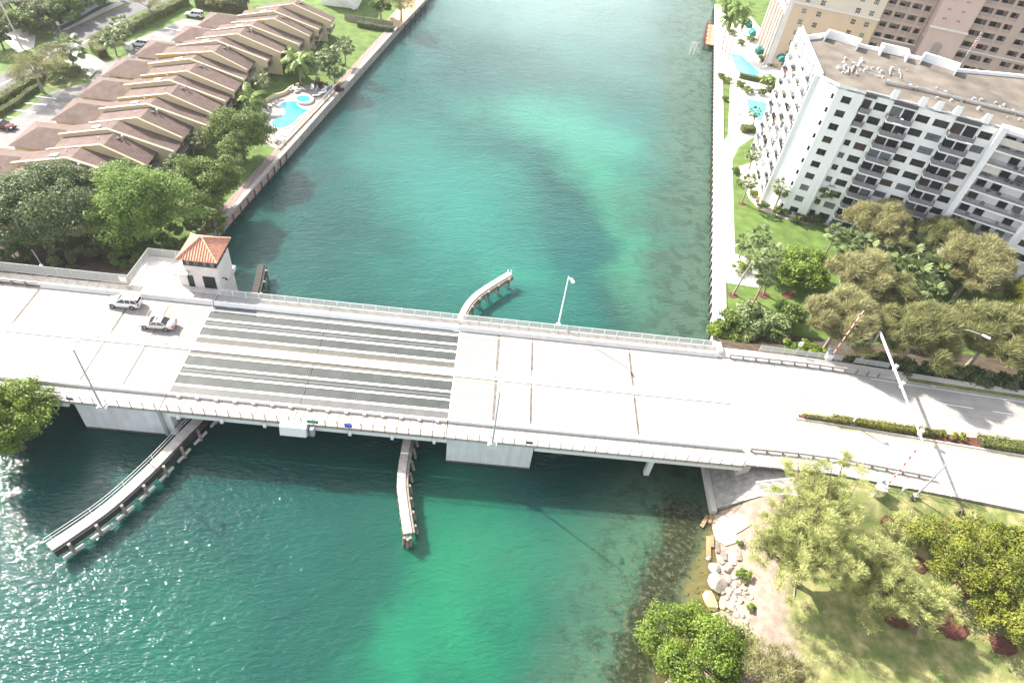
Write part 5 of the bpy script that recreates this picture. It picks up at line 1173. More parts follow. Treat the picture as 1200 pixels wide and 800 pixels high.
# palms on the condominium lawn
for (bx, by, tx, ty, r, w) in ((859, 345, 888, 300, 1.9, 'leaning, with mulch ring nearest the seawall'), (884, 353, 899, 322, 1.9, 'nearest the bridge on the lawn patch'), (895, 345, 905, 297, 2.0, 'behind the leaning palm by the clipped bush'), (866, 302, 873, 282, 1.7, 'small, above the clipped bush'), (876, 306, 892, 275, 1.9, 'slim, between bush and lawn'), (964, 304, 980, 272, 1.8, 'single, in the middle of the lawn edge'), (869, 238, 879, 212, 1.6, 'at the west corner bed of the white condominium'), (907, 246, 917, 219, 1.9, 'at the blank corner of the white condominium'), (946, 251, 958, 228, 1.9, 'left of the pair against the front windows'), (952, 254, 972, 219, 2.2, 'right of the pair against the front windows'), (1030, 248, 1040, 230, 2.0, 'against the lowest balconies'), (878, 198, 882, 180, 1.5, 'at the west balconies of the white condominium'), (881, 152, 885, 131, 1.5, 'beside the small rectangular pool')):
    t = palm('cabbage palm '+w, bx, by, tx, ty, LZ, r, group='cabbage palms round the white condominium')
for (bx, by, tx, ty, r, w) in ((850, 62, 856, 22, 2.6, 'tallest on the terrace'), (853, 70, 868, 10, 2.8, 'leaning over the awnings'), (846, 60, 852, 5, 2.4, 'nearest the seawall'), (868, 40, 872, 22, 2.4, 'beside the green awnings'), (900, 104, 898, 93, 1.5, 'left of the two small ones between the pools'), (906, 106, 908, 95, 1.5, 'right of the two small ones between the pools')):
    palm('coconut palm '+w, bx, by, tx, ty, LZ, r, 'feather', 'coconut palms on the terrace of the peach condominium')
for (px, py, r, h, m, w) in ((866, 313, 1.7, 1.7, L_lime, 'clipped round beside the paved patch'), (862, 200, 1, 1, L_mid, 'one, first along the wavy bed'), (868, 214, 1, 1.1, L_mid, 'two, second along the wavy bed'), (884, 226, 1.1, 1.2, L_lime, 'beside the orange patio'), (893, 240, 1.3, 1.4, L_mid, 'at the blank corner'), (909, 246, 1.2, 1.3, L_lime, 'under the corner palm'), (921, 250, 1.1, 1.1, L_mid, 'first under the front windows'), (936, 254, 1.6, 1.3, L_mid, 'under the pair of palms'), (954, 257, 1.8, 1.3, L_dark, 'at the front door'), (851, 116, .9, 1.1, L_lime, 'alone on the strip of lawn'), (849, 92, 2.0, 1.2, L_yel, 'yellowish at the end of the lawn strip'), (877, 106, 1.3, 1.6, L_lime, 'left of the pool bench'), (893, 108, 1.1, 1.6, L_lime, 'right of the pool bench'), (868, 99, 1.4, 1.5, L_mid, 'behind the left bench bush'), (889, 60, 1.4, 1.3, L_mid, 'at the terrace planter'), (893, 70, 1.4, 1.2, L_mid, 'at the building foot'), (868, 50, 1.5, 1.4, L_mid, 'below the awnings'), (880, 46, 1.5, 1.3, L_mid, 'between the awnings'), (858, 38, 1.4, 1.5, L_mid, 'at the terrace wall')):
    shrub('garden shrub '+w, px, py, LZ, r, h, m, group='garden shrubs at the condominium pools')
hedge('clipped hedge south of the small rectangular pool', [P(868, 154, LZ).xy, P(883, 155, LZ).xy], 2.2, 1.6, LZ)
hedge('long clipped hedge between the two right pools', [P(866, 91, LZ).xy, P(912, 101, LZ).xy], 1.4, 1.3, LZ, L_mid)
hedge('short hedge right of the pool bench', [P(899, 107, LZ).xy, P(912, 110, LZ).xy], 1.8, 1.2, LZ, L_mid)
hedge('curved planter hedge at the foot of the peach condominium', [P(890, 68, LZ).xy, P(899, 77, LZ).xy, P(915, 80, LZ).xy], 1.0, .9, LZ, L_mid)
# ---- median planting
zf_ = lambda x: road_z(x)+.15
hedge('yellow-green low hedge in the tip of the road median', [(46.6, 61.8), (50.5, 61.7)], .7, .4, road_z(47), L_yel, 60, .2, zf=zf_, group='hedges of the road median')
hedge('olive hedge filling the middle of the road median', [(50.8, 61.75), (58, 61.55), (66.4, 61.35)], 1.0, .75, road_z(51), L_yel, 60, .22, zf=zf_, group='hedges of the road median')
hedge('dense green hedge in the right part of the road median', [(72.5, 61.1), (84, 60.6), (98, 60.1)], 1.9, .8, road_z(72), L_hedge, 60, .22, zf=zf_, group='hedges of the road median')
for i, (x, y) in enumerate(((67.4, 61.6), (68.2, 60.9), (69.0, 61.5), (69.9, 61.0), (70.3, 61.7))):
    tree('small yellow clump plant on red mulch of the road median', 0, 0, 0, .5, .35, L_yel, 6, 60, .22, loc=(x, y, zf_(x)+.3), zb=zf_(x), name='clump_plant', category='plant', group='yellow clumps on the median mulch', trunk_r=.03, cl=.5)
# ---- south-east park
def pinetree(label, base, tips, m=L_feather, strands=150, tuft=1.5, r=.45, group=None, zup=0):
    """open coastal pine: leaning trunk, long limbs carrying drooping tufts of needles"""
    b_ = G(*base); t = thing('pine_tree', label, 'tree', b_, group=group); mb = MB(); C_, A_ = [], []
    fork = Vector((-.5, .6, 2.2)); mb.path([(0, 0, -.4), fork*.5, fork], [r*1.3, r, r*.85], 8)
    for (px, py, z, sz) in tips:
        z = z*1.0+zup; e = P(px, py, z)-b_; e.z = z-b_.z; mid = fork.lerp(e, .5)+Vector((rng.normal()*.5, rng.normal()*.5, .8)); pts = [fork, fork.lerp(mid, .5)+Vector((0, 0, .3)), mid, mid.lerp(e, .55), e]; mb.path(pts, [r*.6, r*.45, r*.33, r*.2, .04], 6)
        for k in range(int(22*sz)):
            f = rng.uniform(.45, 1.06); p = mid.lerp(e, (f-.45)/.55); p = np.array(p)+rng.normal(0, 1, 3)*np.array([1.15, 1.15, .9])*sz
            d = np.array(e-fork); d /= np.linalg.norm(d); n = int(strands*1.0*rng.uniform(.4, 1.4)); u = unit(n); u[:, 2] = u[:, 2]*.7
            rad = rng.uniform(.05, 1, (n, 1))**.7*tuft*rng.uniform(.3, .7); C_.append(p+u*rad); A_.append(u*.7+d*.35+unit(n)*.3+np.array([.25, .1, .25]))
    C_ = np.concatenate(C_); A_ = np.concatenate(A_); n = len(C_); ln = rng.uniform(.25, .75, n)
    link('crown', cards_mesh('crown', C_, A_, unit(n), ln, ln*.085, droop=.2), m, t); mb.build('trunk', mat('pine_bark', (.16, .11, .085), .95, .3, 3, .5), t, world=False); return t
pinetree('large feathery coastal pine leaning over the sandy bank by the bridge end', (932, 684), ((955, 560, 9, 1.1), (975, 548, 10, 1.0), (935, 540, 9.5, .8), (918, 585, 7.5, 1.1), (897, 620, 6.5, 1.1), (890, 640, 5.5, .8), (925, 625, 8, 1.3), (955, 612, 8.5, 1.4), (985, 600, 8, 1.2), (965, 640, 7.5, 1.3), (930, 655, 6.5, 1.2), (1000, 630, 7, 1.0), (985, 660, 6, 1.0), (1005, 565, 9, .8), (990, 535, 10, .5), (960, 590, 9.5, 1.2)), strands=260, zup=4.5)
pinetree('smaller feathery pine right of the large coastal pine on the park lawn', (1022, 708), ((1010, 655, 6, .9), (1035, 662, 6, .9), (1055, 680, 5.5, .8), (1012, 690, 5, .8), (1040, 700, 4.5, .8), (995, 680, 5.5, .7), (1065, 660, 5.5, .6), (1045, 640, 6.5, .9), (1022, 672, 6, 1.0), (1060, 705, 4.5, .9), (1025, 715, 4, .7), (1075, 685, 5, .8)), strands=230, r=.28, zup=3)
pinetree('pale feathery pine standing between smaller pine and broad yellow-green tree', (1072, 742), ((1075, 700, 5, .9), (1095, 690, 5.5, .8), (1060, 690, 5.5, .8), (1088, 715, 4.5, .8), (1105, 710, 4.5, .6)), strands=220, r=.22, zup=2)
pinetree('pale feathery pine at the bottom frame edge beside the round bush', (915, 830), ((885, 775, 5, 1), (905, 765, 5.5, .9), (930, 780, 5, .9), (895, 795, 5.5, 1.0), (920, 800, 5, .9), (945, 795, 4.5, .7)), L_tan, 170, r=.25)
pinetree('young thin pine below the south sidewalk lamp', (1078, 640), ((1050, 605, 5.5, .5), (1065, 612, 5, .5), (1040, 620, 4.5, .5), (1060, 630, 4, .5)), strands=120, r=.15)
tree('broad yellow-green tree on red mulch at the right edge of the park', 1135, 655, 6.0, 6.4, 3.8, L_yel, 130, 170, .28, cl=.2)
tree('yellow-green tree cut by the lower right frame corner', 1190, 722, 5.5, 4.6, 3.4, L_yel, 90, 190, .28, cl=.2)
tree('yellow-green bushy tree at the right frame edge by the sidewalk', 1192, 645, 5.0, 3.4, 2.6, L_yel, 50, 240, .36)
tree('dense round bright green bush growing at the water edge, bottom of frame', 822, 766, 3.2, 6.2, 3.2, L_lime, 150, 210, .27, cl=.2, zb=.6, low=-.6)
tree('small dark green tree below the south sidewalk railing', 1058, 592, 3.8, 1.5, 1.5, L_mid, 18, 160, .34)
tree('small dense green tree beside the gantry shadow', 1116, 608, 3.6, 2.1, 1.7, L_mid, 26, 190, .34)
tree('small green tree under the branches of the smaller pine', 1024, 660, 3.2, 1.3, 1.2, L_mid, 14, 150, .34)
for (px, py, r, h, w) in ((872, 674, .9, 1.1, 'larger one among the boulders'), (879, 712, .55, .7, 'smaller one by the sand'), (867, 636, .5, .6, 'next to the timber planks')):
    v = G(px, py); shrub('small bright green sapling bush on the bank, '+w, px, py, v.z, r, h, L_lime, n=8, leaves=90, leaf=.24, group='saplings on the rocky bank')
# ================================================================ MULCH, POOLS, STREETS, SMALL THINGS
def disc(name, v, r, m, zf=None, squash=.8):
    n = 44; mb = MB(); q = [(v.x+math.cos(a)*r*(1+.12*math.sin(3*a+v.x)+rng.uniform(-.1, .1)), v.y+math.sin(a)*r*squash*(1+.1*math.sin(2*a+v.y)+rng.uniform(-.1, .1))) for a in [2*math.pi*i/n for i in range(n)]]
    zf = zf or (lambda x, y: v.z); mb.add([(x, y, zf(x, y)+.05) for x, y in q], [tuple(range(n))]); o = mb.build(name, m); o['kind'] = 'structure'; return o
for px, py, r in ((1050, 722, 1.7), (1040, 612, .9), (1078, 662, 1.0), (1112, 733, 2.0), (1174, 756, 1.6), (1132, 690, 1.8), (1108, 650, 1.0)): disc('mulch_ring', G(px, py), r, M_mulch, lambda x, y: park_z(x, y)+.10)
for px, py, r in ((859, 346, .9), (884, 354, 1.1), (895, 346, 1.1), (964, 305, .9), (869, 239, .8), (924, 346, 1.3)): disc('mulch_ring', P(px, py, LZ), r, M_mulch)
# wavy planted bed at the foot of the white condominium
sheet('planting_bed', [(v.x, v.y) for v in [P(*q, LZ) for q in ((862, 196), (868, 205), (866, 212), (873, 221), (877, 232), (886, 242), (895, 248), (915, 255), (945, 263), (968, 264), (960, 250), (920, 244), (900, 232), (890, 205), (884, 190))]], LZ+.035, mat('pale_gravel_bed', (.42, .36, .31), .95, .2, 1.5))
disc('patio', P(889, 229, LZ), 1.4, mat('orange_patio', (.55, .30, .13), .8, .1, 2))
# ---- boulders and timbers on the bank
def boulder(label, px, py, r, squash=.55, m=None, z=None):
    v = G(px, py); n = len(bpy.data.objects); bm = bmesh.new(); bmesh.ops.create_icosphere(bm, subdivisions=2, radius=1)
    rr = random.Random(px*31+py); cuts = [(Vector((rr.uniform(-1, 1), rr.uniform(-1, 1), rr.uniform(-.3, 1))).normalized(), rr.uniform(.55, .85)) for _ in range(9)]
    for q in bm.verts:
        for nn, d in cuts:
            k = q.co.dot(nn)
            if k > d: q.co -= nn*(k-d)
        q.co.x *= r*1.05; q.co.y *= r*rr.uniform(.9, .95); q.co.z *= r*squash
    bmesh.ops.rotate(bm, verts=bm.verts, matrix=Matrix.Rotation(rr.random()*6, 3, 'Z'))
    me = bpy.data.meshes.new('boulder'); bm.to_mesh(me); bm.free(); o = link('boulder', me, m or M_rock); o.location = (v.x, v.y, max(v.z, -.05)+r*squash*.45)
    return tag(o, label, 'rock', 'boulders on the bank')
M_rock = mat('limestone_boulder', (.34, .30, .255), .9, .25, 1.6, .8, stain=.45, bscale=5); M_rock2 = mat('grey_rubble', (.25, .225, .195), .9, .3, 1.6, .8, stain=.4, bscale=5); M_rock_y = mat('wet_yellow_boulder', (.50, .40, .18), .7, .2, 1.2, .4, bscale=4)
RK = [(840, 683, 1.45, 'largest pale boulder, upper of the two big ones in the shallows'), (831, 706, 1.25, 'big yellowish boulder standing in the shallow water'), (838, 667, .95, 'boulder above the largest one'), (853, 666, .75, 'boulder below the timber planks'), (854, 679, .7, 'flat boulder beside the largest one'), (846, 694, .55, 'small boulder under the largest one'), (855, 694, .65, 'boulder left of the sapling'), (863, 684, .5, 'small boulder above the sapling bush'), (866, 694, .55, 'small boulder right of its row'), (848, 711, .6, 'boulder beside the yellowish one'), (858, 712, .7, 'boulder above the round bush'), (868, 704, .5, 'small boulder on the sand edge'), (838, 722, .6, 'boulder touching the round bush'), (852, 700, .4, 'pebble sized boulder in the gap'), (873, 690, .4, 'loose stone near the sand'), (861, 700, .45, 'stone in the middle of the heap'), (845, 657, .6, 'boulder under the lowest plank'), (830, 655, .5, 'half sunk boulder in the shallows'), (863, 720, .5, 'stone behind the round bush'), (880, 700, .35, 'lone stone on the sand')]
for px, py, r, w in RK: boulder('limestone '+w if 'yellow' not in w else w, px, py, r, m=M_rock_y if 'yellow' in w else M_rock)
rr_ = random.Random(11)
for k in range(46):
    f = rr_.random(); px = lerp(843, 872, rr_.random())+(6 if f > .5 else 0); py = lerp(646, 730, f)
    boulder('small pale rubble stone in the heap between the boulders and the sand', px, py, rr_.uniform(.16, .42), rr_.uniform(.5, .8), m=rr_.choice([M_rock, M_rock2, M_rock2, M_conc_d]))
M_timber = mat('yellowed_timber', (.27, .20, .11), .85, .25, 2, .3, stain=.3)
k = 0
for (ax_, ay, bx_, by_, w, m, lb) in ((829, 630, 829, 654, .55, M_timber, 'longest, standing in the shallow water'), (834, 628, 834, 642, .4, M_timber, 'beside the longest'), (841, 635, 841, 648, .4, M_wood, 'short, under the slab edge'), (846, 645, 846, 657, .4, M_wood, 'left of the pale wide plank'), (849, 645, 850, 657, .35, M_wood, 'narrow one next to the wide plank'), (857, 648, 858, 662, .75, M_conc, 'wide and pale in the middle'), (865, 645, 866, 657, .6, M_wood, 'rightmost short one'), (820, 620, 828, 606, .5, M_timber, 'slanting in the water near the apron corner'), (833, 604, 830, 615, .4, M_timber, 'first by the apron corner'), (838, 605, 836, 614, .35, M_timber, 'second by the apron corner')):
    a, b_ = G(ax_, ay), G(bx_, by_); a.z = max(a.z, 0)+.12; b_.z = max(b_.z, 0)+.1; d = (b_-a); t = MB(); t.obox(((a.x+b_.x)/2, (a.y+b_.y)/2), math.atan2(d.y, d.x), d.length, w, (a.z+b_.z)/2-.1, (a.z+b_.z)/2+.14)
    tag(t.build('timber_beam', m), 'broken timber beam on the bank, '+lb, 'timber', 'timbers on the bank'); k += 1
v = G(852, 608); mb = MB(); q = [G(*p) for p in ((829, 601), (845, 604), (872, 602), (880, 615), (862, 626), (868, 634), (850, 640), (838, 633), (834, 618))]
mb.prism([(p.x, p.y) for p in q], 0.0, lambda x, y: park_z(x, y)+.16); tag(mb.build('concrete_slab', mat('sandy_slab', (.33, .285, .24), .9, .12, 1, .4, stain=.25)), 'broken pale concrete slab sloping into the water below the bridge apron', 'slab')
for i, (px, py, l, a_) in enumerate(((910, 690, 1.8, .9), (905, 640, 1.5, .4), (930, 700, 1.6, 1.2), (890, 655, 1.2, 2.2))):
    v = G(px, py); mb = MB(); mb.path([(v.x, v.y, v.z+.08), (v.x+math.cos(a_)*l*.5, v.y+math.sin(a_)*l*.5+.15, v.z+.16), (v.x+math.cos(a_)*l, v.y+math.sin(a_)*l, v.z+.1)], [.09, .07, .03], 5)
    tag(mb.build('fallen_branch', M_trunk_l), 'dry fallen branch on the sandy bank, '+('near the pine foot', 'left of the pine crown', 'longest on the sand', 'by the timber planks')[i], 'branch', 'fallen branches on the bank')
# ---- pools
M_pool = mat('pool_water', (.03, .30, .34), .06, .12, .5, spec=.5, bump=.25, bscale=3); M_pool2 = mat('pool_water_pale', (.10, .56, .62), .06, .08, .5, spec=.5, bump=.25, bscale=3)
M_deckp = mat('pool_deck', (.26, .235, .215), .85, .08, 1.0, stain=.1); M_deckl = mat('pool_coping', (.60, .57, .54), .8, .05, 1)
sheet('pool_deck', [(v.x, v.y) for v in [P(*q, LZ) for q in ((312, 170), (303, 132), (315, 119), (341, 104), (365, 99), (392, 101), (395, 105), (327, 176))]], LZ+.03, M_deckp)
def pool_thing(name, label, pts, zc=LZ, water=M_pool, cop=.45, cat='swimming pool', n=6):
    q = [P(*p, zc+.1) for p in pts]; q = smooth(q+[q[0]], n)[:-1] if n else q; c = sum(q, Vector())/len(q); t = thing(name, label, cat, (c.x, c.y, zc))
    out = [c+(v-c)*(1+cop/max(.5, (v-c).length)) for v in q]; mb = MB(); nn = len(q)
    mb.add([(v.x, v.y, zc+.05) for v in out]+[(v.x, v.y, zc+.12) for v in out]+[(v.x, v.y, zc+.12) for v in q]+[(v.x, v.y, zc+.04) for v in q], [f for i in range(nn) for f in ((i, (i+1) % nn, nn+(i+1) % nn, nn+i), (nn+i, nn+(i+1) % nn, 2*nn+(i+1) % nn, 2*nn+i), (2*nn+i, 2*nn+(i+1) % nn, 3*nn+(i+1) % nn, 3*nn+i))])
    mb.build('coping', M_deckl, t); mb = MB(); mb.add([(v.x, v.y, zc+.07) for v in q], [tuple(range(nn))]); w = flat_tri(mb.build('water_surface', water, t)); return t
pool_thing('swimming_pool', 'kidney shaped turquoise swimming pool beside the riverside walk', ((325, 125), (332, 120), (345, 119), (349, 124), (356, 128), (361, 129), (352, 136), (343, 145), (331, 150), (319, 147), (321, 140), (331, 136), (334, 131), (331, 127)))
sp = P(356, 118, LZ); sp_t = thing('spa_tub', 'small round raised spa tub at the end of the kidney pool', 'hot tub', sp)
mb = MB(); ring = [2*math.pi*i/24 for i in range(24)]
mb.loft([[(sp.x+math.cos(a)*r, sp.y+math.sin(a)*r, z) for a in ring] for r, z in ((2.15, LZ), (2.15, LZ+.5), (1.5, LZ+.5), (1.5, LZ+.2))]); mb.build('rim', M_deckl, sp_t)
mb = MB(); mb.add([(sp.x+math.cos(a)*1.49, sp.y+math.sin(a)*1.49, LZ+.38) for a in ring], [tuple(range(24))]); mb.build('water_surface', mat('spa_water', (.05, .40, .33), .08, .1, 1, bump=.4), sp_t)
pool_thing('swimming_pool', 'rectangular turquoise pool beside the white condominium', ((875.5, 115.5), (898, 121), (903, 125), (901, 140), (889, 142), (884, 136), (877, 129)), water=M_pool2, n=0)
pool_thing('swimming_pool', 'large angular turquoise pool on the terrace of the peach condominium', ((856, 63), (870, 65), (875, 72), (892, 86), (884, 90), (864, 84)), water=M_pool2, n=0)
# low wall and white railing round the left pool deck
wl = thing('garden_wall', 'low cream wall curving along the lawn side of the left pool deck', 'wall', P(315, 119, LZ)); q = smooth([P(*p, LZ) for p in ((301, 134), (308, 124), (318, 116), (333, 111), (341, 105), (350, 101))], 5)
mb = MB()
for a, b_ in zip(q, q[1:]): d = b_-a; mb.obox(((a.x+b_.x)/2, (a.y+b_.y)/2), math.atan2(d.y, d.x), d.length+.1, .35, LZ-.05, LZ+.75)
mb.build('wall', M_cream, wl)
pf = thing('pool_fence', 'white picket railing on a low cream kerb between left pool and riverside walk', 'fence', P(326, 177, LZ))
a, b_ = P(327, 176, LZ), P(395, 105, LZ); d = b_-a; mb = MB(); mb.obox(((a.x+b_.x)/2, (a.y+b_.y)/2), math.atan2(d.y, d.x), d.length, .3, LZ-.05, LZ+.4); mb.build('kerb', M_cream, pf)
rail_parts('railing', pf, [(tuple(a.xy)+(0,), tuple(b_.xy)+(0,))], lambda x: LZ+.4, 1.05, 2.4, 'bars', M_white_m, M_white_m)
# sun loungers (prototype + copies), tables with parasols
def make_lounger():
    t = thing('sun_lounger', 'x', 'sun lounger'); mb = MB(); mb.box(-.95, .45, -.33, .33, .30, .36); mb.hexa([(.45, -.33, .30), (1.0, -.33, .62), (1.0, .33, .62), (.45, .33, .30), (.42, -.33, .36), (.97, -.33, .70), (.97, .33, .70), (.42, .33, .36)]); mb.build('sling', M_white, t, world=False)
    for x, y in ((-.8, -.28), (-.8, .28), (.4, -.28), (.4, .28)): MB().box(x-.03, x+.03, y-.03, y+.03, 0, .30).build('leg', M_white_m, t, world=False)
    return t
lg0 = make_lounger(); first = True
spots = [((311, 133), 2.6, 'leftmost of the row on the townhouse side'), ((308, 129), 2.6, 'second of the row on the townhouse side'), ((314, 124), 2.6, 'farthest of the row on the townhouse side'), ((305, 136), 2.6, 'nearest the big round tree'), ((366, 104), 1.7, 'left of the pair under the palm cluster'), ((373, 103), 1.7, 'right of the pair under the palm cluster'), ((371, 113), .4, 'beside the spa tub'), ((380, 106), 1.2, 'near the far fence corner, left'), ((385, 102), 1.2, 'in the far fence corner'), ((378, 110), .6, 'close to the white railing')]
spotsR = [((862, 100), 1.2, 'at the left end of the rectangular pool terrace'), ((866, 112), 1.4, 'upper one on the pale terrace'), ((862, 122), 1.4, 'middle one on the pale terrace'), ((866, 133), 1.3, 'lower one on the pale terrace'), ((863, 143), 1.3, 'lowest on the pale terrace'), ((878, 146), 1.2, 'beside the hedge of the rectangular pool'), ((907, 130), .3, 'against the white condominium'), ((866, 108), 1.5, 'right behind the left one'), ((895, 80), .6, 'at the angular pool')]
for (pp, rz, w) in spots+spotsR:
    o = lg0 if first else copy_tree(lg0); first = False
    o.location = P(*pp, LZ+.04); o.rotation_euler.z = rz; o['label'] = 'white sun lounger '+w; o['group'] = 'white sun loungers at the pools'
tb0 = None
for (pp, c_, w) in (((346, 107), (.0, .035, .02), 'green folded parasol by the palm cluster'), ((325, 160), (.0, .03, .02), 'dark green folded parasol at the near deck corner'), ((330, 166), None, 'no parasol in the near fence corner'), ((322, 165), None, 'no parasol beside the round tree')):
    v = P(*pp, LZ+.04); t = thing('patio_table', 'round white patio table with '+w, 'table', v, group='round patio tables at the left pool')
    mb = MB(); mb.tube((0, 0, .68), (0, 0, .72), .7, .7, 14); mb.build('tabletop', M_white, t, world=False); MB().tube((0, 0, 0), (0, 0, .68), .06, .06, 6).build('leg', M_white_m, t, world=False)
    if c_:
        p = thing('parasol', w.split(' by ')[0].split(' at ')[0]+' standing through a white table '+('by the palm cluster' if 'by' in w else 'at the near deck corner'), 'parasol', (v.x, v.y, v.z+.73)); MB().tube((0, 0, 0), (0, 0, 1.9), .03, .03, 6).build('pole', M_white_m, p, world=False); mb = MB(); mb.tube((0, 0, .4), (0, 0, 1.8), .17, .06, 8); mb.build('canopy', mat('parasol_green'+w[:4], c_, .8, .1, 2), p, world=False)
    for k in range(4):
        a_ = k*math.pi/2+.5; mb = MB(); cx, cy_ = math.cos(a_)*1.05, math.sin(a_)*1.05; mb.obox((cx, cy_), a_, .45, .45, .40, .45); mb.obox((cx+math.cos(a_)*.22, cy_+math.sin(a_)*.22), a_, .05, .45, .45, .85)
        c = thing('patio_chair', 'white patio chair on the '+('north-east', 'north-west', 'south-west', 'south-east')[k]+' side of the table with '+w.split(' by ')[0].split(' at ')[0].split(' beside')[0].split(' in ')[0]+('' if c_ else ' near the fence' if 'fence' in w else ' near the tree'), 'chair', v, group='white patio chairs'); mb.build('seat', M_white_m, c, world=False)
        mb = MB(); [mb.obox((cx+dx, cy_+dy), a_, .05, .05, 0, .40) for dx in (-.18, .18) for dy in (-.18, .18)]; mb.build('leg_frame', M_white_m, c, world=False)
bn = thing('swing_bench', 'white canopy bench between two clipped bushes behind the rectangular pool', 'bench', P(885, 109, LZ)); v = P(885, 109, LZ)
MB().box(v.x-1.1, v.x+1.1, v.y-.4, v.y+.3, LZ+.4, LZ+.5).build('seat', M_white, bn); MB().box(v.x-1.1, v.x+1.1, v.y+.3, v.y+.4, LZ+.5, LZ+1.1).build('backrest', M_white, bn); MB().box(v.x-1.4, v.x+1.4, v.y-.7, v.y+.7, LZ+2.1, LZ+2.2).build('canopy', M_metal, bn)
for x in (-1.3, 1.3): MB().box(v.x+x-.05, v.x+x+.05, v.y-.05, v.y+.05, LZ, LZ+2.1).build('post', M_white_m, bn)
# ---- streets and parking beyond the townhouses
Z2 = LZ+.02
def area(name, px, z, m): return sheet(name, [(v.x, v.y) for v in [P(*q, LZ) for q in px]], z, m)
flat_tri(area('parking_lot', ((-60, 290), (-60, 190), (0, 150), (60, 108), (106, 96), (121, 72), (150, 66), (152, 50), (215, 22), (262, 28), (290, 32), (270, 90), (160, 180), (60, 240)), Z2, M_asph_l))
area('street', ((-60, 118), (0, 88), (62, 47), (66, 33), (126, 6), (160, -14), (230, -14), (165, 14), (118, 36), (104, 50), (110, 68), (50, 90), (0, 120), (-60, 160)), Z2+.004, M_asph)
area('entrance_apron', ((68, 78), (92, 58), (104, 62), (123, 74), (104, 92), (96, 82), (90, 74), (70, 76)), Z2+.008, M_conc)
area('pavement', ((72, 36), (122, 9), (140, 2), (146, 4), (128, 12), (80, 35)), Z2+.012, M_conc)
area('grass_verge', ((82, 36), (146, 4), (150, 6), (92, 33)), Z2+.016, M_grass2)
area('pavement', ((0, 36), (20, 30), (42, 42), (40, 56), (20, 62), (8, 50)), Z2+.012, M_conc)
area('planted_island', ((44, 92), (58, 78), (78, 74), (92, 80), (106, 90), (88, 100), (60, 104)), Z2+.02, M_grass2)
area('grass_verge', ((-60, 160), (0, 124), (44, 92), (50, 100), (0, 138), (-60, 178)), Z2+.014, M_grass)
area('grass_verge', ((96, 60), (104, 50), (118, 42), (160, 26), (214, 6), (216, 14), (160, 44), (152, 52), (150, 62), (126, 74)), Z2+.02, M_grass)
area('grass_verge', ((225, 12), (262, 17), (292, 26), (288, 30), (222, 18)), Z2+.02, M_grass)
mb = MB()
for i in range(16):
    if i < 8: a, b_ = P(12+i*-9.5+36, 140-i*-0-0, LZ), None
lines = [((8, 137), (26, 140)), ((16, 129), (42, 132)), ((28, 121), (54, 123)), ((41, 113), (66, 116)), ((-2, 145), (10, 148)), ((160, 56), (176, 60)), ((170, 47), (189, 50)), ((180, 41), (200, 45)), ((193, 33), (212, 36)), ((206, 26), (222, 30)), ((238, 20), (252, 24))]
for i, (p, q) in enumerate(lines):
    a, b_ = P(*p, LZ), P(*q, LZ); d = b_-a; MB().obox(((a.x+b_.x)/2, (a.y+b_.y)/2), math.atan2(d.y, d.x), d.length, .35, Z2+.003, Z2+.012).build('parking_bay_line', M_white)['kind'] = 'structure'
for p, q in (((95, 52), (117, 40)), ((128, 32), (145, 24)), ((40, 78), (58, 66)), ((0, 100), (20, 90))):
    a, b_ = P(*p, LZ), P(*q, LZ); d = b_-a; MB().obox(((a.x+b_.x)/2, (a.y+b_.y)/2), math.atan2(d.y, d.x), d.length, .25, Z2+.006, Z2+.016).build('lane_line', M_white)['kind'] = 'structure'
bw = thing('boundary_wall', 'pale blue garden wall with curving top beside the street', 'wall', P(70, 30, LZ)); q = [P(70, 31, LZ), P(88, 22, LZ), P(98, 17, LZ), P(112, 9, LZ), P(124, 3, LZ)]
mb = MB(); hs = (2.0, 2.1, 3.0, 2.9, 3.3)
for i, (a, b_) in enumerate(zip(q, q[1:])): n_ = Vector((-(b_-a).y, (b_-a).x, 0)).normalized()*.15; h0, h1 = LZ+hs[i], LZ+hs[i+1]; mb.hexa([(*(a-n_).xy, LZ), (*(b_-n_).xy, LZ), (*(b_+n_).xy, LZ), (*(a+n_).xy, LZ), (*(a-n_).xy, h0), (*(b_-n_).xy, h1), (*(b_+n_).xy, h1), (*(a+n_).xy, h0)])
mb.build('wall', mat('pale_blue_paint', (.36, .46, .53), .8, .06, .6, stain=.1), bw); MB().box(q[-1].x-.6, q[-1].x+.6, q[-1].y-.6, q[-1].y+.6, LZ, LZ+3.8).build('pillar', mat('pale_blue_paint', (1, 1, 1)), bw)
t = thing('street_sign', 'small white street sign post at the end of the blue wall', 'sign', P(71, 38, LZ)); v = P(71, 38, LZ); MB().tube(v, v+Vector((0, 0, 2.4)), .05, .05, 6).build('post', M_white_m, t); MB().box(v.x-.35, v.x+.35, v.y-.03, v.y+.03, LZ+1.7, LZ+2.5).build('panel', M_white, t)
up = thing('utility_pole', 'grey utility pole carrying three wires at the street junction', 'utility pole', P(26, 57, LZ)); b_ = P(26, 57, LZ); tp = Vector((b_.x-1.2, b_.y+.5, LZ+10.2))
MB().tube(b_, tp, .22, .15, 8).build('pole', M_conc, up); MB().tube(tp+Vector((-1, -.4, -.6)), tp+Vector((1, .4, -.6)), .07, .07, 6).build('crossarm', M_wood, up)
for k in (-1, 0, 1):
    a = tp+Vector((k*.9, k*.35, -.5)); 
    for e in (P(-70, 45+8*k, 11), P(190, -26+9*k, 10.5)):
        mid = (a+e)/2+Vector((0, 0, -.5)); MB().path([a, mid, e], .022, 4).build('wire', M_metal, up)
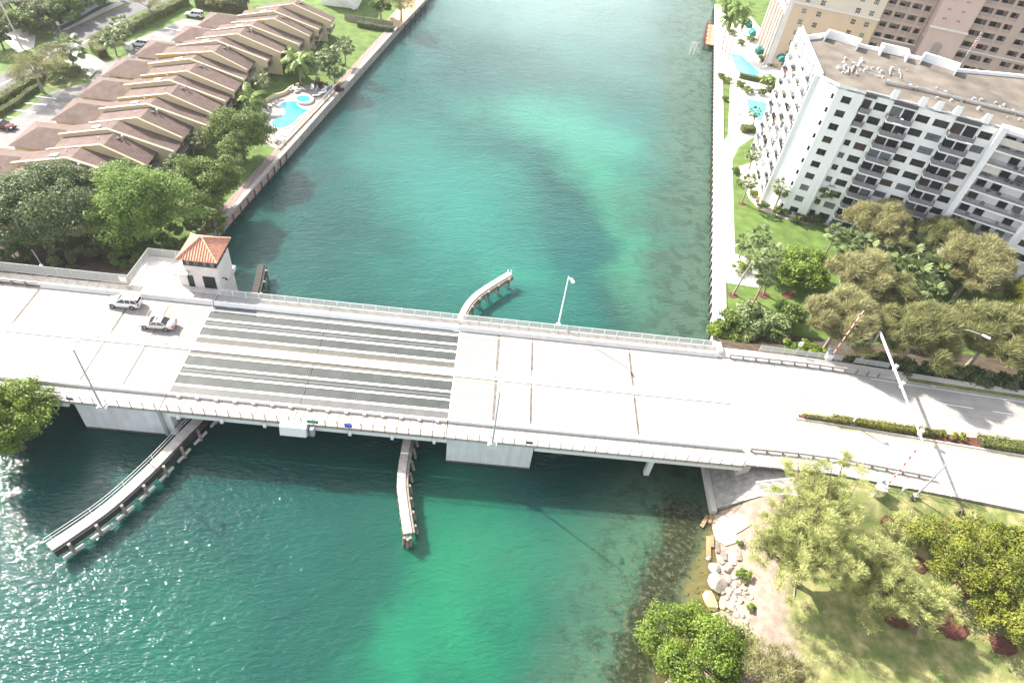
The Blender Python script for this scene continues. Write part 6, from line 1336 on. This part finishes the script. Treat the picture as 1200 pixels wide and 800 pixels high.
mbx = P(151, 58, LZ); t = thing('utility_box', 'white utility box on the lawn near the first parked white car', 'utility box', mbx); MB().box(mbx.x-.8, mbx.x+.8, mbx.y-.6, mbx.y+.6, LZ, LZ+1.3).build('cabinet', M_white, t); MB().box(mbx.x-.85, mbx.x+.85, mbx.y-.65, mbx.y+.65, LZ+1.3, LZ+1.38).build('lid', M_white_m, t)
# ---- cars
M_carw = mat('white_car_paint', (.66, .67, .67), .18, .02, 1, spec=.6); M_cars = mat('silver_car_paint', (.50, .48, .45), .22, .02, 1, metal=.35, spec=.6); M_carr = mat('red_car_paint', (.10, .008, .01), .2, .02, 1, spec=.6); M_card = mat('grey_car_paint', (.12, .125, .13), .2, .02, 1, spec=.6); M_carg = mat('car_glass', (.02, .028, .028), .06, .1, 1, spec=.8)
M_tyre = mat('tyre', (.02, .02, .02), .8, .1, 3); M_rim = mat('rim', (.35, .35, .36), .35, .05, 3, metal=.6)
def car(label, kind, paint, loc, rz, group):
    """front points to +x. body lofted from side profile sections, glasshouse with panes, four wheels, lamps, mirrors"""
    t = thing('parked_car' if 'parked' in label else 'car', label, 'car', (0, 0, 0), group=group)
    suv = kind == 'suv'; Lh, Wd = (2.25, .90) if suv else (2.40, .90); H = 1.66 if suv else 1.43; belt = 1.02 if suv else .92
    top = [(-1, .80 if suv else .72), (-.985, belt if suv else .90), (-.72, belt+.02), (-.2, belt), (.30, belt-.02), (.52, belt-.06), (.90, belt-.22), (.99, .58), (1, .42)]
    sec = []
    for f, zt in top:
        x = f*Lh; w = Wd*(1-.14*abs(f)**5); zb_ = .26 if abs(f) < .95 else .36; zs = zt-.06
        sec.append([(x, -w*.96, zb_), (x, -w, .52), (x, -w*.97, zs-.02), (x, -w*.86, zt), (x, 0, zt+.03), (x, w*.86, zt), (x, w*.97, zs-.02), (x, w, .52), (x, w*.96, zb_)])
    mb = MB(); mb.loft(sec); bd = mb.build('body', paint, t, world=False, smooth=True)
    # glasshouse: outline at belt and at roof
    rb, ft = (-.97, .42) if suv else (-.66, .44); rr, rf = (-.80, .02) if suv else (-.34, .06)
    zb_, zt = belt-.02, H
    lo = [(rb*Lh, -Wd*.86), (ft*Lh, -Wd*.86), (ft*Lh, Wd*.86), (rb*Lh, Wd*.86)]; hi = [(rr*Lh, -Wd*.74), (rf*Lh, -Wd*.74), (rf*Lh, Wd*.74), (rr*Lh, Wd*.74)]
    mb = MB(); mb.hexa([(x, y, zb_) for x, y in lo]+[(x, y, zt-.05) for x, y in hi]); mb.build('windows', M_carg, t, world=False)
    mb = MB(); ro = [(rr*Lh-.05, -Wd*.76), (rf*Lh+.05, -Wd*.76), (rf*Lh+.05, Wd*.76), (rr*Lh-.05, Wd*.76)]; mb.hexa([(x, y, zt-.07) for x, y in ro]+[(x*.96, y*.9, zt+.03) for x, y in ro]); mb.build('roof', paint, t, world=False, bevel=.02)
    mb = MB()
    for (a, b_) in zip(lo, hi):
        for s in (0,): mb.tube((a[0], a[1], zb_), (b_[0], b_[1], zt-.03), .055, .05, 5)
    for sg in (-1, 1):
        for f in ((-.22, -.55) if suv else (-.12,)): mb.tube((f*Lh, sg*Wd*.875, zb_), (f*Lh+.05, sg*Wd*.76, zt-.04), .04, .04, 5)
    mb.build('pillar', paint, t, world=False)
    wh = None
    for x in (-.58*Lh, .61*Lh):
        for sg in (-1, 1):
            w = MB().tube((x, sg*(Wd-.20), .34), (x, sg*(Wd+.015), .34), .34, .34, 16).build('wheel', M_tyre, t, world=False); MB().tube((x, sg*(Wd+.012), .34), (x, sg*(Wd+.03), .34), .21, .18, 10).build('rim', M_rim, w, world=False)
            mb = MB(); mb.tube((x, sg*(Wd-.3), .36), (x, sg*(Wd-.012+.02), .36), .40, .40, 16); mb.build('wheel_arch', M_dark, t, world=False)
    for sg in (-1, 1):
        MB().box(Lh*.90, Lh*.975, sg*.62-.17, sg*.62+.17, .60, .74).build('headlight', M_metal, t, world=False)
        MB().box(-Lh*1.006, -Lh*.95, sg*.68-.13, sg*.68+.13, .70, .98).build('tail_light', mat('tail_lamp', (.30, .01, .02), .3, .1, 3), t, world=False)
        MB().box(.30*Lh, .36*Lh, sg*(Wd+.08)-.09, sg*(Wd+.08)+.09, belt-.02, belt+.12).build('mirror', paint, t, world=False)
    if not suv: MB().box(-.12*Lh, .02*Lh, -.38, .38, H+.031, H+.036).build('sunroof', M_carg, t, world=False)
    else: MB().box(-.99*Lh, -.86*Lh, -.58, .58, H-.04, H+.01).build('spoiler', paint, t, world=False)
    t.location = loc; t.rotation_euler.z = rz; return t
s = P(143, 359, D); car('white compact crossover driving left in the outer lane of the bridge', 'suv', M_carw, (s.x+.35, s.y+.4, D+.004), math.pi+.01, 'cars on the bridge')
s = P(181, 384, D); car('silver sedan driving left in the inner lane of the bridge', 'sedan', M_cars, (s.x+.4, s.y+.4, D+.004), math.pi+.005, 'cars on the bridge')
for px, py, m, k, rz, w in ((165, 54, M_carw, 'suv', math.pi+.0, 'white parked crossover near the curled hedge'), (228, 20, M_carw, 'suv', math.pi+.0, 'white parked pickup-sized crossover at the top of the lot'), (4, 150, M_carr, 'sedan', -.1, 'dark red parked car at the left frame edge of the lot')):
    s = P(px, py, LZ); car(w, k, m, (s.x, s.y, Z2+.004), rz, 'cars in the townhouse lot')
for px, py, m, w in ((1130, 75, M_carw, 'white parked car, left one seen behind the white condominium roof'), (1150, 76, M_card, 'grey parked car, second behind the white condominium roof'), (1163, 78, M_carw, 'white parked car, third behind the white condominium roof'), (1176, 79, M_carw, 'white parked car, rightmost behind the white condominium roof')):
    s = P(px, py, LZ); car(w, 'suv', m, (s.x, s.y, LZ+.03), 1.3, 'cars behind the white condominium')
s0 = P(1150, 76, LZ); sheet('parking_lot', [(s0.x-14, s0.y-14), (s0.x+60, s0.y-30), (s0.x+60, s0.y-10), (s0.x-10, s0.y+8)], LZ+.025, M_asph)
for px, py, w in ((1112, 70, 'left one'), (1142, 67, 'between the parked cars'), (1168, 68, 'right one')):
    shrub('dark red-leaved bush at the foot of the peach condominium, '+w, px, py, LZ, 2.2, 2.6, leaf_mat('leaf_maroon', (.03, .015, .012), (.10, .05, .04)), group='maroon bushes at the peach condominium')
tree('green tree rising between white roof parapet and pink tower', 1063, 66, 5, 4.2, 3.5, L_mid, 40, 200, .45)
fp = P(1122, 84, ZR); t = thing('flagpole', 'thin leaning flagpole with striped flag behind the white roof parapet', 'flagpole', P(1122, 100, LZ)); fb = P(1124, 70, 18); MB().tube((fb.x, fb.y, LZ), (fb.x+1.5, fb.y, 25), .07, .05, 6).build('pole', M_white_m, t)
mb = MB(); mb.add([(fb.x+1.4, fb.y-.02, 24.4), (fb.x+1.1, fb.y-.3, 21.6), (fb.x+1.9, fb.y-.5, 21.2), (fb.x+2.0, fb.y-.2, 24.0)], [(0, 1, 2, 3)]); mb.build('flag', stripe_mat('flag_stripes', (.5, .07, .09), (.6, .58, .6), 2, .5), t)
# ---- street lights
def street_light(label, base, top_h, arm, lamp_len, rz, m=M_metal, lean=(0, 0)):
    t = thing('street_light', label, 'street light', base, group='street lights'); b_ = Vector(base); tp = b_+Vector((lean[0], lean[1], top_h))
    MB().tube(b_, tp, .13, .08, 8).build('pole', m, t); MB().box(b_.x-.3, b_.x+.3, b_.y-.3, b_.y+.3, b_.z-.02, b_.z+.18).build('base_plate', m, t)
    d = Vector((math.cos(rz), math.sin(rz), 0)); e = tp+d*arm+Vector((0, 0, .25)); MB().path([tp+Vector((0, 0, -.5)), tp+d*arm*.5+Vector((0, 0, .05)), e], [.05, .045, .04], 6).build('arm', m, t)
    mb = MB(); w = Vector((-d.y, d.x, 0)); c = e; q = [c-w*.16-d*.1, c+d*lamp_len-w*.2, c+d*lamp_len+w*.2, c+w*.16-d*.1]; mb.prism([(p.x, p.y) for p in q], e.z-.12, e.z+.08); mb.build('lamp_head', M_white_m, t); return t
p = P(654, 383, D); street_light('white street light with short drooping arm on the north bridge sidewalk', (p.x, p.y+.3, D+.14), 9.6, .9, .75, -1.2, M_white_m)
for x, w in ((-45.4, 'grey street light rising over the left pier on the south sidewalk'), (3.2, 'grey street light rising over the middle pier on the south sidewalk')):
    street_light(w, (x, 52.05, D+.15), 10.2, 1.1, .7, 1.57)
p = P(1085, 431, 5.2); street_light('tall grey street light with long curved white arm among the trees beside the approach road', (p.x, p.y, 4.9), 9.6, 3.2, 1.0, -.62)
p = P(1070, 584, 5.2); street_light('grey street light on the south sidewalk near the gantry shadow', (p.x, p.y, road_z(p.x)+.1), 7.2, .5, .5, 1.4)
p = P(1003, 511, 6.0); street_light('slim white lamp post on the road median behind the small hedge', (p.x, 61.5, road_z(p.x)+.2), 3.6, .0+.3, .3, 1.57, M_white_m)
# ---- sign gantry over the north carriageway
gz = road_z(60); gb = P(1007, 424, gz); ga = thing('mast_arm', 'long white mast arm reaching over the road from the north sidewalk', 'traffic mast', (gb.x, gb.y, gz))
top = Vector((gb.x, gb.y, gz+6.6)); MB().tube((gb.x, gb.y, gz), top, .22, .18, 10).build('column', M_metal, ga); MB().tube((gb.x, gb.y, gz+2.0), (gb.x, gb.y, gz+2.7), .27, .27, 10).build('control_band', M_dark, ga)
best = min((abs(P(1081, 516, z).z-z)+abs((P(1081, 516, z)-top).length-13.2), z) for z in np.arange(gz+5.2, gz+8, .2))[1]; ge = P(1081, 516, gz+6.9)
MB().tube(top, ge, .2, .11, 8).build('arm', M_white_m, ga)
for f in (.36, .52, .93):
    c = top.lerp(ge, f); sh = MB(); sh.box(c.x+.2, c.x+.5, c.y-.18, c.y+.18, c.z-.5, c.z+.4); s_ = sh.build('signal_head', M_metal if f < .9 else M_white_m, ga); MB().box(c.x+.13, c.x+.2, c.y-.26, c.y+.26, c.z-.6, c.z+.5).build('backplate', M_metal, s_)
# ---- barrier gates: raised booms with red and white bands
M_boom_r = mat('boom_red', (.45, .03, .035), .5, .05, 2)
def gate(label, base_px, tip_px, zb, group='raised barrier gates', L=8.2):
    b_ = P(*base_px, zb); t = thing('barrier_gate', label, 'barrier gate', b_, group=group)
    MB().box(b_.x-.45, b_.x+.45, b_.y-.35, b_.y+.35, zb, zb+1.25).build('housing', M_white_m, t); MB().box(b_.x-.5, b_.x+.5, b_.y-.4, b_.y+.4, zb+1.25, zb+1.33).build('cap', M_metal, t)
    a = b_+Vector((0, -.45, 1.1)); best = min((((P(*tip_px, z)-a).xy).length, z) for z in np.arange(zb+2, zb+12, .1))[1]; e = P(*tip_px, best)
    n = 14; bm_ = MB().tube(a, e, .09, .06, 6).build('boom', M_white, t); 
    for k in range(0, n, 2): MB().tube(a.lerp(e, (k+.25)/n), a.lerp(e, (k+.95)/n), .098, .088, 6).build('red_band', M_boom_r, bm_)
    c = b_+Vector((0, .5, 0)); MB().box(c.x-.25, c.x+.25, c.y-.1, c.y+.3, zb+.4, zb+1.9).build('counterweight', M_metal, t); return t
gate('raised red and white barrier gate on the north sidewalk before feathery trees', (970, 420), (1012, 364), road_z(55)+.13)
gate('raised red and white barrier gate on the south sidewalk, seen against the pale road', (1030, 575), (1077, 523), road_z(58)+.1)
t = thing('pedestrian_signal', 'small grey pedestrian signal post beside the raised north gate', 'signal', P(985, 417, 6)); v = P(985, 417, 5.9); MB().tube((v.x, v.y, 5.7), (v.x, v.y, 8.3), .06, .06, 6).build('post', M_metal, t); MB().box(v.x-.2, v.x+.2, v.y-.2, v.y+.15, 7.6, 8.4).build('signal_head', M_metal, t)
v = P(933, 413, D); t = thing('small_sign', 'white back of a small road sign standing before the lime bushes', 'sign', (v.x, v.y, D)); MB().tube((v.x, v.y, D), (v.x, v.y, D+2.1), .04, .04, 6).build('post', M_metal, t); MB().box(v.x-.35, v.x+.35, v.y-.04, v.y-.005, D+1.5, D+2.3).build('panel', M_white, t)
for px, py, w, h in ((1045, 579, 'control cabinet by the south gate', 1.4),):
    v = P(px-18, py, road_z(58)); t = thing('control_cabinet', 'grey traffic '+w, 'cabinet', v); MB().box(v.x-.6, v.x+.6, v.y-.4, v.y+.4, v.z-.4, v.z+h).build('cabinet', M_metal, t); MB().box(v.x-.65, v.x+.65, v.y-.45, v.y+.45, v.z+h, v.z+h+.06).build('lid', M_white_m, t)
v = P(1050, 583, 5.4); t = thing('signal_post', 'short grey signal post on the south sidewalk between gate and street light', 'signal', (v.x, v.y, 5.3)); MB().tube((v.x, v.y, 5.3), (v.x, v.y, 7.9), .05, .05, 6).build('post', M_metal, t); MB().box(v.x-.18, v.x+.18, v.y-.2, v.y+.1, 7.3, 8.0).build('signal_head', M_metal, t)
# ---- guard rails and fences of the approach
def guard_rail(label, pts, name='guard_rail'):
    t = thing(name, label, 'guard rail', pts[0]); mb = MB()
    for a, b_ in zip(pts, pts[1:]):
        a, b_ = Vector(a), Vector(b_); n_ = Vector((-(b_-a).y, (b_-a).x, 0)).normalized()*.05
        for z0, z1 in ((.42, .58), (.62, .78)): mb.hexa([(*(a-n_).xy, a.z+z0), (*(b_-n_).xy, b_.z+z0), (*(b_+n_).xy, b_.z+z0), (*(a+n_).xy, a.z+z0), (*(a-n_).xy, a.z+z1), (*(b_-n_).xy, b_.z+z1), (*(b_+n_).xy, b_.z+z1), (*(a+n_).xy, a.z+z1)])
    mb.build('beam', M_metal, t); L = [0]; P0 = None
    for a, b_ in zip(pts, pts[1:]):
        a, b_ = Vector(a), Vector(b_); n = max(1, round((b_-a).length/1.9))
        for i in range(n): p = a.lerp(b_, i/n); MB().box(p.x-.08, p.x+.08, p.y-.18, p.y+.18, p.z-.1, p.z+.8).build('post', M_wood, t)
    return t
guard_rail('galvanised guard rail along the north kerb after the bridge barrier', [(x, yN(x)+.25, road_z(x)) for x in (38, 44, 50, 56, 63)])
guard_rail('galvanised guard rail leading on to the north barrier at the left frame edge', [(x, 72.15, D) for x in (-95, -80, -63.2)])
guard_rail('galvanised guard rail leading on to the south barrier at the left frame edge', [(x, 54.95, D) for x in (-95, -80, -63.2)])
guard_rail('galvanised guard rail with stubby posts along the south kerb of the approach', [(x, yS(x)-.3, road_z(x)) for x in (37.5, 44, 50, 56, 62.5)])
t = thing('sidewalk_fence', 'grey mesh fence at the back of the north approach sidewalk', 'fence', (40, 74, D)); rail_parts('fence_run', t, [((43, yN(43)+2.3, 0), (56, yN(56)+2.3, 0)), ((58, yN(58)+2.3, 0), (63.5, yN(63)+2.3, 0))], lambda x: road_z(x)+.13, 1.15, 1.9, 'mesh', M_metal, M_metal)
t = thing('sidewalk_fence', 'white rail fence at the back of the south approach sidewalk', 'fence', (40, 52, D)); rail_parts('fence_run', t, [((36.3, 52.45, 0), (48, 52.45, 0)), ((48, 52.45, 0), (67, yS(67)-2.6, 0))], lambda x: road_z(x)+.13, 1.1, 1.6, 'bars', M_white_m, M_white_m)
mb = MB(); mb.box(36.2, 36.8, 72.5, 74.4, D-1, D+.9); tag(mb.build('abutment_pillar', M_conc_w), 'white square end block where the north railing meets the shrubs', 'pillar')
# ---- dock, warning sign in the water, left dock piles
dk_t = thing('timber_dock', 'small reddish timber dock with railing on the far right seawall', 'dock', P(832, 40, 1.5)); q = [P(826, 51, 1.6), P(829, 28, 1.6)]; d = (q[1]-q[0]).normalized(); n_ = Vector((d.y, -d.x, 0))
MB().prism([(v.x, v.y) for v in (q[0], q[0]+n_*4, q[1]+n_*4, q[1])], 1.3, 1.6).build('deck', mat('red_timber', (.42, .20, .13), .85, .2, 1.5), dk_t)
for k in range(6): v = q[0].lerp(q[1], k/5); MB().tube((v.x, v.y, -2), (v.x, v.y, 2.9), .2, .2, 7).build('pile', mat('red_brown_timber', (.20, .07, .05), .85, .2, 2), dk_t)
MB().tube(q[0]+Vector((0, 0, 1)), q[1]+Vector((0, 0, 1)), .06, .06, 5).build('rail', mat('red_brown_timber', (1, 1, 1)), dk_t)
t = thing('warning_sign', 'white framed warning board on two posts standing in the channel', 'sign', P(810, 64, 0)); a, b_ = P(808, 64, 0), P(812.5, 64.5, 0)
for v in (a, b_): MB().tube((v.x, v.y, -2), (v.x, v.y, 3.4), .11, .11, 7).build('post', M_white_m, t)
pn = MB().box(a.x-.25, b_.x+.35, a.y-.2, a.y-.13, 2.1, 3.7).build('panel', M_white, t); MB().box(a.x-.12, b_.x+.22, a.y-.215, a.y-.202, 2.22, 3.58).build('border', mat('sign_pink', (.58, .34, .38), .6, .05, 2), pn); MB().box(a.x-.02, b_.x+.12, a.y-.225, a.y-.217, 2.32, 3.48).build('face', M_white, pn); mb = MB(); cx = (a.x+b_.x)/2+.05; ring = [2*math.pi*i/16 for i in range(16)]; mb.add([(cx+math.cos(q_)*.34, a.y-.235, 2.9+math.sin(q_)*.34) for q_ in ring]+[(cx+math.cos(q_)*.22, a.y-.235, 2.9+math.sin(q_)*.22) for q_ in ring], [(i, (i+1) % 16, 16+(i+1) % 16, 16+i) for i in range(16)]); mb.build('symbol', mat('sign_grey_blue', (.2, .25, .38), .6, .05, 2), pn)
ld = thing('timber_landing', 'tan timber landing with dark piles at the far left bank', 'dock', P(480, 16, 1.5)); a, b_ = P(467, 34, 1.6), P(503, -4, 1.6); d = (b_-a).normalized(); n_ = Vector((-d.y, d.x, 0))
MB().prism([(v.x, v.y) for v in (a-n_*.3, b_-n_*.3, b_+n_*4.5, a+n_*4.5)], 1.9, 2.12).build('deck', mat('tan_boards', (.42, .30, .19), .85, .15, 1), ld)
for k in range(5): v = a.lerp(b_, (k+.3)/6)-n_*1.3; MB().tube((v.x, v.y, -2), (v.x, v.y, 2.6), .16, .14, 7).build('pile', M_darkwood, ld)
wk = thing('boardwalk', 'low pinkish timber boardwalk with dark posts at the near end of the left seawall', 'boardwalk', P(300, 225, 1.2)); a, b_ = P(266, 262, 1.2), P(336, 180, 1.2); d = (b_-a).normalized(); n_ = Vector((-d.y, d.x, 0))
MB().prism([(v.x, v.y) for v in (a-n_*.35, b_-n_*.35, b_+n_*.4, a+n_*.4)], 1.0, 1.28).build('deck', mat('pink_boards', (.36, .24, .20), .85, .2, 1.5), wk)
for k in range(9): v = a.lerp(b_, (k+.5)/9)-n_*.6; MB().tube((v.x, v.y, -2), (v.x, v.y, 2.3), .15, .13, 7).build('post', M_darkwood, wk)
p = P(48, 313, D); t = thing('floodlight', 'small floodlight on a thin bent post at the chain link fence', 'lamp', (p.x, p.y+.4, D)); MB().path([(p.x, p.y+.4, D-1), (p.x-.4, p.y+.6, D+1.2), (p.x-.9, p.y+.9, D+2.4)], .05, 6).build('post', M_metal, t); MB().tube((p.x-.1, p.y+.2, D+.2), (p.x+.25, p.y, D+.35), .16, .2, 8).build('lamp_head', M_white_m, t)
# ================================================================ HAZE
mb = MB(); mb.box(-720, 720, -220, 1220, -4.2, 84); hz = mb.build('haze', None); hz['kind'] = 'stuff'
hm = bpy.data.materials.new('haze_air'); hm.use_nodes = True; n = hm.node_tree.nodes; l = hm.node_tree.links
n.remove(n['Principled BSDF']); pv = n.new('ShaderNodeVolumePrincipled'); pv.inputs['Color'].default_value = (.92, .95, 1, 1); pv.inputs['Density'].default_value = HAZE; pv.inputs['Anisotropy'].default_value = 0.3
l.new(pv.outputs[0], n['Material Output'].inputs['Volume']); hz.data.materials.append(hm)
